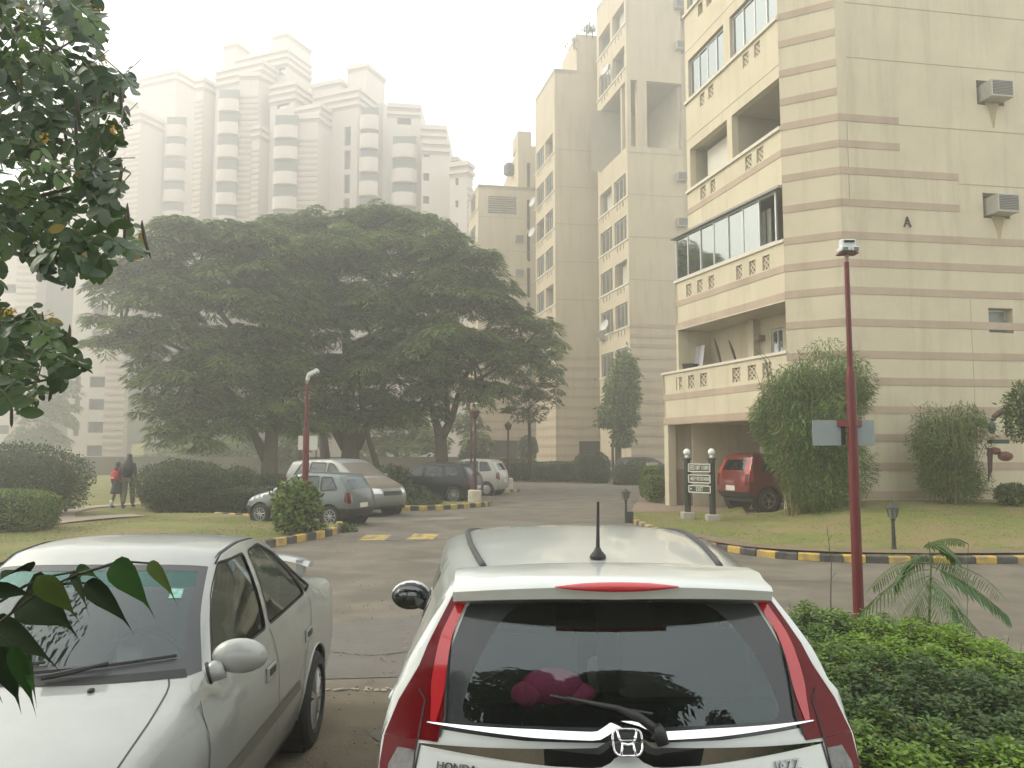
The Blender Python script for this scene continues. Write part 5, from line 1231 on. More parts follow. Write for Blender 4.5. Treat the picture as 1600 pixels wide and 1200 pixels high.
st = MB(); q0 = [(-.79, S.vk(11.62)), (-.70, S.vk(11.62)), (-.70, S.vk(11.78)), (-.79, S.vk(11.78))]; st.add([S.top(*q)+S.tn(*q)*.001 for q in q0], [(0, 1, 2, 3)]); st.build('sticker', mat('sticker_green', (.22, .45, .38), .5, var=.4, vscale=60), sd_)
interior(sd_, 4.1, .9, 3.0, .38, .66, [(-.34, 1.45, .55, 1), (.34, 1.45, .55, 1), (-.33, 2.15, .5, 1), (.33, 2.15, .5, 1)], None, .46)
mb = MB(); mb.box((0, 2.58, .79), (1.15, .34, .10)); mb.build('dashboard', mat('dash_grey', (.06, .06, .06), .7), sd_)
mb = MB(); mb.tube([(-.33+.18*math.cos(a), 2.42+.05*math.sin(a), .86+.18*math.sin(a)) for a in np.linspace(0, 2*PI, 20)], .014, 6); mb.build('steering_wheel', M_blackp, sd_)
# ---------------------------------------------------------------- parked cars
def pcar(name, label, cat, loc, f, L, H, W_, paint, kind='hatch', wz=.27, rim=M_alloy, spokes=8, cap=False, lampy='low', glassm=None, group='cars parked along the drive', wb=None, roofrack=False, clad=False, dust=None):
    rz = math.atan2(-f[0], f[1]); r = thing(name, label, cat, (loc[0], loc[1], loc[2] if len(loc) > 2 else 0), rz, group)
    a, b, c = L/3.5, H/1.42, W_/.72
    if kind == 'hatch':
        sp_ = [(.08, .25, .62, 0, .06), (0, .4, .67, 0, .09), (0, .7, .69, 0, .09), (.07, .93, .67, 0, .08), (.30, 1.27, .565, .01, .04), (.42, 1.37, .53, .03, .02), (.9, 1.41, .54, .04, 0), (1.55, 1.42, .54, .045, 0), (1.9, 1.36, .53, .04, -.04), (2.65, .97, .62, .04, -.14), (2.80, .92, .62, .05, -.14), (3.28, .79, .60, .05, -.14), (3.45, .63, .57, 0, -.12), (3.5, .45, .59, 0, -.12), (3.45, .25, .56, 0, -.12)]
    elif kind == 'suv':
        sp_ = [(.08, .35, .64, 0, .06), (0, .48, .69, 0, .09), (0, .75, .69, 0, .09), (.05, .95, .68, 0, .08), (.20, 1.25, .60, .01, .05), (.30, 1.37, .57, .03, .03), (.9, 1.41, .575, .04, 0), (1.75, 1.42, .575, .045, 0), (2.05, 1.37, .565, .04, -.04), (2.62, 1.02, .63, .04, -.14), (2.75, .98, .64, .05, -.14), (3.30, .90, .64, .05, -.14), (3.46, .72, .62, 0, -.12), (3.5, .5, .62, 0, -.12), (3.45, .33, .60, 0, -.12)]
    else:                                         # mpv: sloping short nose
        sp_ = [(.08, .25, .62, 0, .06), (0, .4, .67, 0, .09), (0, .75, .69, 0, .09), (.04, .98, .68, 0, .08), (.18, 1.28, .58, .01, .04), (.28, 1.37, .54, .03, .02), (.9, 1.41, .55, .04, 0), (1.7, 1.42, .55, .045, 0), (2.05, 1.36, .54, .04, -.04), (2.80, .98, .63, .04, -.16), (2.92, .94, .63, .05, -.16), (3.30, .80, .61, .05, -.16), (3.46, .63, .59, 0, -.16), (3.5, .45, .60, 0, -.16), (3.45, .25, .57, 0, -.14)]
    sp_ = [(y*a, z*b, hw*c, cr, bw) for y, z, hw, cr, bw in sp_]
    wr_ = wz; y1 = .60*a; y2 = y1+(wb or 2.25*a)
    X = Car(r, L, sp_, .20 if kind != 'suv' else .30, [(0, .93*b), (L*.5, .90*b), (L, .82*b)], [(.2, .66*c), (.4, .705*c), (.6, .72*c), (.8, .71*c), (.93*b, .68*c)], (y1, y2), paint, h=.14, arch=wz*1.2)
    gl = glassm or M_cglassd; T = lambda pl: [(y*a, z*b) for y, z in pl]
    w1 = rounded(T([(.98, .93), (1.62, .92), (1.62, 1.31), (1.02, 1.32)]), .04); w2 = rounded(T([(1.70, .92), (2.38, .90), (2.02, 1.18), (1.86, 1.29), (1.70, 1.31)]), .04)
    w3 = rounded(T([(.40, .98), (.90, .94), (.94, 1.30), (.62, 1.29)]), .04)
    sl_ = T([(0, .93), (.15, .93), (.17, .66), (0, .66)]) if lampy == 'low' else T([(0.0, 1.05), (.2, 1.05), (.20, .72), (0, .70)])
    vv = lambda z: float(np.interp(z*b, X.sp[:int(np.argmax(X.sp[:, 1])), 1], X.v[:int(np.argmax(X.sp[:, 1]))]))
    sr = [(w1, 'window', gl, .006), (w2, 'window', gl, .006), (w3, 'window', gl, .006), (sl_, 'tail_lamp', M_lred if kind != 'suv' else mat('pale_red_lens', (.45, .06, .05), .2), -.002), (T([(3.05, .82), (3.42, .76), (3.42, .60), (3.15, .64)]), 'headlamp', M_lclear, -.003)]
    if clad: sr.append(([(0, .2), (0, .47), (L, .47), (L, .2)], 'side_cladding', M_blackp, -.006))
    fv = lambda i: X.vk(i)
    tr = [(rounded([(-.70, vv(.98)), (.70, vv(.98)), (.70, vv(1.24)), (-.70, vv(1.24))], .05), 'rear_window', gl, .003),
          (rounded([(-.90, fv(8.1)), (.90, fv(8.1)), (.92, fv(8.95)), (-.92, fv(8.95))], .04), 'windscreen', dust[0] if dust else gl, .003),
          ([(-.97, vv(.62)), (-.78, vv(.62)), (-.78, vv(.90)), (-.97, vv(.90))], 'tail_lamp', M_lred, -.003), ([(.80, vv(.64)), (.97, vv(.64)), (.97, vv(.90)), (.80, vv(.90))], 'tail_lamp', M_lred, -.003),
          ([(-.55, fv(12.0)), (.55, fv(12.0)), (.55, fv(12.6)), (-.55, fv(12.6))], 'front_grille', M_blackp, .006), ([(-.97, fv(11.45)), (-.60, fv(11.65)), (-.6, fv(12.3)), (-.97, fv(12.3))], 'headlamp', M_lclear, -.004), ([(.60, fv(11.65)), (.97, fv(11.45)), (.97, fv(12.3)), (.6, fv(12.3))], 'headlamp', M_lclear, -.004),
          *([([(-.97, vv(.72)), (-.74, vv(.72)), (-.78, vv(1.22)), (-.97, vv(1.22))], 'tail_lamp', mat('pale_red_lens', (.45, .06, .05), .2), -.004), ([(.74, vv(.72)), (.97, vv(.72)), (.97, vv(1.22)), (.78, vv(1.22))], 'tail_lamp', mat('pale_red_lens', (.45, .06, .05), .2), -.004)] if kind == 'suv' else []),
          ([(-.28, vv(.50)), (.28, vv(.50)), (.28, vv(.62)), (-.28, vv(.62))], 'number_plate', M_plate, -.006)]
    if kind != 'suv' or clad: tr.append(([(-1, 0), (1, 0), (1, vv(.48)), (-1, vv(.48))], 'rear_bumper', M_blackp if clad else paint, -.002))
    if dust: tr.append(([(-.97, fv(9.3)), (.97, fv(9.3)), (.97, fv(11.6)), (-.97, fv(11.6))], 'bonnet', dust[1], -.001))
    X.body(side_regions=sr, top_regions=tr, gaps_side=[T([(1.66, .92), (1.66, .3)]), T([(.93, .93), (1.0, .6)]), T([(2.45, .90), (2.47, .35)])], wz=wz)
    for wq in (w1, w2, w3): X.seal('window_seal', wq, .035, M_seal)
    for sg in (1, -1):
        for y in (y1, y2): wheel(r, sg*(.72*c-.09), y, wz, wz, .16, sg, spokes, rim, cap, detail=False)
        cc = Vector((sg*(.72*c+.09), 2.42*a, .98*b)); mb = MB(); mb.ell(cc, (.09, .05, .06), 10, 7); mb.tube([cc, cc+Vector((-sg*.13, .02, -.05))], .025, 5); mb.build('mirror', M_blackp if clad or name == 'hatchback' else paint, r, smooth=True)
        for y in (1.12, 1.80):
            p = X.side(y*a, .80*b, sg); mb = MB(); mb.box(p+Vector((sg*.012, 0, 0)), (.02, .15, .028)); mb.build('door_handle', M_blackp, r)
        if roofrack: X.rod('roof_rail', [(.9, X.vk(5.6)), (.9, X.vk(7.7))], .02, M_alu, 'top', sgs=(sg,), off=.03)
    interior(r, L, .5*a, 2.7*a, .38, .58*c, [(-.3*c, 1.0*a, .5, 1), (.3*c, 1.0*a, .5, 1), (-.3*c, 1.75*a, .46, 1), (.3*c, 1.75*a, .46, 1)], None, .42)
    return r, X
M_greyc = mat('grey_silver_paint', (.125, .145, .14), .38, metal=.3, coat=.5, var=.04, vscale=6)
M_silv = mat('dusty_silver_paint', (.22, .23, .215), .45, metal=.25, coat=.3, var=.07, vscale=5)
M_dust = mat('brown_dust', (.165, .135, .10), .9, var=.12, vscale=5); M_dustg = mat('dusty_windscreen', (.12, .10, .075), .6, var=.1, vscale=4)
M_blk = mat('dark_blue_black_paint', (.010, .013, .018), .35, coat=.2, spec=.3); M_cream = mat('off_white_paint', (.36, .35, .30), .35, coat=.5); M_maroon = mat('dark_red_paint', (.15, .012, .014), .3, coat=1, var=.05, vscale=4)
_, CM = pcar('small_car', 'small old grey hatchback with black bumpers parked sideways beyond the round shrub', 'car', (-3.80, 20.7), (-.93, .36), 3.34, 1.36, .70, M_greyc, 'hatch', wz=.265, rim=M_alloy, spokes=9, clad=True, glassm=M_cglass)
pcar('van', 'silver people carrier with dust-brown bonnet and windscreen behind the grey hatchback', 'van', (-6.75, 26.0), (.80, -.60), 4.15, 1.66, .80, M_silv, 'mpv', wz=.31, spokes=6, dust=(M_dustg, M_dust), glassm=M_cglassd)
pcar('hatchback', 'black hatchback half hidden by plants behind the striped kerb', 'car', (-1.22, 29.5), (-.95, .31), 3.95, 1.47, .80, M_blk, 'hatch', wz=.31, spokes=10)
pcar('small_car', 'off-white small hatchback parked behind the black one near the lamp pole', 'car', (-.28, 34.3), (-.95, .31), 3.5, 1.55, .76, M_cream, 'hatch', wz=.28, cap=True)
pcar('saloon_car', 'dark car with bright red tail lamp half hidden behind hedges at the far end', 'car', (6.2, 47.5), (.93, .36), 4.1, 1.5, .8, M_blk, 'hatch', wz=.3)
pcar('jeep', 'reddish-grey four-wheel drive parked behind the corner column, roof showing', 'car', (13.0, 44.5, .35), (-.97, -.24), 4.4, 1.75, .86, mat('red_grey_paint', (.20, .14, .12), .35, coat=.6), 'suv', wz=.36)
pcar('jeep', 'dark red four-wheel drive parked under the building beside the bamboo', 'car', (6.80, 25.1, .03), (.95, .31), 4.5, 1.84, .90, M_maroon, 'suv', wz=.37, spokes=5, clad=True, lampy='high', roofrack=False)
# ---------------------------------------------------------------- street furniture
def pole_lamp(label, px, D, ytop, rad, cable=True, heading=0, panel=True):
    x = P(px, 702, D).x; zt = P(px, ytop, D).z
    r = thing('street_lamp', label, 'street lamp', (x, D, 0), heading, 'red solar street lamps')
    mb = MB(); mb.tube([(0, 0, 0), (0, 0, zt*.66)], [rad*1.12, rad*.98], 14); mb.tube([(0, 0, zt*.66), (0, 0, zt*.675), (0, 0, zt*.69)], [rad*.98, rad*.88, rad*.62], 14); mb.tube([(0, 0, zt*.69), (0, 0, zt*.97)], [rad*.60, rad*.50], 12)
    mb.build('pole', M_redpole, r, smooth=True, angle=50)
    mb = MB(); mb.tube([(0, 0, zt*.965), (0, -.02, zt*1.0)], rad*.42, 8); mb.build('neck', mat('pinkish_tube', (.38, .25, .22), .5), r)
    return r, x, zt
r, x, zt = pole_lamp('near tall red lamp pole rising from the hedge, with two blue-grey plates', 1333, 8.6, 392, .050)
mb = MB(); mb.box((0, -.03, zt+.05), (.155, .10, .13)); mb.box((-.065, -.05, zt-.0), (.07, .14, .05)); mb.box((.065, -.05, zt), (.07, .14, .05)); lh = mb.build('lamp_head', mat('lamp_head_white', (.60, .64, .62), .5), r)
bv = lh.modifiers.new('b', 'BEVEL'); bv.width = .012; bv.segments = 2
mb = MB()
for i in range(9): mb.box((-.05+.0125*i, -.085, zt+.085), (.005, .03, .022))
mb.build('cooling_fin', M_blackp, r)
for sx in (-1, 1):
    mb = MB(); mb.box((sx*.058, -.125, zt-.005), (.05, .008, .035)); mb.build('lens', mat('lens_dark', (.05, .08, .06), .1, coat=1), r)
mb = MB(); mb.box((0, -.02, zt-.04), (.20, .13, .012)); mb.build('lamp_plate', mat('red_brown_plate', (.16, .05, .04), .5), r)
for sx in (-1, 1):
    z0 = P(1333, 696, 8.6).z; z1 = P(1333, 656, 8.6).z; q = -1 if sx < 0 else 1
    mb = MB(); xc = P(1298 if sx < 0 else 1355, 676, 8.6).x - x; wd = (.30 if sx < 0 else .25); mb.box((xc, .10, (z0+z1)/2), (wd, .02, z1-z0), rz=sx*.12); mb.build('side_plate', mat('blue_grey_sheet', (.24, .28, .28), .45, var=.06, vscale=5), r)
    mb = MB(); mb.prism([(sx*.04, -.02), (sx*.13, .06), (sx*.13, .09), (sx*.04, .05)], z1-.07, z1-.0); mb.build('bracket', M_redpole, r)
mb = MB(); mb.box((-.075, .06, (z0+z1)/2-.03), (.035, .03, .2)); mb.build('strap', M_blackp, r)
r2, x2, zt2 = pole_lamp('slim red lamp pole behind the round shrub with one tilted white lamp head', 478, 18.4, 592, .072)
mb = MB(); M_ = Matrix.Rotation(math.radians(-28), 3, 'Y'); mb.box((.14, -.02, zt2+.14), (.26, .18, .09), M=M_); mb.tube([(0, 0, zt2-.04), (.04, -.02, zt2+.1)], .05, 8); lh = mb.build('lamp_head', mat('lamp_head_white', (.60, .64, .62), .5), r2)
bv = lh.modifiers.new('b', 'BEVEL'); bv.width = .02; bv.segments = 2
sgn = thing('signboard', 'blank white board on thin legs behind the left red lamp pole', 'sign', (P(481, 702, 27.5).x, 27.5, 0))
mb = MB(); za, zb_ = P(481, 703, 27.5).z, P(481, 681, 27.5).z; mb.box((0, 0, (za+zb_)/2), (.66, .04, zb_-za)); mb.build('board', mat('board_white', (.55, .53, .46), .6), sgn)
mb = MB(); [mb.tube([(sx, .03, 0), (sx, .03, zb_)], .02, 5) for sx in (-.28, .28)]; mb.build('frame', M_redpole, sgn)
def oldlamp(px, D, ytop, base, label, ybase=None):
    x = P(px, 702, D).x; zt = P(px, ytop, D).z
    r = thing('lamp_post', label, 'lamp post', (x, D, 0), 0, 'old lamp posts with white bases')
    mb = MB(); mb.tube([(0, 0, .4), (0, 0, 1.1), (0, 0, 1.15), (0, 0, zt-.3)], [.10, .09, .055, .045], 8); mb.build('post', M_red2, r)
    mb = MB(); mb.lathe([(.05, zt-.32), (.12, zt-.25), (.17, zt-.08), (.19, zt-.06), (.12, zt+.02), (.03, zt+.08), (.02, zt+.14)], n=8); mb.build('lantern', M_red2, r)
    mb = MB(); mb.lathe([(.24, 0), (.24, base), (.20, base+.04)], n=10); mb.build('base', mat('base_whitewash', (.50, .46, .36), .9, var=.15, vscale=8), r)
oldlamp(742, 28.6, 640, .48, 'reddish lamp post on a white base at the striped kerb by the black hatchback')
oldlamp(794, 38.5, 662, .55, 'smaller lamp post on a white base further along the drive')
mb = MB(); x = P(736, 702, 31).x; mb.tube([(x, 31, 0), (x, 31, 3.3), (x-.25, 31, 4.0), (x-.7, 31, 4.3)], [.05, .045, .04, .03], 7); o = mb.build('bent_pole', M_red2); tag(o, 'thin bent pole standing just behind the lamp post at the striped kerb', 'pole')
def garden_lamp(px, D, ytop, z0, label):
    x = P(px, 702, D).x; zt = P(px, ytop, D).z; h = zt-z0
    r = thing('garden_lamp', label, 'garden lamp', (x, D, z0), 0, 'short black garden lanterns')
    mb = MB(); mb.tube([(0, 0, 0), (0, 0, .05), (0, 0, h-.32), (0, 0, h-.28)], [.05, .038, .03, .05], 8); mb.build('post', M_black, r)
    mb = MB(); mb.lathe([(.04, h-.27), (.075, h-.24), (.105, h-.09)], n=8); mb.build('lantern_glass', mat('lantern_glass', (.16, .17, .15), .3), r)
    mb = MB()
    for k in range(6):
        a = k*PI/3; mb.tube([(.078*math.cos(a), .078*math.sin(a), h-.24), (.108*math.cos(a), .108*math.sin(a), h-.09)], .008, 4)
    mb.build('cage', M_black, r)
    mb = MB(); mb.lathe([(.13, h-.09), (.12, h-.06), (.07, h-.02), (.03, h), (.02, h+.02), (.0, h+.03)], n=10); mb.build('cap', M_black, r)
    return r
garden_lamp(1391, 14.9, 787, .12, 'short black garden lantern standing by the striped kerb of the right lawn')
r = garden_lamp(977, 21.5, 765, 0, 'short black garden lantern beside a small box at the tip of the lawn')
mb = MB(); mb.box((.10, -.02, .15), (.17, .14, .30)); mb.build('meter_box', M_black, r)
# direction sign with three boards
Ds = 21.6; xa, xb = P(1073, 702, Ds).x, P(1111.5, 702, 21.0).x; zs = zr(xa, Ds)+.0
sg_ = thing('direction_sign', 'black direction sign of three white-lettered boards between two ball-topped posts', 'sign', (xa, Ds, 0))
ang = math.atan2(21.0-Ds, xb-xa); M_board = mat('board_black', (.03, .035, .03), .5); M_lett = mat('lettering_white', (.62, .62, .54), .6)
for k, (X_, Y_, yt) in enumerate(((xa, Ds, 716), (xb, 21.0, 717))):
    g0 = P(1073 if k == 0 else 1112, 808 if k == 0 else 812, Y_).z; zt = P(1073 if k == 0 else 1111, 716, Y_).z; lx, ly = X_-xa, Y_-Ds
    mb = MB(); mb.tube([(lx, ly, 0), (lx, ly, zt-.02)], .085, 10); mb.lathe([(.12, zt-.04), (.12, zt)], (lx, ly, 0), 10); mb.build('post', M_black, sg_, smooth=True, angle=50)
    mb = MB(); mb.box((lx, ly, g0+.02), (.34, .34, .24)); fo = mb.build('footing', M_conc, sg_); bv = fo.modifiers.new('b', 'BEVEL'); bv.width = .03; bv.segments = 2
    mb = MB(); mb.lathe([(.06, zt), (.055, zt+.06), (.03, zt+.09)], (lx, ly, 0), 10); mb.ell((lx, ly, zt+.16), (.095, .095, .095), 14, 9); mb.build('ball', M_white, sg_, smooth=True)
for (ya, yb, tx, sz) in ((724, 737, 'SPEED LIMIT 15 KMPH', .17), (741, 754, '\u25C4 NIGHT VISITORS PARKING', .15), (757.5, 769, '\u25C4        EXIT', .16)):
    za, zb_ = P(1083, ya, Ds-.1).z, P(1083, yb, Ds-.1).z; zc = (za+zb_)/2; c = Vector(((xb-xa)/2-.02, (21.0-Ds)/2-.13, zc)); wl = (xb-xa)*1.37
    mb = MB(); mb.box(c, (wl, .04, za-zb_), rz=ang); bo = mb.build('board', M_board, sg_)
    fr = MB(); R_ = Matrix.Rotation(ang, 3, 'Z')
    for (dx, dz, lx, lz) in ((0, (za-zb_)/2-.012, wl, .024), (0, -(za-zb_)/2+.012, wl, .024), (wl/2-.012, 0, .024, za-zb_), (-wl/2+.012, 0, .024, za-zb_)): fr.box(c+R_ @ Vector((dx, -.024, dz)), (lx, .012, lz), rz=ang)
    fr.build('border', M_lett, bo)
    cu = bpy.data.curves.new('lettering', 'FONT'); cu.body = tx.replace('\u25C4 ', '').strip(); cu.size = sz; cu.extrude = .003; cu.align_x = 'CENTER'; cu.align_y = 'CENTER'; cu.offset = .001
    t = bpy.data.objects.new('t', cu); COL.objects.link(t); dg = bpy.context.evaluated_depsgraph_get(); dg.update(); me = bpy.data.meshes.new_from_object(t.evaluated_get(dg)); bpy.data.objects.remove(t)
    me.materials.clear(); me.materials.append(M_lett); o = bpy.data.objects.new('lettering', me); COL.objects.link(o); o.parent = bo; o.location = c+R_ @ Vector((.04 if 'NIGHT' in tx else 0, -.026, -.004)); o.rotation_euler = (PI/2, 0, ang)
    xs_ = [v.co.x for v in me.vertices]; wd_ = max(xs_)-min(xs_); o.scale = (min(1.4, (wl*.86 if 'EXIT' not in tx else .22)/wd_), 1, 1)
    if '\u25C4' in tx:
        mb = MB(); q = [(-wl/2+.10, .03), (-wl/2+.10, -.03), (-wl/2+.045, 0)]; mb.add([c+R_ @ Vector((a, -.027, b)) for a, b in q], [(0, 1, 2)]); mb.build('arrow', M_lett, bo)
# hose stand with red hood at the right edge
hs = thing('hose_stand', 'red-hooded stand with green drum against the striped wall at the right edge', 'stand', P(1560, 770, 19.5)[:2]+(.55,))
Dh = 19.8; q = lambda x, y, d=0: P(x, y, Dh+d)
mb = MB(); mb.tube([q(1552, 652), q(1562, 645), q(1580, 641), q(1600, 640)], [.06, .08, .08, .08], 8); mb.build('hood', M_red2, hs, world=True, smooth=True)
mb = MB(); mb.tube([q(1572, 645), q(1572, 680)], .025, 6); mb.tube([q(1584, 650), q(1573, 676)], .02, 6); mb.tube([q(1547, 700), q(1547, 735), q(1544, 752)], [.07, .05, .01], 7); mb.build('leg', M_red2, hs, world=True)
mb = MB(); mb.ell(q(1550, 668), (.09, .09, .16), 12, 8); mb.ell(q(1552, 655), (.07, .07, .05), 10, 6); mb.box(q(1560, 690), (.42, .2, .10)); mb.build('drum', mat('drum_green', (.03, .07, .06), .4), hs, world=True, smooth=True, angle=40)
mb = MB(); mb.ell(q(1571, 713), (.19, .12, .12), 12, 8); mb.ell(q(1556, 705), (.12, .1, .09), 10, 7); mb.build('flower_basket', mat('rust_red', (.17, .06, .04), .8, var=.4, vscale=20), hs, world=True, smooth=True)
# ---------------------------------------------------------------- people
def skinbody(name, parent, V, E, R, m, root_i=0, sub=2):
    me = bpy.data.meshes.new(name); me.from_pydata(V, E, []); me.materials.append(m)
    o = bpy.data.objects.new(name, me); COL.objects.link(o); o.parent = parent
    sk = o.modifiers.new('skin', 'SKIN')
    for i, s_ in enumerate(me.skin_vertices[0].data):
        r = R[i]; s_.radius = r if isinstance(r, tuple) else (r, r); s_.use_root = (i == root_i)
    sb = o.modifiers.new('sub', 'SUBSURF'); sb.levels = sub; sb.render_levels = sub
    dg = bpy.context.evaluated_depsgraph_get(); me2 = bpy.data.meshes.new_from_object(o.evaluated_get(dg)); o.modifiers.clear(); o.data = me2
    [setattr(p, 'use_smooth', True) for p in me2.polygons]
    return o
M_skin = mat('skin', (.20, .11, .07), .6); M_hair = mat('black_hair', (.012, .010, .010), .5)
def person(label, loc, rz, h, cloth, legm, skirt=False, bag=None, scarf=False, stride=.16, lean=0):
    r = thing('person', label, 'person', loc, rz); k = h/1.62
    st = stride
    V = [(0, 0, .90), (0, .01, 1.10), (0, .0, 1.30), (0, .01, 1.40), (0, .02, 1.48), (0, .02, 1.55),
         (.09, 0, .86), (.095, st*.5+.03, .48), (.095, st, .09), (.095, st+.13, .045),
         (-.09, 0, .86), (-.095, -st*.35+.04, .47), (-.095, -st, .11), (-.095, -st+.12, .04),
         (.155, -.01, 1.31), (.20, -.02, 1.06), (.21, .07, .84), (.21, .10, .76),
         (-.155, -.01, 1.31), (-.20, -.03, 1.06), (-.21, .03, .84), (-.21, .06, .76)]
    V = [(x*k, y*k, z*k) for x, y, z in V]
    E = [(0, 1), (1, 2), (2, 3), (3, 4), (4, 5), (0, 6), (6, 7), (7, 8), (8, 9), (0, 10), (10, 11), (11, 12), (12, 13), (2, 14), (14, 15), (15, 16), (16, 17), (2, 18), (18, 19), (19, 20), (20, 21)]
    R = [(.135, .10), (.115, .085), (.135, .085), .05, .075, .07, .085, .06, .04, .032, .085, .06, .04, .032, .055, .042, .033, .03, .055, .042, .033, .03]
    R = [(a*k, a*k) if not isinstance(a, tuple) else (a[0]*k, a[1]*k) for a in R]
    b = skinbody('body', r, V, E, R, M_skin)
    mb = MB(); mb.ell((0, .02*k, 1.52*k), (.078*k, .092*k, .115*k), 14, 10); mb.ell((0, .115*k, 1.515*k), (.012*k, .02*k, .02*k), 6, 4)
    for sx in (1, -1): mb.ell((sx*.078*k, .02*k, 1.515*k), (.012*k, .02*k, .028*k), 6, 5)
    mb.build('head', M_skin, r, smooth=True)
    # hand: palm and five fingers
    for sx, vi in ((1, 17), (-1, 21)):
        mb = MB(); p = Vector(V[vi]); mb.ell(p+Vector((0, .01, -.03))*k, (.018*k, .035*k, .045*k), 8, 6)
        for i, fl_ in enumerate((.055, .065, .06, .045)): a = p+Vector((0, (-.022+.016*i)+.012, -.06))*k; mb.tube([a, a+Vector((-sx*.006, .002, -fl_*.6))*k, a+Vector((-sx*.02, .004, -fl_))*k], [.008*k, .0075*k, .006*k], 5)
        a = p+Vector((0, .045, -.02))*k; mb.tube([a, a+Vector((-sx*.01, .02, -.03))*k, a+Vector((-sx*.015, .02, -.055))*k], [.009*k, .008*k, .006*k], 5)
        mb.build('hand', M_skin, r, smooth=True)
    # clothes follow the body, slightly larger
    Vt = [V[i] for i in (0, 1, 2, 3)] + [V[i] for i in (14, 15, 16, 18, 19, 20)]
    Rt = [(.155*k, .12*k), (.135*k, .105*k), (.15*k, .10*k), .06*k, .068*k, .055*k, .045*k, .068*k, .055*k, .045*k]
    Vt[0] = (0, 0, .84*k)
    skinbody('top', r, Vt, [(0, 1), (1, 2), (2, 3), (2, 4), (4, 5), (5, 6), (2, 7), (7, 8), (8, 9)], Rt, cloth)
    if skirt:
        mb = MB(); mb.lathe([(.13*k, .96*k), (.17*k, .84*k), (.22*k, .60*k), (.235*k, .50*k), (.22*k, .50*k), (.12*k, .93*k)], (0, .01*k, 0), 20); mb.build('skirt', legm, r, smooth=True)
        for i in (8, 12):
            mb = MB(); p = Vector(V[i]); mb.tube([p+Vector((0, -.005, .16))*k, p+Vector((0, 0, -.02))*k], [.05*k, .046*k], 10); mb.build('sock', M_white, r, smooth=True)
    else:
        Vl = [V[0], V[6], V[7], V[8], V[10], V[11], V[12]]
        skinbody('trousers', r, Vl, [(0, 1), (1, 2), (2, 3), (0, 4), (4, 5), (5, 6)], [(.145*k, .11*k), .10*k, .085*k, .072*k, .10*k, .085*k, .072*k], legm)
    for i in (9, 13):
        mb = MB(); p = Vector(V[i]); mb.ell(p+Vector((0, -.03, -.005))*k, (.045*k, .12*k, .042*k), 10, 6); mb.build('shoe', M_seal, r, smooth=True)
    hb_ = MB(); hb_.ell((0, -.005*k, 1.55*k), (.090*k, .10*k, .105*k), 14, 9)
    if scarf: hb_.tube([(0, -.04*k, 1.56*k), (0, -.07*k, 1.42*k), (0, -.10*k, 1.25*k), (0, -.10*k, 1.02*k), (0, -.09*k, .96*k)], [.09*k, .12*k, .17*k, .16*k, .12*k], 14)
    else: hb_.tube([(0, -.08*k, 1.50*k), (0, -.115*k, 1.38*k), (0, -.11*k, 1.22*k)], [.05*k, .045*k, .02*k], 8)
    hb_.build('hair', M_hair, r, smooth=True)
    if bag:
        mb = MB(); mb.ell((0, -.17*k, 1.14*k), (.15*k, .10*k, .20*k), 14, 10); mb.ell((0, -.25*k, 1.07*k), (.11*k, .05*k, .10*k), 12, 8); bo = mb.build('backpack', bag, r, smooth=True)
        mb = MB(); [mb.tube([(sx*.09*k, -.12*k, 1.30*k), (sx*.095*k, .0, 1.40*k), (sx*.10*k, .11*k, 1.28*k), (sx*.11*k, .08*k, 1.08*k), (sx*.11*k, -.1*k, 1.0*k)], .016*k, 6) for sx in (1, -1)]; mb.build('strap', bag, bo)
        mb = MB(); mb.box((0, -.30*k, 1.07*k), (.12*k, .012, .05*k)); mb.build('logo_patch', M_white, bo)
    return r
g = G(199, 793.5, .12); person('woman in dark shawl and grey trousers walking away on the garden path', (g.x, g.y, .125), math.radians(8), 1.66, mat('dark_grey_cloth', (.045, .045, .05), .9), mat('grey_beige_trousers', (.17, .145, .12), .9), scarf=True)
g = G(182, 793.5, .12); person('schoolgirl with red backpack and dark skirt walking beside the woman in the shawl', (g.x, g.y, .125), math.radians(-10), 1.42, mat('maroon_cloth', (.10, .03, .035), .9), mat('navy_skirt', (.03, .035, .045), .9), skirt=True, bag=mat('red_backpack', (.50, .03, .05), .7))
# ================================================================== VEGETATION
rs = np.random.RandomState(11)
LG = [mat('leaf_deep', (.045, .066, .020), .6, transl=.25), mat('leaf_mid', (.072, .098, .026), .6, transl=.3), mat('leaf_light', (.11, .14, .035), .6, transl=.3)]
LT = [mat('feather_leaf_dark', (.062, .105, .018), .65, transl=.3), mat('feather_leaf_mid', (.125, .178, .036), .65, transl=.3), mat('feather_leaf_light', (.22, .30, .056), .65, transl=.35)]
LH = [mat('hedge_leaf_dark', (.024, .044, .010), .5, transl=.2), mat('hedge_leaf_mid', (.056, .095, .015), .5, transl=.25), mat('hedge_leaf_light', (.16, .235, .030), .5, transl=.3), mat('hedge_leaf_olive', (.062, .070, .020), .6, transl=.2)]
LB = [mat('bamboo_leaf', (.11, .185, .032), .55, transl=.3), mat('bamboo_leaf_dark', (.06, .11, .022), .55, transl=.25), mat('bamboo_leaf_dry', (.20, .18, .08), .7, transl=.25), mat('bamboo_leaf_bright', (.16, .25, .04), .55, transl=.3)]
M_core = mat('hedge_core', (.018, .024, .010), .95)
def sph(n):
    a = rs.normal(size=(n, 3)); return a/np.linalg.norm(a, axis=1, keepdims=True)
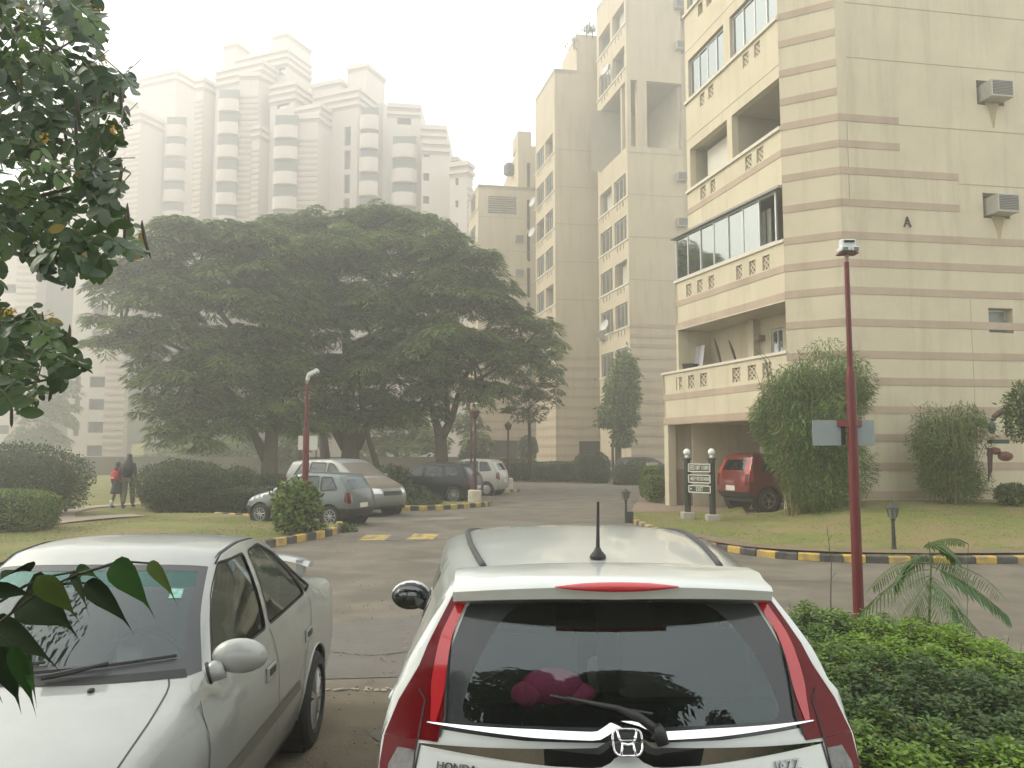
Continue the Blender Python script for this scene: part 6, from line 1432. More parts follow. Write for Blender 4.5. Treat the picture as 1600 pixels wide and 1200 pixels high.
def clumps_fronds(clumps, per, L=.42, W=.10, droop=.45, k=6, low=.5, shell=.5):
    """each bough is a handful of flat, drooping pads of fronds, with gaps between the pads"""
    Cs, As, Ns, Ls, Ms = [], [], [], [], []
    for (c, r, dens) in clumps:
        tot = int(per*dens*(r[0]*r[1]+r[0]*r[2]+r[1]*r[2])/3*k); rp = .40*(r[0]*r[1]*r[2])**(1/3); npad = int(max(6, 27*dens)); per_pad = max(20, tot//npad)
        for q in range(npad):
            u = sph(1)[0]
            if u[2] < -.2 and rs.rand() > low: u[2] *= -1
            f = shell+(1-shell)*rs.rand()**.6; pc = np.array(c)+u*np.array(r)*f*.95; R_ = rp*rs.uniform(.7, 1.3); n = per_pad
            rho = np.sqrt(rs.rand(n)); th = rs.uniform(0, 2*PI, n); tl = rs.normal(size=2)*.22+u[:2]*.35
            x, y = R_*rho*np.cos(th), R_*rho*np.sin(th); z = R_*(.30*(1-rho**2))-tl[0]*x-tl[1]*y-.18*R_*rho**3+rs.normal(size=n)*.05*R_
            Cs.append(pc+np.stack([x, y, z], 1)); a = th+rs.uniform(-.9, .9, n); d = droop*(.15+rho*rs.uniform(.5, 1.5, n))
            As.append(np.stack([np.cos(a), np.sin(a), .15-d-.3*(tl[0]*np.cos(a)+tl[1]*np.sin(a))], 1)); Ns.append(np.stack([rs.normal(size=n)*.28, rs.normal(size=n)*.28, np.ones(n)], 1)); Ls.append(L*rs.uniform(.6, 1.2, n)); Ms.append(np.full(n, rs.normal()*.5)+rs.normal(size=n)*.6)
    return np.concatenate(Cs), np.concatenate(As), np.concatenate(Ns), np.concatenate(Ls), W, np.concatenate(Ms)
def tree(name, label, base, trunk, clumps, per, mats, L=.46, W=.085, droop=.45, group=None, r0=.35, k=8, twigs=3, cat='tree', low=.5, probs=(.28, .42, .30), shell=.5):
    """trunk: list of limbs, each a list of points (world) with radii"""
    t = thing(name, label, cat, base, 0, group)
    for lm in trunk[:1]:
        mb = MB(); mb.tube([p for p, r in lm], [r for p, r in lm], 10); mb.build('trunk', M_bark, t, world=True, smooth=True)
    for lm in trunk[1:]:
        mb = MB(); mb.tube([p for p, r in lm], [r for p, r in lm], 7); mb.build('branch', M_bark, t, world=True, smooth=True)
    tips = [lm[-1][0] for lm in trunk]; mb = MB(); rnd = random.Random(1)
    for c, r, d in clumps:
        c = Vector(c); s = min(tips, key=lambda q: (Vector(q)-c).length); s = Vector(s); m = s.lerp(c, .5)+Vector((0, 0, .25*(c-s).length*.3)); rad = max(.02, r0*.16)
        mb.tube([s, m, c], [rad*1.3, rad, rad*.5], 6)
        for i in range(twigs):
            e = c+Vector((rnd.uniform(-1, 1)*r[0], rnd.uniform(-1, 1)*r[1], rnd.uniform(-.5, .8)*r[2]))*.85; mb.tube([c.lerp(m, .3), c.lerp(e, .6)+Vector((0, 0, .1)), e], [rad*.5, rad*.35, rad*.15], 5)
    o = mb.build('limbs', M_bark, t, world=True, smooth=True); o['kind'] = 'stuff'
    C, A, N_, Ls, W, tn_ = clumps_fronds(clumps, per, L, W, droop, k, low, shell)
    q0, q1 = np.quantile(tn_, probs[0]), np.quantile(tn_, probs[0]+probs[1]); mi = np.where(tn_ < q0, 0, np.where(tn_ < q1, 1, 2))
    o = leafmesh('crown', C, A, N_, Ls, W, mats, mi, t, shape='rh', bend=.12); o['kind'] = 'stuff'; return t
def cl(px, py, D, rx, ry, dens=1.0, dd=.85):
    c = P(px, py, D); s = D/F; return (tuple(c), (rx*s, rx*s*dd, ry*s), dens)
def PP(px, py, D): return tuple(P(px, py, D))
def hedge(name, label, boxes, n, mats, probs, L=.06, W=.03, cat='hedge', group=None, rough=.04, top_light=True, core=.90, stems=0, hang=0.0, shape='hex'):
    """boxes: (centre, radii, power) superellipsoids"""
    c0 = boxes[0][0]; t = thing(name, label, cat, (c0[0], c0[1], c0[2]-boxes[0][1][2]), 0, group); Cs, As, Ns, Mi = [], [], [], []
    mb = MB(); ar = [b[1][0]*b[1][1]+b[1][0]*b[1][2]+b[1][1]*b[1][2] for b in boxes]
    for (c, r, p), a in zip(boxes, ar):
        k = int(n*a/sum(ar)); u = sph(k); nrm = (np.abs(u)**p).sum(1)**(1/p); s = u/nrm[:, None]; nz = 1+rough*rs.normal(size=k)+rough*.8*np.sin(u[:, 0]*9+u[:, 2]*7+c[0])
        pos = np.array(c)+s*np.array(r)*nz[:, None]; keep = pos[:, 2] > (c[2]-r[2]*.98); g = np.abs(s)**(p-1)*np.sign(s)/np.array(r); g /= np.linalg.norm(g, axis=1, keepdims=True)
        # drop leaves buried inside another lobe
        for (c2, r2, p2) in boxes:
            if c2 is c: continue
            keep &= ((np.abs((pos-np.array(c2))/np.array(r2))**p2).sum(1) > .8)
        A = g+rs.normal(size=(k, 3))*.8; A[:, 2] -= hang; Cs.append(pos[keep]); As.append(A[keep]); Ns.append((g+rs.normal(size=(k, 3))*.5)[keep])
        q = 18; vs = []
        for j in range(q//2+1):
            for i in range(q):
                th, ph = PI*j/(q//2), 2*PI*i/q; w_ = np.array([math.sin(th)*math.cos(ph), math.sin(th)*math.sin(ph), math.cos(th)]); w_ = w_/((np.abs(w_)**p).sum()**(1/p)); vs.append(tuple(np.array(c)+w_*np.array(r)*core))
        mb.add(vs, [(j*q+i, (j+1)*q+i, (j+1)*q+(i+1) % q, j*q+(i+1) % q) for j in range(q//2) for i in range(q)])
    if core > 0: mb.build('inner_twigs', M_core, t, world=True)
    C, A, N_ = np.concatenate(Cs), np.concatenate(As), np.concatenate(Ns)
    o = leafmesh('foliage', C, A, N_, L*rs.uniform(.6, 1.3, len(C)), W, mats, rs.choice(len(mats), len(C), p=probs), t, shape=shape); o['kind'] = 'stuff'
    if stems:
        s = MB()
        for i in range(stems):
            a = random.uniform(0, 6.28); c, r, _ = boxes[0]; x, y = c[0]+r[0]*.35*math.cos(a), c[1]+r[1]*.35*math.sin(a); zb = c[2]-r[2]-.3; s.tube([(x, y, zb-.3), (x*.7+c[0]*.3, y, zb+.3), (c[0]+r[0]*.6*math.cos(a), c[1]+r[1]*.5*math.sin(a), c[2])], [.035, .03, .02], 5)
        s.build('stem', M_bark, t, world=True)
    return t
def eb(px, py, D, rx, ry, p=2.4, dd=.9): c = P(px, py, D); s = D/F; return (tuple(c), (rx*s, rx*s*dd, ry*s), p)
def wb(x0, x1, y0, y1, z0, z1, p=6): return (((x0+x1)/2, (y0+y1)/2, (z0+z1)/2), ((x1-x0)/2, (y1-y0)/2, (z1-z0)/2), p)
# --- the three big spreading trees
D1 = 36
tree('spreading_tree', 'broad feathery tree with forked trunk, leftmost of the big trees, boughs drooping to the lawn', PP(420, 731, D1)[:2]+(0,),
     [[(PP(421, 770, D1), .42), (PP(421, 728, D1), .36), (PP(424, 690, D1), .30), (PP(426, 650, D1), .26), (PP(424, 600, D1), .2)],
      [(PP(419, 722, D1), .28), (PP(402, 690, D1), .2), (PP(388, 660, D1), .17), (PP(350, 600, D1), .13), (PP(310, 560, D1), .1)], [(PP(424, 640, D1), .2), (PP(400, 560, D1), .15), (PP(330, 470, D1), .1)], [(PP(424, 610, D1), .2), (PP(420, 520, D1), .14), (PP(390, 440, D1), .1)], [(PP(310, 560, D1), .1), (PP(250, 530, D1), .08), (PP(190, 520, D1), .05)]],
     [cl(285, 372, D1, 62, 30), cl(235, 405, D1, 62, 30), cl(350, 372, D1, 60, 28), cl(405, 385, D1, 60, 32), cl(190, 455, D1, 50, 26, .9), cl(172, 540, D1, 46, 18, .65), cl(215, 520, D1-1, 55, 26, .8), cl(215, 430, D1, 45, 26), cl(270, 465, D1, 78, 38), cl(345, 450, D1, 90, 50), cl(275, 600, D1-1, 56, 32, .85), cl(238, 636, D1-1.5, 30, 24, .7), cl(268, 660, D1-1.5, 34, 30, .7), cl(310, 650, D1, 58, 42, .85), cl(330, 590, D1, 75, 50), cl(400, 560, D1, 90, 60), cl(395, 650, D1, 62, 28, .8), cl(285, 530, D1, 66, 38, .8), cl(420, 470, D1-1, 80, 55), cl(225, 575, D1, 40, 20, .6), cl(445, 620, D1, 60, 40), cl(300, 690, D1-1.5, 34, 16, .6), cl(340, 680, D1-1, 50, 22, .7), cl(250, 685, D1-2, 18, 16, .4), cl(460, 665, D1+1, 50, 22, .7), cl(160, 500, D1, 30, 14, .5)],
     290, LT, r0=.4, group='big trees behind the parked cars')
D2 = 41
tree('spreading_tree', 'tallest spreading tree in the middle with a thick dark trunk behind the people carrier', PP(545, 735, D2)[:2]+(0,),
     [[(PP(547, 760, D2), .62), (PP(547, 730, D2), .5), (PP(548, 690, D2), .42), (PP(545, 650, D2), .36), (PP(545, 600, D2), .3)],
      [(PP(540, 700, D2), .3), (PP(522, 670, D2), .24), (PP(505, 640, D2), .2), (PP(480, 560, D2), .14)], [(PP(556, 700, D2), .3), (PP(572, 670, D2), .22), (PP(600, 600, D2), .15)], [(PP(545, 600, D2), .3), (PP(540, 500, D2), .2), (PP(520, 420, D2), .12)], [(PP(590, 732, D2-2), .16), (PP(577, 690, D2-2), .13), (PP(566, 640, D2-2), .11)], [(PP(510, 732, D2+3), .3), (PP(506, 690, D2+3), .26), (PP(500, 640, D2+3), .22)]],
     [cl(450, 362, D2, 55, 26), cl(520, 352, D2, 62, 26), cl(590, 348, D2, 60, 24), cl(650, 362, D2, 58, 28), cl(440, 420, D2, 85, 45), cl(525, 415, D2-2, 90, 50), cl(620, 415, D2-1, 90, 50), cl(480, 500, D2-2, 90, 55), cl(570, 500, D2-2.5, 90, 55), cl(650, 480, D2-1, 70, 50), cl(480, 590, D2-1, 80, 45), cl(560, 590, D2-2, 85, 45), cl(610, 560, D2-2, 70, 45), cl(590, 635, D2, 60, 24, .7), cl(500, 645, D2, 60, 26, .8), cl(560, 655, D2-1, 60, 22, .7), cl(630, 650, D2-1, 50, 24, .7)],
     240, LT, r0=.5, group='big trees behind the parked cars')
D3 = 38
tree('spreading_tree', 'spreading tree with a slender forked trunk behind the black hatchback', PP(690, 729, D3)[:2]+(0,),
     [[(PP(692, 765, D3), .36), (PP(691, 729, D3), .30), (PP(690, 700, D3), .27), (PP(688, 680, D3), .26)],
      [(PP(688, 682, D3), .24), (PP(678, 650, D3), .17), (PP(668, 610, D3), .12)], [(PP(690, 684, D3), .24), (PP(706, 655, D3), .18), (PP(718, 610, D3), .13), (PP(740, 560, D3), .1)], [(PP(700, 660, D3), .15), (PP(697, 600, D3), .1), (PP(700, 500, D3), .08)], [(PP(718, 610, D3), .1), (PP(770, 580, D3), .08), (PP(820, 540, D3), .05)]],
     [cl(690, 385, D3, 50, 26), cl(735, 415, D3, 48, 32), cl(762, 470, D3, 52, 42), cl(700, 460, D3, 75, 50), cl(805, 500, D3, 42, 30, .9), cl(690, 545, D3-1, 80, 50), cl(640, 590, D3, 60, 40), cl(745, 560, D3, 62, 45), cl(700, 610, D3, 62, 26, .7), cl(850, 512, D3, 30, 16, .6), cl(850, 545, D3, 34, 22, .7), cl(800, 560, D3, 40, 36, .8), cl(760, 610, D3, 36, 18, .7), cl(660, 645, D3, 40, 18, .6), cl(745, 625, D3-1, 30, 14, .6)],
     270, LT, r0=.35, group='big trees behind the parked cars')
D4 = 42
tree('slender_tree', 'small dark tree in front of the striped cream walls, right of the big trees', PP(828, 742, D4)[:2]+(0,),
     [[(PP(828, 742, D4), .12), (PP(828, 690, D4), .1), (PP(826, 640, D4), .07)]],
     [cl(830, 580, D4, 46, 30, .9), cl(812, 620, D4, 32, 18, .8), cl(850, 620, D4, 30, 24, .8), cl(826, 648, D4, 28, 12, .7), cl(795, 640, D4, 10, 6, .6), cl(860, 590, D4, 24, 20, .7)], 230, LT, r0=.12, L=.3, W=.08, probs=(.6, .35, .05))
D5 = 50
tree('slender_tree', 'narrow climbing tree against the tall cream block, beside its low balcony', PP(968, 745, D5)[:2]+(0,),
     [[(PP(966, 745, D5), .22), (PP(966, 700, D5), .2), (PP(968, 650, D5), .14), (PP(974, 590, D5), .08)], [(PP(958, 745, D5), .1), (PP(957, 700, D5), .08), (PP(960, 670, D5), .06)]],
     [cl(975, 590, D5, 6, 12, .4), cl(965, 640, D5, 8, 10, .4)], 120, LT, r0=.12, L=.35, W=.1, probs=(.5, .4, .1))
hedge('climbing_plant', 'shaggy green climber hanging over the low balcony of the tall cream block', [eb(977, 578, D5, 15, 24, 2.1), eb(968, 612, D5, 19, 22, 2.1), eb(986, 612, D5, 10, 26, 2.1), eb(962, 650, D5, 22, 17, 2.1), eb(973, 682, D5, 13, 15, 2), eb(982, 650, D5, 12, 14, 2)], 9000, LT, (.45, .42, .13), L=.26, W=.11, cat='climber', rough=.22, core=.7, hang=.8)
# hazy planting far behind
for (lb, cs, D) in (('hazy round tree far behind the thick trunk', [cl(620, 665, 62, 52, 38), cl(660, 690, 60, 45, 24), cl(600, 700, 62, 45, 22)], 62), ('hazy tree far away, left of the striped block wall', [cl(732, 665, 62, 22, 30), cl(745, 690, 60, 20, 16)], 62),
                    ('faint tree in front of the pale striped block on the left', [cl(78, 655, 80, 38, 46), cl(60, 690, 80, 40, 26), cl(95, 610, 80, 26, 22)], 80), ('faint clump of trees beyond the boundary wall under the boughs', [cl(300, 715, 72, 60, 18), cl(370, 705, 72, 50, 22), cl(240, 722, 70, 30, 12)], 72), ('faint tree between the two forked trunks', [cl(470, 690, 58, 40, 36), cl(440, 710, 58, 30, 20)], 58)):
    b = cs[0][0]; tree('background_tree', lb, (b[0], b[1], 0), [[((b[0], b[1], 0), .25), ((b[0], b[1], b[2]), .12)]], cs, 45, LT, L=.7, W=.26, twigs=1, r0=.2, probs=(.5, .4, .1), group='hazy trees in the distance')
# --- trees behind the viewer, mirrored in the car glass
for i, (x, y, s, lb) in enumerate(((-3.4, -8.0, 1.08, 'dark tree standing behind the viewer, mirrored low in the hatchback rear window'), (2.2, -9.0, 1.15, 'second dark tree behind the viewer, mirrored in the rear window of the hatchback'), (9.5, -12, .9, 'third tree behind the viewer, right of the hedge'), (-12, -9, 1.1, 'tree behind the viewer, mirrored in the saloon windscreen'))):
    tree('roadside_tree', lb, (x, y, 0), [[((x, y, 0), .3), ((x, y, 4*s), .2)]], [((x+dx*s, y+dy*s, z*s), (r*s, r*s, r*.8*s), 1) for dx, dy, z, r in ((0, 0, 8, 2.2), (-1.8, .4, 6.4, 1.7), (1.8, 0, 6.6, 1.8), (0, 1, 5.2, 1.8), (.6, -.6, 9.6, 1.4))], 40, LG, L=.5, W=.25, twigs=2, r0=.3, probs=(.5, .4, .1), group='trees behind the viewer')
# --- hedges and shrubs
pd = (.45, .35, .05, .15); pl_ = (.10, .35, .50, .05); pm = (.3, .45, .2, .05)
hedge('bush', 'big dark round bush at the left edge behind the clipped light-green hedge', [((-14.5, 22.6, 1.03), (2.35, 1.5, 1.0), 2.4), ((-16.4, 22.4, 1.1), (1.8, 1.4, 1.05), 2.4)], 26000, LH, (.40, .25, .02, .33), L=.075, W=.04, cat='bush', core=.90, rough=.055)
hedge('hedge', 'clipped light-green hedge at the left edge in front of the dark bush', [wb(-14.6, -10.75, 18.0, 19.4, .08, .98)], 24000, LH, pl_, L=.055, W=.032, rough=.02)
hedge('bush', 'spreading bush right of the two walkers on the lawn', [eb(285, 757, 24.8, 64, 34, 2.3), eb(335, 762, 25.5, 22, 15, 2.2), eb(262, 775, 24.6, 36, 22, 2.2)], 15000, LH, (.5, .28, .02, .2), L=.07, W=.035, cat='bush', stems=6, rough=.06, core=.88)
hedge('hedge', 'low dark box hedge behind the grey hatchback bonnet', [wb(-10.2, -7.6, 24.3, 25.6, .05, .78)], 11000, LH, (.6, .36, .0, .04), L=.06, W=.03)
hedge('hedge', 'dark square hedge beyond the low hedge, left of the people carrier', [wb(-9.6, -8.1, 29.0, 30.2, .05, .98)], 7000, LH, (.65, .33, .0, .02), L=.07, W=.035)
hedge('bush', 'small loose bush between the spreading bush and the dark square hedge', [eb(372, 752, 28.5, 26, 20, 2.2), eb(345, 758, 28, 22, 14, 2.2)], 5000, LH, pd, L=.07, W=.035, cat='bush', rough=.1)
hedge('shrub', 'round leafy shrub on the lawn tip in front of the grey hatchback', [eb(463, 786, 17.9, 29, 27, 2.2), eb(455, 812, 17.8, 22, 16, 2.2), eb(478, 775, 17.9, 14, 14, 2.1)], 4200, LH, (.06, .38, .54, .02), L=.095, W=.055, cat='shrub', rough=.17, core=.66)
hedge('weeds', 'tuft of weeds at the kerb end beside the round shrub', [eb(540, 826, 19.2, 12, 5, 2.0), eb(492, 826, 18.2, 14, 7, 2)], 900, LH, pm, L=.09, W=.02, cat='weeds', rough=.25, core=.5)
hedge('shrub', 'dark mixed planting in front of the black hatchback at the striped kerb', [eb(614, 756, 28.6, 26, 26, 2.3), eb(642, 774, 28.2, 24, 15, 2.2), eb(668, 782, 27.9, 18, 9, 2.1), eb(650, 787, 27.6, 34, 6, 2.2)], 9000, LH, (.55, .36, .02, .07), L=.09, W=.04, cat='shrub', rough=.09, core=.85)
hedge('hedge', 'long low hedge across the far end of the drive', [wb(1.2, 4.6, 47.6, 49, 0, 1.15), wb(-1.2, 1.6, 48.7, 50, 0, 1.25)], 12000, LH, (.6, .36, .0, .04), L=.10, W=.05)
hedge('hedge', 'clipped mound hedge at the far kerb below the dark doorway', [eb(925, 730, 47, 26, 22, 2.6), eb(940, 742, 46.5, 14, 11, 2.6), eb(905, 738, 48, 18, 12, 2.5)], 8000, LH, (.6, .37, .0, .03), L=.10, W=.05)
hedge('hedge', 'clipped mound hedge around the far dark car', [eb(986, 745, 44.5, 26, 18, 2.6), eb(1000, 735, 46, 18, 16, 2.6), eb(972, 755, 45, 8, 8, 2.5)], 7000, LH, (.6, .37, .0, .03), L=.10, W=.05)
hedge('bush', 'rounded bush against the striped wall behind the off-white hatchback', [eb(741, 712, 52, 22, 12, 2.3)], 2400, LH, pd, L=.12, W=.06, cat='bush')
hedge('bush', 'upright dark bush right of the far garage entrance', [eb(825, 700, 56, 14, 18, 2.3)], 1800, LH, pd, L=.12, W=.06, cat='bush')
hedge('hedge', 'small bright-green hedge beside the corner column', [wb(4.95, 5.6, 29.0, 30.6, .1, .95), wb(5.0, 5.7, 30.4, 31.6, .1, 1.25)], 6000, LH, (.05, .35, .55, .05), L=.06, W=.035)
for (px, py, D, r_, lb) in ((1583, 772, 19.8, 20, 'small dark leafy plant at the foot of the striped wall at the right edge'), (1614, 645, 18.6, 34, 'dense green bush cut off by the right edge beside the red-hooded stand')):
    hedge('plant', lb, [eb(px, py, D, r_, r_*(1.3 if r_ > 20 else .55), 2.2)], 2600, LH, pm, L=.10, W=.04, cat='plant', rough=.12, core=.75, stems=5)
mbp = MB(); mbp.box((6.1, 41, .75), (.45, .45, 1.5)); o = mbp.build('gate_pillar', mat('pillar_pale', (.42, .39, .30), .9, var=.1)); tag(o, 'short pale pillar between the far mounds and the bright-green hedge', 'pillar'); o.location = (XH(1018, 36)-6.1, -5, -.15)
# --- bamboo clumps
def bamboo(label, cx, D, rx, y_top, y_bot, n, lean, seed, probs):
    b = P(cx, y_bot, D); t = thing('bamboo', label, 'bamboo', (b.x, b.y, b.z-.05), 0); rnd = random.Random(seed); zt = P(cx, y_top, D).z; s = D/F; R_ = rx*s; h = zt-b.z
    Cs, As, Ns = [], [], []; st = MB()
    for i in range(46):
        a = rnd.uniform(0, 2*PI); q = rnd.random()**.5; x0, y0 = b.x+.35*R_*q*math.cos(a), b.y+.35*R_*q*math.sin(a); hh = h*rnd.uniform(.62, .98); tx, ty = b.x+R_*.80*q*math.cos(a), b.y+R_*.7*q*math.sin(a)
        st.tube([(x0, y0, b.z-.5), (lerp(x0, tx, .35), lerp(y0, ty, .35), b.z+hh*.5), (tx, ty, b.z+hh)], [.016, .012, .006], 5)
    st.build('stem', mat('bamboo_stem', (.20, .17, .08), .7, var=.25, vscale=5), t, world=True)
    lob = []
    for i in range(34):
        a = rnd.uniform(0, 2*PI); zf = rnd.uniform(.10, .93); w_ = R_*(.75 if zf > .35 else .40+zf)*(1-.35*max(0, zf-.78)/.22); q = rnd.uniform(.2, .85); lob.append((b.x+w_*q*math.cos(a), b.y+w_*q*math.sin(a)*.85, b.z+h*zf, R_*rnd.uniform(.30, .46)))
    per = n//len(lob)
    for (x, y, z, r) in lob:
        u = sph(per); p = np.array((x, y, z))+u*np.array((r, r, r*1.15))*(.45+.55*rs.rand(per, 1)); A = np.stack([u[:, 0]*.8+rs.normal(size=per)*.4, u[:, 1]*.8+rs.normal(size=per)*.4, -.55+rs.normal(size=per)*.45], 1)
        Cs.append(p); As.append(A); Ns.append(u+rs.normal(size=(per, 3))*.5)
    C = np.concatenate(Cs); o = leafmesh('foliage', C, np.concatenate(As), np.concatenate(Ns), .15*rs.uniform(.6, 1.3, len(C)), .022, LB, rs.choice(4, len(C), p=probs), t, shape='rh', bend=.2); o['kind'] = 'stuff'
    sp_ = MB()
    for i in range(5):
        a = rnd.uniform(0, 2*PI); x, y = b.x+R_*.5*math.cos(a), b.y+R_*.4*math.sin(a); sp_.tube([(x, y, b.z+h*.8), (x+.1*math.cos(a), y, zt+.05), (x+.35*math.cos(a), y, zt+rnd.uniform(.05, .4))], [.01, .008, .003], 4)
    sp_.build('shoot', LB[1], t, world=True)['kind'] = 'stuff'; return t
bamboo('big rounded bamboo clump between the red car and the tall red lamp pole', 1266, 20.2, 112, 566, 797, 66000, 0, 3, (.42, .34, .08, .16))
bamboo('smaller sparser bamboo clump against the striped wall, right of the lamp pole', 1487, 20.3, 70, 645, 781, 15000, 0, 9, (.38, .34, .14, .14))
# --- near hedge at lower right
hp = [(1.42, 2.1), (1.46, 3.4), (1.52, 4.4), (1.75, 5.6), (2.15, 6.9), (2.55, 7.35), (3.2, 7.2), (3.55, 6.6), (3.75, 6.0), (4.3, 5.55), (5.2, 5.2), (5.2, 2.1)]
nh = thing('hedge', 'near leafy ground-cover hedge filling the lower right corner beside the white hatchback', 'hedge', (3, 4.5, 0))
def hz(x, y):
    d = min(seg_d((x, y), hp[i], hp[(i+1) % len(hp)]) for i in range(10)); e = min(1, d/.28)
    return .16+.40*math.sqrt(max(0, e*(2-e)))+.05*math.sin(x*4.1+1)*math.sin(y*3.3)+.035*math.sin(x*11+y*7)+.03*math.sin(x*17-y*13)
def seg_d(p, a, b):
    px, py = p; ax, ay = a; bx, by = b; dx, dy = bx-ax, by-ay; t = max(0, min(1, ((px-ax)*dx+(py-ay)*dy)/(dx*dx+dy*dy))); return math.hypot(px-ax-t*dx, py-ay-t*dy)
C = []; 
while len(C) < 88000:
    x, y = rs.uniform(1.4, 5.2), rs.uniform(2.1, 7.4)
    if inpoly((x, y), hp) and rs.rand() < min(1, 1.5-.10*y): z = hz(x, y); C.append((x, y, z-.10*rs.rand()**2, rs.rand() < .3))
C = np.array(C); n = len(C); a = rs.uniform(0, 2*PI, n); A = np.stack([np.cos(a), np.sin(a), rs.uniform(-.1, .8, n)], 1); N_ = np.stack([rs.normal(size=n)*.5-np.cos(a)*.3, rs.normal(size=n)*.5-np.sin(a)*.3, np.ones(n)], 1)
LN = [mat('cover_leaf_dark', (.038, .080, .014), .45, transl=.25), mat('cover_leaf_mid', (.095, .18, .020), .42, transl=.3), mat('cover_leaf_bright', (.20, .33, .030), .42, transl=.35), mat('cover_leaf_old', (.15, .13, .035), .6, transl=.2)]
tone = np.sin(C[:, 0]*2.3+C[:, 1]*1.1)+np.sin(C[:, 1]*2.9-C[:, 0])+rs.normal(size=n)*.8
mi = np.where(tone > .75, 2, np.where(tone > -.5, 1, 0)); mi[rs.rand(n) < .02] = 3
o = leafmesh('foliage', C[:, :3], A, N_, .035*rs.uniform(.55, 1.3, n), .0165, LN, mi, nh, shape='hex', bend=.25); o['kind'] = 'stuff'
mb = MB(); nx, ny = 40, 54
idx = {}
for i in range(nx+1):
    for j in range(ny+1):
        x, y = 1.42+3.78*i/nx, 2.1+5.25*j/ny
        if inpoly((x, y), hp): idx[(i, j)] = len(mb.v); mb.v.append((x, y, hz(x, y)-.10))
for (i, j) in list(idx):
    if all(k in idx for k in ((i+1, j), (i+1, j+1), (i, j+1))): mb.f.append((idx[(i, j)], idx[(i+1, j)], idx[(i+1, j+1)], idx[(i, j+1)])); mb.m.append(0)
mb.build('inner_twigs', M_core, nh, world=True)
# sprigs breaking the outline
s = MB(); C, A = [], []
for i in range(70):
    k = rs.randint(2, 10); a_, b_ = hp[k], hp[(k+1) % len(hp)]; q = rs.rand(); x = lerp(a_[0], b_[0], q)*.97+.03*3; y = lerp(a_[1], b_[1], q)-.08; z = hz(x, y) if inpoly((x, y), hp) else .4; h = rs.uniform(.05, .16); dx, dy = rs.normal()*.04, rs.normal()*.04
    s.tube([(x, y, z-.1), (x+dx, y+dy, z+h)], [.003, .002], 4)
    for m in range(7): C.append((x+dx*m/7, y+dy*m/7, z-.02+(h+.02)*m/6)); A.append((math.cos(m*2.4), math.sin(m*2.4), .5))
s.build('sprig', mat('green_stem', (.08, .11, .03), .6), nh, world=True); o = leafmesh('sprig_leaves', C, A, np.tile((0, 0, 1.), (len(C), 1)), .04, .02, LN[1:3], rs.randint(0, 2, len(C)), nh, bend=.25); o['kind'] = 'stuff'
# --- feathery sapling
M_fr = mat('frond_green', (.06, .13, .035), .5, transl=.3); M_fr2 = mat('frond_light', (.10, .16, .04), .5, transl=.35); M_gs = mat('green_stem', (.08, .11, .03), .6)
sap = thing('sapling', 'feathery sapling with arching fronds rising from the hedge right of the lamp pole', 'sapling', PP(1452, 1040, 6.9)[:2]+(0,))
mb = MB(); mb.tube([PP(1452, 1100, 6.9), PP(1452, 960, 6.9), PP(1455, 880, 6.9), PP(1451, 846, 6.9)], [.014, .011, .007, .004], 6); mb.build('stem', M_gs, sap, world=True)
def frond(parent, pts, D, npin, Lp, Wp, m, hang=.8, seed=0, dz=(0, 0, 0, 0)):
    c = curve_pts([Vector(P(x, y, D+dz[i % 4])) for i, (x, y) in enumerate(pts)], 8); c3 = []
    P_ = [Vector(P(x, y, D+dz[i % 4])) for i, (x, y) in enumerate(pts)]
    for i in range(len(P_)-1):
        a, b, c_, d = P_[max(i-1, 0)], P_[i], P_[i+1], P_[min(i+2, len(P_)-1)]
        for k in range(8): t = k/8; c3.append(.5*((2*b)+(c_-a)*t+(2*a-5*b+4*c_-d)*t*t+(3*b-a-3*c_+d)*t*t*t))
    c3.append(P_[-1])
    mb = MB(); mb.tube(c3, [lerp(.005, .0018, i/len(c3)) for i in range(len(c3))], 5); ro = mb.build('frond', M_gs, parent, world=True)
    C, A, N_, L_ = [], [], [], []; rnd = random.Random(seed)
    for i in range(npin):
        f = .12+.88*(i+.5)/npin; q = f*(len(c3)-1); k = int(q); p = c3[k].lerp(c3[min(k+1, len(c3)-1)], q-k); t = (c3[min(k+1, len(c3)-1)]-c3[max(k-1, 0)]).normalized(); sd_ = t.cross(Vector((0, 0, 1))).normalized()
        for sg in (1, -1):
            d = (sd_*sg*.75 + t*.55 + Vector((0, 0, -hang*rnd.uniform(.7, 1.2)))).normalized(); C.append(p); A.append(d); N_.append((Vector((0, 0, 1))+sd_*sg*.6).normalized()); L_.append(Lp*math.sin(PI*min(1, .22+f*.62))**.7*rnd.uniform(.85, 1.1))
    leafmesh('leaflets', C, A, N_, np.array(L_), Wp, [m], np.zeros(len(C), int), ro, shape='hex', bend=.2)['kind'] = 'stuff'
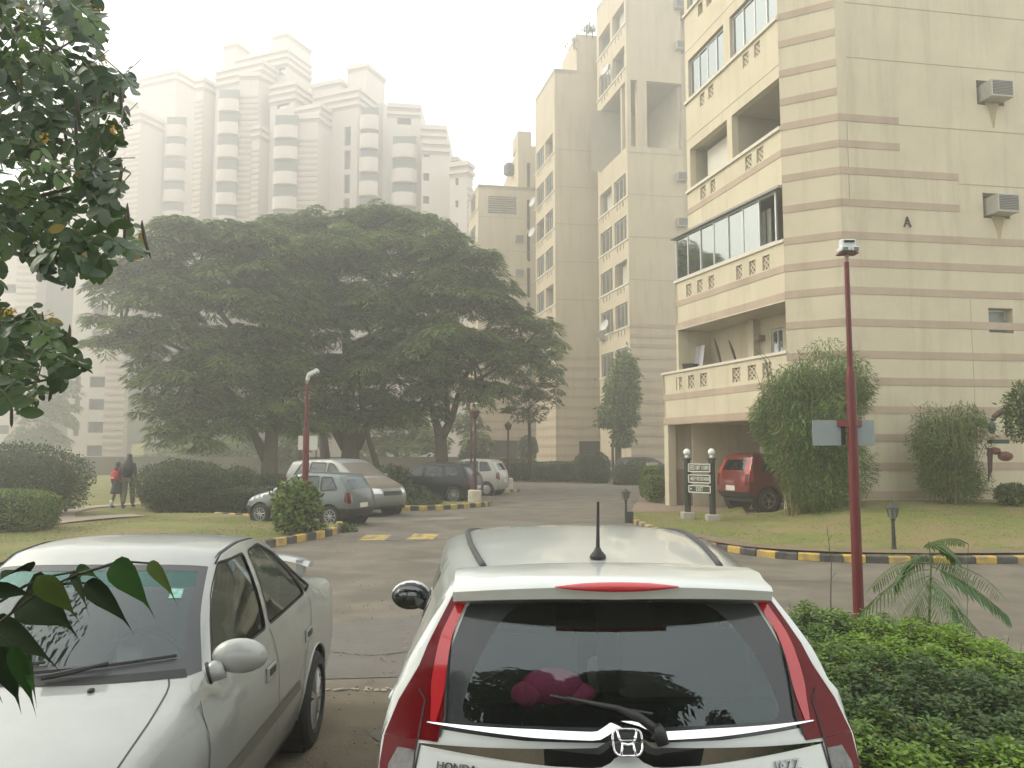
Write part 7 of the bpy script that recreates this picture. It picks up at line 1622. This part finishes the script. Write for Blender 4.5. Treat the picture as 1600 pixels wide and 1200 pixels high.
for i, (pts, m, ds) in enumerate((([(1456, 885), (1490, 900), (1530, 925), (1574, 962)], M_fr, (0, -.1, -.2, -.3)), ([(1452, 890), (1420, 895), (1385, 920), (1346, 955)], M_fr2, (0, -.1, -.2, -.2)), ([(1456, 905), (1480, 930), (1500, 955), (1526, 985)], M_fr, (0, -.2, -.3, -.5)), ([(1452, 868), (1475, 868), (1495, 885), (1512, 905)], M_fr2, (0, .2, .3, .4)),
    ([(1452, 865), (1430, 870), (1410, 890), (1395, 915)], M_fr, (0, .2, .3, .4)), ([(1455, 900), (1440, 920), (1425, 945), (1415, 965)], M_fr2, (0, -.3, -.4, -.5)), ([(1455, 895), (1462, 925), (1470, 955), (1475, 985)], M_fr2, (0, -.3, -.5, -.6)), ([(1452, 855), (1465, 850), (1480, 855), (1492, 868)], M_fr2, (0, 0, 0, 0)), ([(1454, 880), (1500, 885), (1540, 905), (1565, 930)], M_fr, (0, .3, .6, .9)), ([(1452, 880), (1415, 878), (1385, 892), (1362, 915)], M_fr2, (0, .3, .6, .8)), ([(1454, 900), (1475, 915), (1490, 940), (1500, 968)], M_fr, (0, -.4, -.8, -1.1)), ([(1452, 900), (1425, 910), (1400, 935), (1385, 965)], M_fr2, (0, -.3, -.7, -1.0)))): frond(sap, pts, 6.9, 22, .19, .014, m, .55, i, ds)
sp2 = thing('seedling', 'single small fern-like frond standing above the hedge near the road edge', 'seedling', PP(1515, 900, 7.6)[:2]+(0,))
mb = MB(); mb.tube([PP(1511, 1000, 7.6), PP(1512, 880, 7.6), PP(1513, 850, 7.6)], .003, 4); mb.build('stem', M_gs, sp2, world=True)
frond(sp2, [(1513, 850), (1495, 842), (1470, 843), (1447, 850)], 7.6, 18, .09, .018, M_fr2, 1.0, 3)
mb = MB(); mb.tube([PP(1300, 990, 7.2), PP(1298, 940, 7.2), PP(1299, 880, 7.2), PP(1292, 822, 7.2)], [.006, .006, .004, .002], 5)
for (x, y, x2, y2) in ((1298, 905, 1306, 895), (1296, 860, 1288, 852), (1295, 845, 1300, 836)): mb.tube([PP(x, y, 7.2), PP(x2, y2, 7.2)], .002, 4)
o = mb.build('twig', M_bark); tag(o, 'thin bare twig standing in the hedge left of the tall red lamp pole', 'twig')
# --- overhanging tree at upper left, every near leaflet its own part
M_of = [mat('oval_leaf_dark', (.028, .062, .018), .38, transl=.25), mat('oval_leaf', (.048, .098, .026), .38, transl=.3), mat('oval_leaf_light', (.085, .15, .035), .38, transl=.35), mat('oval_leaf_yellow', (.22, .17, .025), .5, transl=.4)]
ot = thing('tree', 'overhanging tree with oval leaflets, hanging pods and small yellow flowers at the upper left', 'tree', (-3.6, 2.6, 0))
def bmesh_leaf(m, w_=.30, seed=0):
    mb = MB(); rnd = random.Random(seed); prof = [(0, .0), (.12, .55), (.35, .95), (.6, 1.0), (.82, .72), (.95, .35), (1, 0)]; vs = []; 
    for x, r in prof: vs += [(-r*w_*.5, x, .05*r-.12*x*x), (0, x, -.12*x*x), (r*w_*.5, x, .05*r-.12*x*x)]
    fs = []
    for i in range(len(prof)-1):
        for j in (0, 1): a = i*3+j; fs.append((a, a+1, a+4, a+3))
    me = bpy.data.meshes.new('leaf'); me.from_pydata(vs, [], fs); me.materials.append(m); [setattr(p, 'use_smooth', True) for p in me.polygons]; return me
LM = [bmesh_leaf(m, .52) for m in M_of]
up_poly = [(-40, -30), (160, -30), (158, 20), (168, 45), (160, 90), (172, 110), (200, 98), (222, 135), (200, 165), (222, 195), (192, 215), (192, 262), (190, 300), (182, 325), (228, 350), (236, 385), (208, 412), (178, 395), (168, 425), (158, 448), (130, 432), (100, 455), (60, 430), (30, 400), (-40, 415)]
lo_poly = [(-40, 470), (40, 482), (62, 468), (66, 500), (95, 505), (140, 572), (112, 585), (100, 608), (78, 612), (52, 652), (28, 640), (-40, 650)]
comp = []; rnd = random.Random(21)
def inside(x, y): return inpoly((x, y), up_poly) or inpoly((x, y), lo_poly)
tries = 0
while len(comp) < 300 and tries < 20000:
    tries += 1; x, y = rnd.uniform(-40, 235), rnd.uniform(-30, 650)
    if not inside(x, y): continue
    edge = x/200; 
    comp.append((x, y, rnd.uniform(2.3, 3.5)))
leafs = []; rach = MB()
for (x, y, D) in comp:
    b = P(x, y, D); az = rnd.uniform(-.9, 1.2) if rnd.random() < .75 else rnd.uniform(2, 4.5); d = Vector((math.cos(az), rnd.uniform(-.6, .6), -rnd.uniform(.1, 1.2) )).normalized(); L_ = rnd.uniform(.10, .19); nz = Vector((rnd.uniform(-.5, .5), rnd.uniform(-1, .2), rnd.uniform(.2, 1))).normalized(); sd2 = d.cross(nz).normalized(); nz = sd2.cross(d)
    b = b-d*L_*.5; n0 = len(leafs); npair = rnd.choice((3, 4, 4, 5)); tone = rnd.choices((0, 1, 2), (.45, .42, .13))[0]
    for k in range(npair):
        f = .2+.8*(k+1)/npair; pp = b+d*L_*f
        for sg in (1, -1):
            ld = (sd2*sg*.9+d*(.35+.5*(k == npair-1))+nz*rnd.uniform(-.3, .2)).normalized(); ll = rnd.uniform(.046, .072)*(.8+.25*f); w3 = pp+ld*ll*.55; sx = w3.x/w3.y*F+800
            # screen test keeps the crown's outline
            v = w3-Vector((0, 0, CH)); yy = v.y*cp+v.z*sp; zz_ = -v.y*sp+v.z*cp; px, py = 800+F*v.x/yy, 600-F*zz_/yy
            if px > 10 and not inside(px, py): continue
            nn = (nz+Vector((rnd.uniform(-.3, .3),)*3)).normalized(); s3 = ld.cross(nn).normalized(); n3 = s3.cross(ld); M3 = Matrix((s3, ld, n3)).transposed().to_4x4(); M3.translation = pp; t_ = tone if rnd.random() > .012 else 3
            leafs.append((D, M3 @ Matrix.Diagonal((ll, ll, ll, 1)), t_, px > -8 and py > -8))
    if len(leafs)-n0 > npair*1.4: rach.tube([b, b+d*L_*.5+Vector((0, 0, .006)), b+d*L_], [.0022, .0018, .001], 4)
vis = sorted([l for l in leafs if l[3]], key=lambda l: l[0]); rest = vis[295:]+[l for l in leafs if not l[3]]; inv = inv_of(ot)
for D, M4, t_, _ in vis[:295]:
    o = bpy.data.objects.new('leaf', LM[t_]); COL.objects.link(o); o.parent = ot; o.matrix_local = inv @ M4
mb = MB()
for D, M4, t_, _ in rest: mb.cm = t_; me = LM[t_]; mb.add([inv @ (M4 @ v.co) for v in me.vertices], [tuple(p.vertices) for p in me.polygons])
mb.cm = 0; o = mb.build('foliage', M_of, ot, smooth=True); o['kind'] = 'stuff'
print('leaflets', len(vis), len(rest))
o = rach.build('leaf_stalks', M_gs, ot, world=True); o['kind'] = 'stuff'
for pts, r in (([(-3.6, 2.6, 0), (-3.5, 2.7, 1.5), (-3.2, 2.8, 2.6), (-2.9, 2.9, 3.6)], [.13, .11, .09, .06]),):
    mb = MB(); mb.tube(pts, r, 10); mb.build('trunk', M_bark, ot, world=True, smooth=True)
for pts in ([(-60, 150), (10, 130), (60, 95), (120, 60)], [(-60, 200), (30, 180), (100, 165), (190, 130)], [(-60, 260), (20, 250), (110, 230), (195, 215)], [(-60, 330), (20, 320), (110, 370), (205, 385)], [(-60, 60), (20, 50), (60, 20), (90, -20)], [(-60, 300), (50, 310), (120, 290), (180, 260)], [(-60, 560), (0, 545), (60, 560), (110, 575)], [(-60, 600), (0, 610), (40, 600), (90, 590)], [(60, 95), (68, 60), (64, 5), (66, -30)], [(-60, 520), (10, 505), (50, 495), (80, 520)]):
    mb = MB(); D = rnd.uniform(2.7, 3.1); mb.tube([(-3.15, 2.85, 2.8)]+[PP(x, y, D) for x, y in pts], [.02, .010, .008, .006, .003], 6); mb.build('branch', M_bark, ot, world=True, smooth=True)
M_pod = mat('seed_pod', (.06, .045, .035), .6)
for (x, y, l, b_) in ((188, 128, 48, 2), (172, 138, 20, 0), (120, 145, 35, 3), (150, 135, 40, 0), (78, 200, 60, 6), (100, 195, 45, 8), (118, 190, 70, 4), (148, 255, 50, 3), (199, 325, 28, 4), (222, 352, 52, 14), (196, 340, 40, -2), (66, 495, 32, 0), (109, 515, 26, -2), (82, 600, 28, -6), (56, 635, 18, 3), (18, 640, 28, 0), (42, 625, 30, 8), (190, 262, 26, -3)):
    D = rnd.uniform(2.4, 2.9); mb = MB(); mb.tube([PP(x, y-8, D), PP(x, y, D), PP(x+b_*.3, y+l*.4, D), PP(x+b_*.7, y+l*.8, D), PP(x+b_, y+l, D)], [.0015, .005, .0058, .0052, .001], 6); mb.build('seed_pod', M_pod, ot, world=True, smooth=True)
M_fl = mat('yellow_flower', (.55, .36, .03), .6, transl=.3)
for (x, y) in ((138, 12), (148, 20), (162, 98), (8, 478), (15, 486), (5, 492), (76, 492), (45, 622), (175, 200), (180, 206), (68, 215), (30, 5), (112, 392), (66, 378), (140, 18)):
    D = rnd.uniform(2.45, 2.7); c = P(x, y, D); C = [tuple(c+Vector((rnd.gauss(0, .008), rnd.gauss(0, .008), rnd.gauss(0, .008)))) for i in range(14)]; A = [(rnd.gauss(0, 1), rnd.gauss(0, 1), rnd.gauss(0, 1)) for i in range(14)]
    leafmesh('flower', C, A, np.tile((0., -.7, .7), (14, 1)), .011, .008, [M_fl], np.zeros(14, int), ot, bend=.3)['kind'] = 'stuff'
# --- drooping pointed leaves in front of the saloon
# upper boughs of the overhanging tree, above the picture, mirrored in the saloon's windscreen
C, A, N_, Ls, W, tn_ = clumps_fronds([((-6.2, 5.2, 7.4), (1.5, 1.4, .9), 1), ((-7.4, 4.2, 6.6), (1.4, 1.2, .9), 1), ((-5.5, 3.9, 6.3), (.8, .9, .6), .8)], 70, .10, .05, .3, 8, .5, .4)
o = leafmesh('upper_foliage', C, A, N_, Ls, W, M_of[:3], rs.randint(0, 3, len(C)), ot, shape='hex'); o['kind'] = 'stuff'
mb = MB(); mb.tube([(-3.2, 2.8, 2.6), (-3.9, 3.4, 4.6), (-5.0, 4.4, 6.4), (-5.6, 5.0, 7.4)], [.09, .07, .05, .02], 8); mb.build('branch', M_bark, ot, world=True, smooth=True)
br = thing('leafy_branch', 'near drooping branch with long-pointed dark leaves in front of the silver saloon', 'branch', PP(-60, 1010, 1.3)[:])
def drip(px0, py0, px1, py1, wpx, D0, D1_, m, fold=.35, name='leaf'):
    a, b = P(px0, py0, D0), P(px1, py1, D1_); ax = b-a; L_ = ax.length; y_ = ax.normalized(); vdir = Vector((0, 1, -.05)); x_ = y_.cross(vdir).normalized(); z_ = x_.cross(y_); wd = wpx/F*D0
    prof = [(0, 0), (.04, .35), (.12, .78), (.25, 1.0), (.42, .92), (.58, .62), (.70, .34), (.78, .14), (.88, .05), (1, .0)]; vs = []
    for t, r in prof:
        sag = -.10*L_*(1-(2*t-1)**2); c = a+ax*t+Vector((0, 0, -sag*.8)); vs += [c-x_*r*wd*.5-z_*r*wd*fold*.5, c-x_*r*wd*.25-z_*r*wd*fold*.22, c, c+x_*r*wd*.25-z_*r*wd*fold*.18, c+x_*r*wd*.5-z_*r*wd*fold*.45]
    mb = MB(); mb.add(vs, [(i*5+j, i*5+j+1, (i+1)*5+j+1, (i+1)*5+j) for i in range(len(prof)-1) for j in range(4)]); mb.build(name, m, br, world=True, smooth=True)
M_d = [mat('drip_leaf_dark', (.012, .024, .008), .8, transl=.12, spec=.06), mat('drip_leaf_green', (.018, .055, .010), .8, transl=.3, spec=.08), mat('drip_leaf_pale', (.06, .09, .02), .8, transl=.35, spec=.08)]
for i, (a, b, c, d, w_, m) in enumerate(((176, 879, 243, 968, 44, 1), (232, 879, 279, 950, 22, 2), (133, 911, 212, 995, 34, 0), (40, 925, 124, 1000, 78, 0), (58, 900, 126, 975, 40, 2), (112, 893, 140, 968, 16, 0), (48, 893, -10, 915, 42, 0), (-20, 980, 96, 1052, 50, 0), (20, 1008, 57, 1122, 30, 1), (0, 1010, 34, 1118, 44, 0), (40, 1020, 58, 1110, 26, 1), (118, 896, 160, 915, 18, 1), (-20, 925, 60, 935, 26, 0), (-30, 1050, 5, 1100, 36, 0), (150, 930, 175, 952, 10, 0))):
    drip(a, b, c, d, w_, 1.28+.03*(i % 4), 1.22+.02*(i % 5), M_d[m], .45)
for pts in ([(-80, 1040), (0, 972), (60, 925), (120, 898), (178, 879)], [(120, 898), (180, 880), (205, 878), (232, 880)], [(0, 940), (40, 915), (80, 900), (118, 893)], [(60, 925), (100, 912), (133, 911)], [(-60, 960), (-10, 985), (20, 1008)], [(20, 955), (30, 940), (42, 927)]):
    mb = MB(); mb.tube([PP(x, y, 1.29) for x, y in pts], [.0026-.0003*i for i in range(len(pts))], 6); mb.build('twig', mat('dark_twig', (.03, .03, .018), .8), br, world=True, smooth=True)
# rooftop plants on the third block
rp = thing('roof_plant', 'spindly potted plants on the roof edge of the third cream block', 'plant', PP(905, 62, 64)[:])
C = []; A = []
for (x, y, r_) in ((897, 64, 11), (916, 46, 9), (926, 44, 6)):
    c = P(x, y, 64); k = 60; C += list(np.array(c)+rs.normal(size=(k, 3))*r_/F*64*.5); A += list(rs.normal(size=(k, 3)))
leafmesh('foliage', C, A, np.tile((0., -.5, .8), (len(C), 1)), .45, .12, LG, rs.randint(0, 3, len(C)), rp, shape='rh')
mb = MB(); [mb.tube([PP(x, y+14, 64), PP(x, y, 64)], .04, 4) for x, y in ((897, 64), (916, 46), (926, 46))]; mb.build('stem', M_bark, rp, world=True)
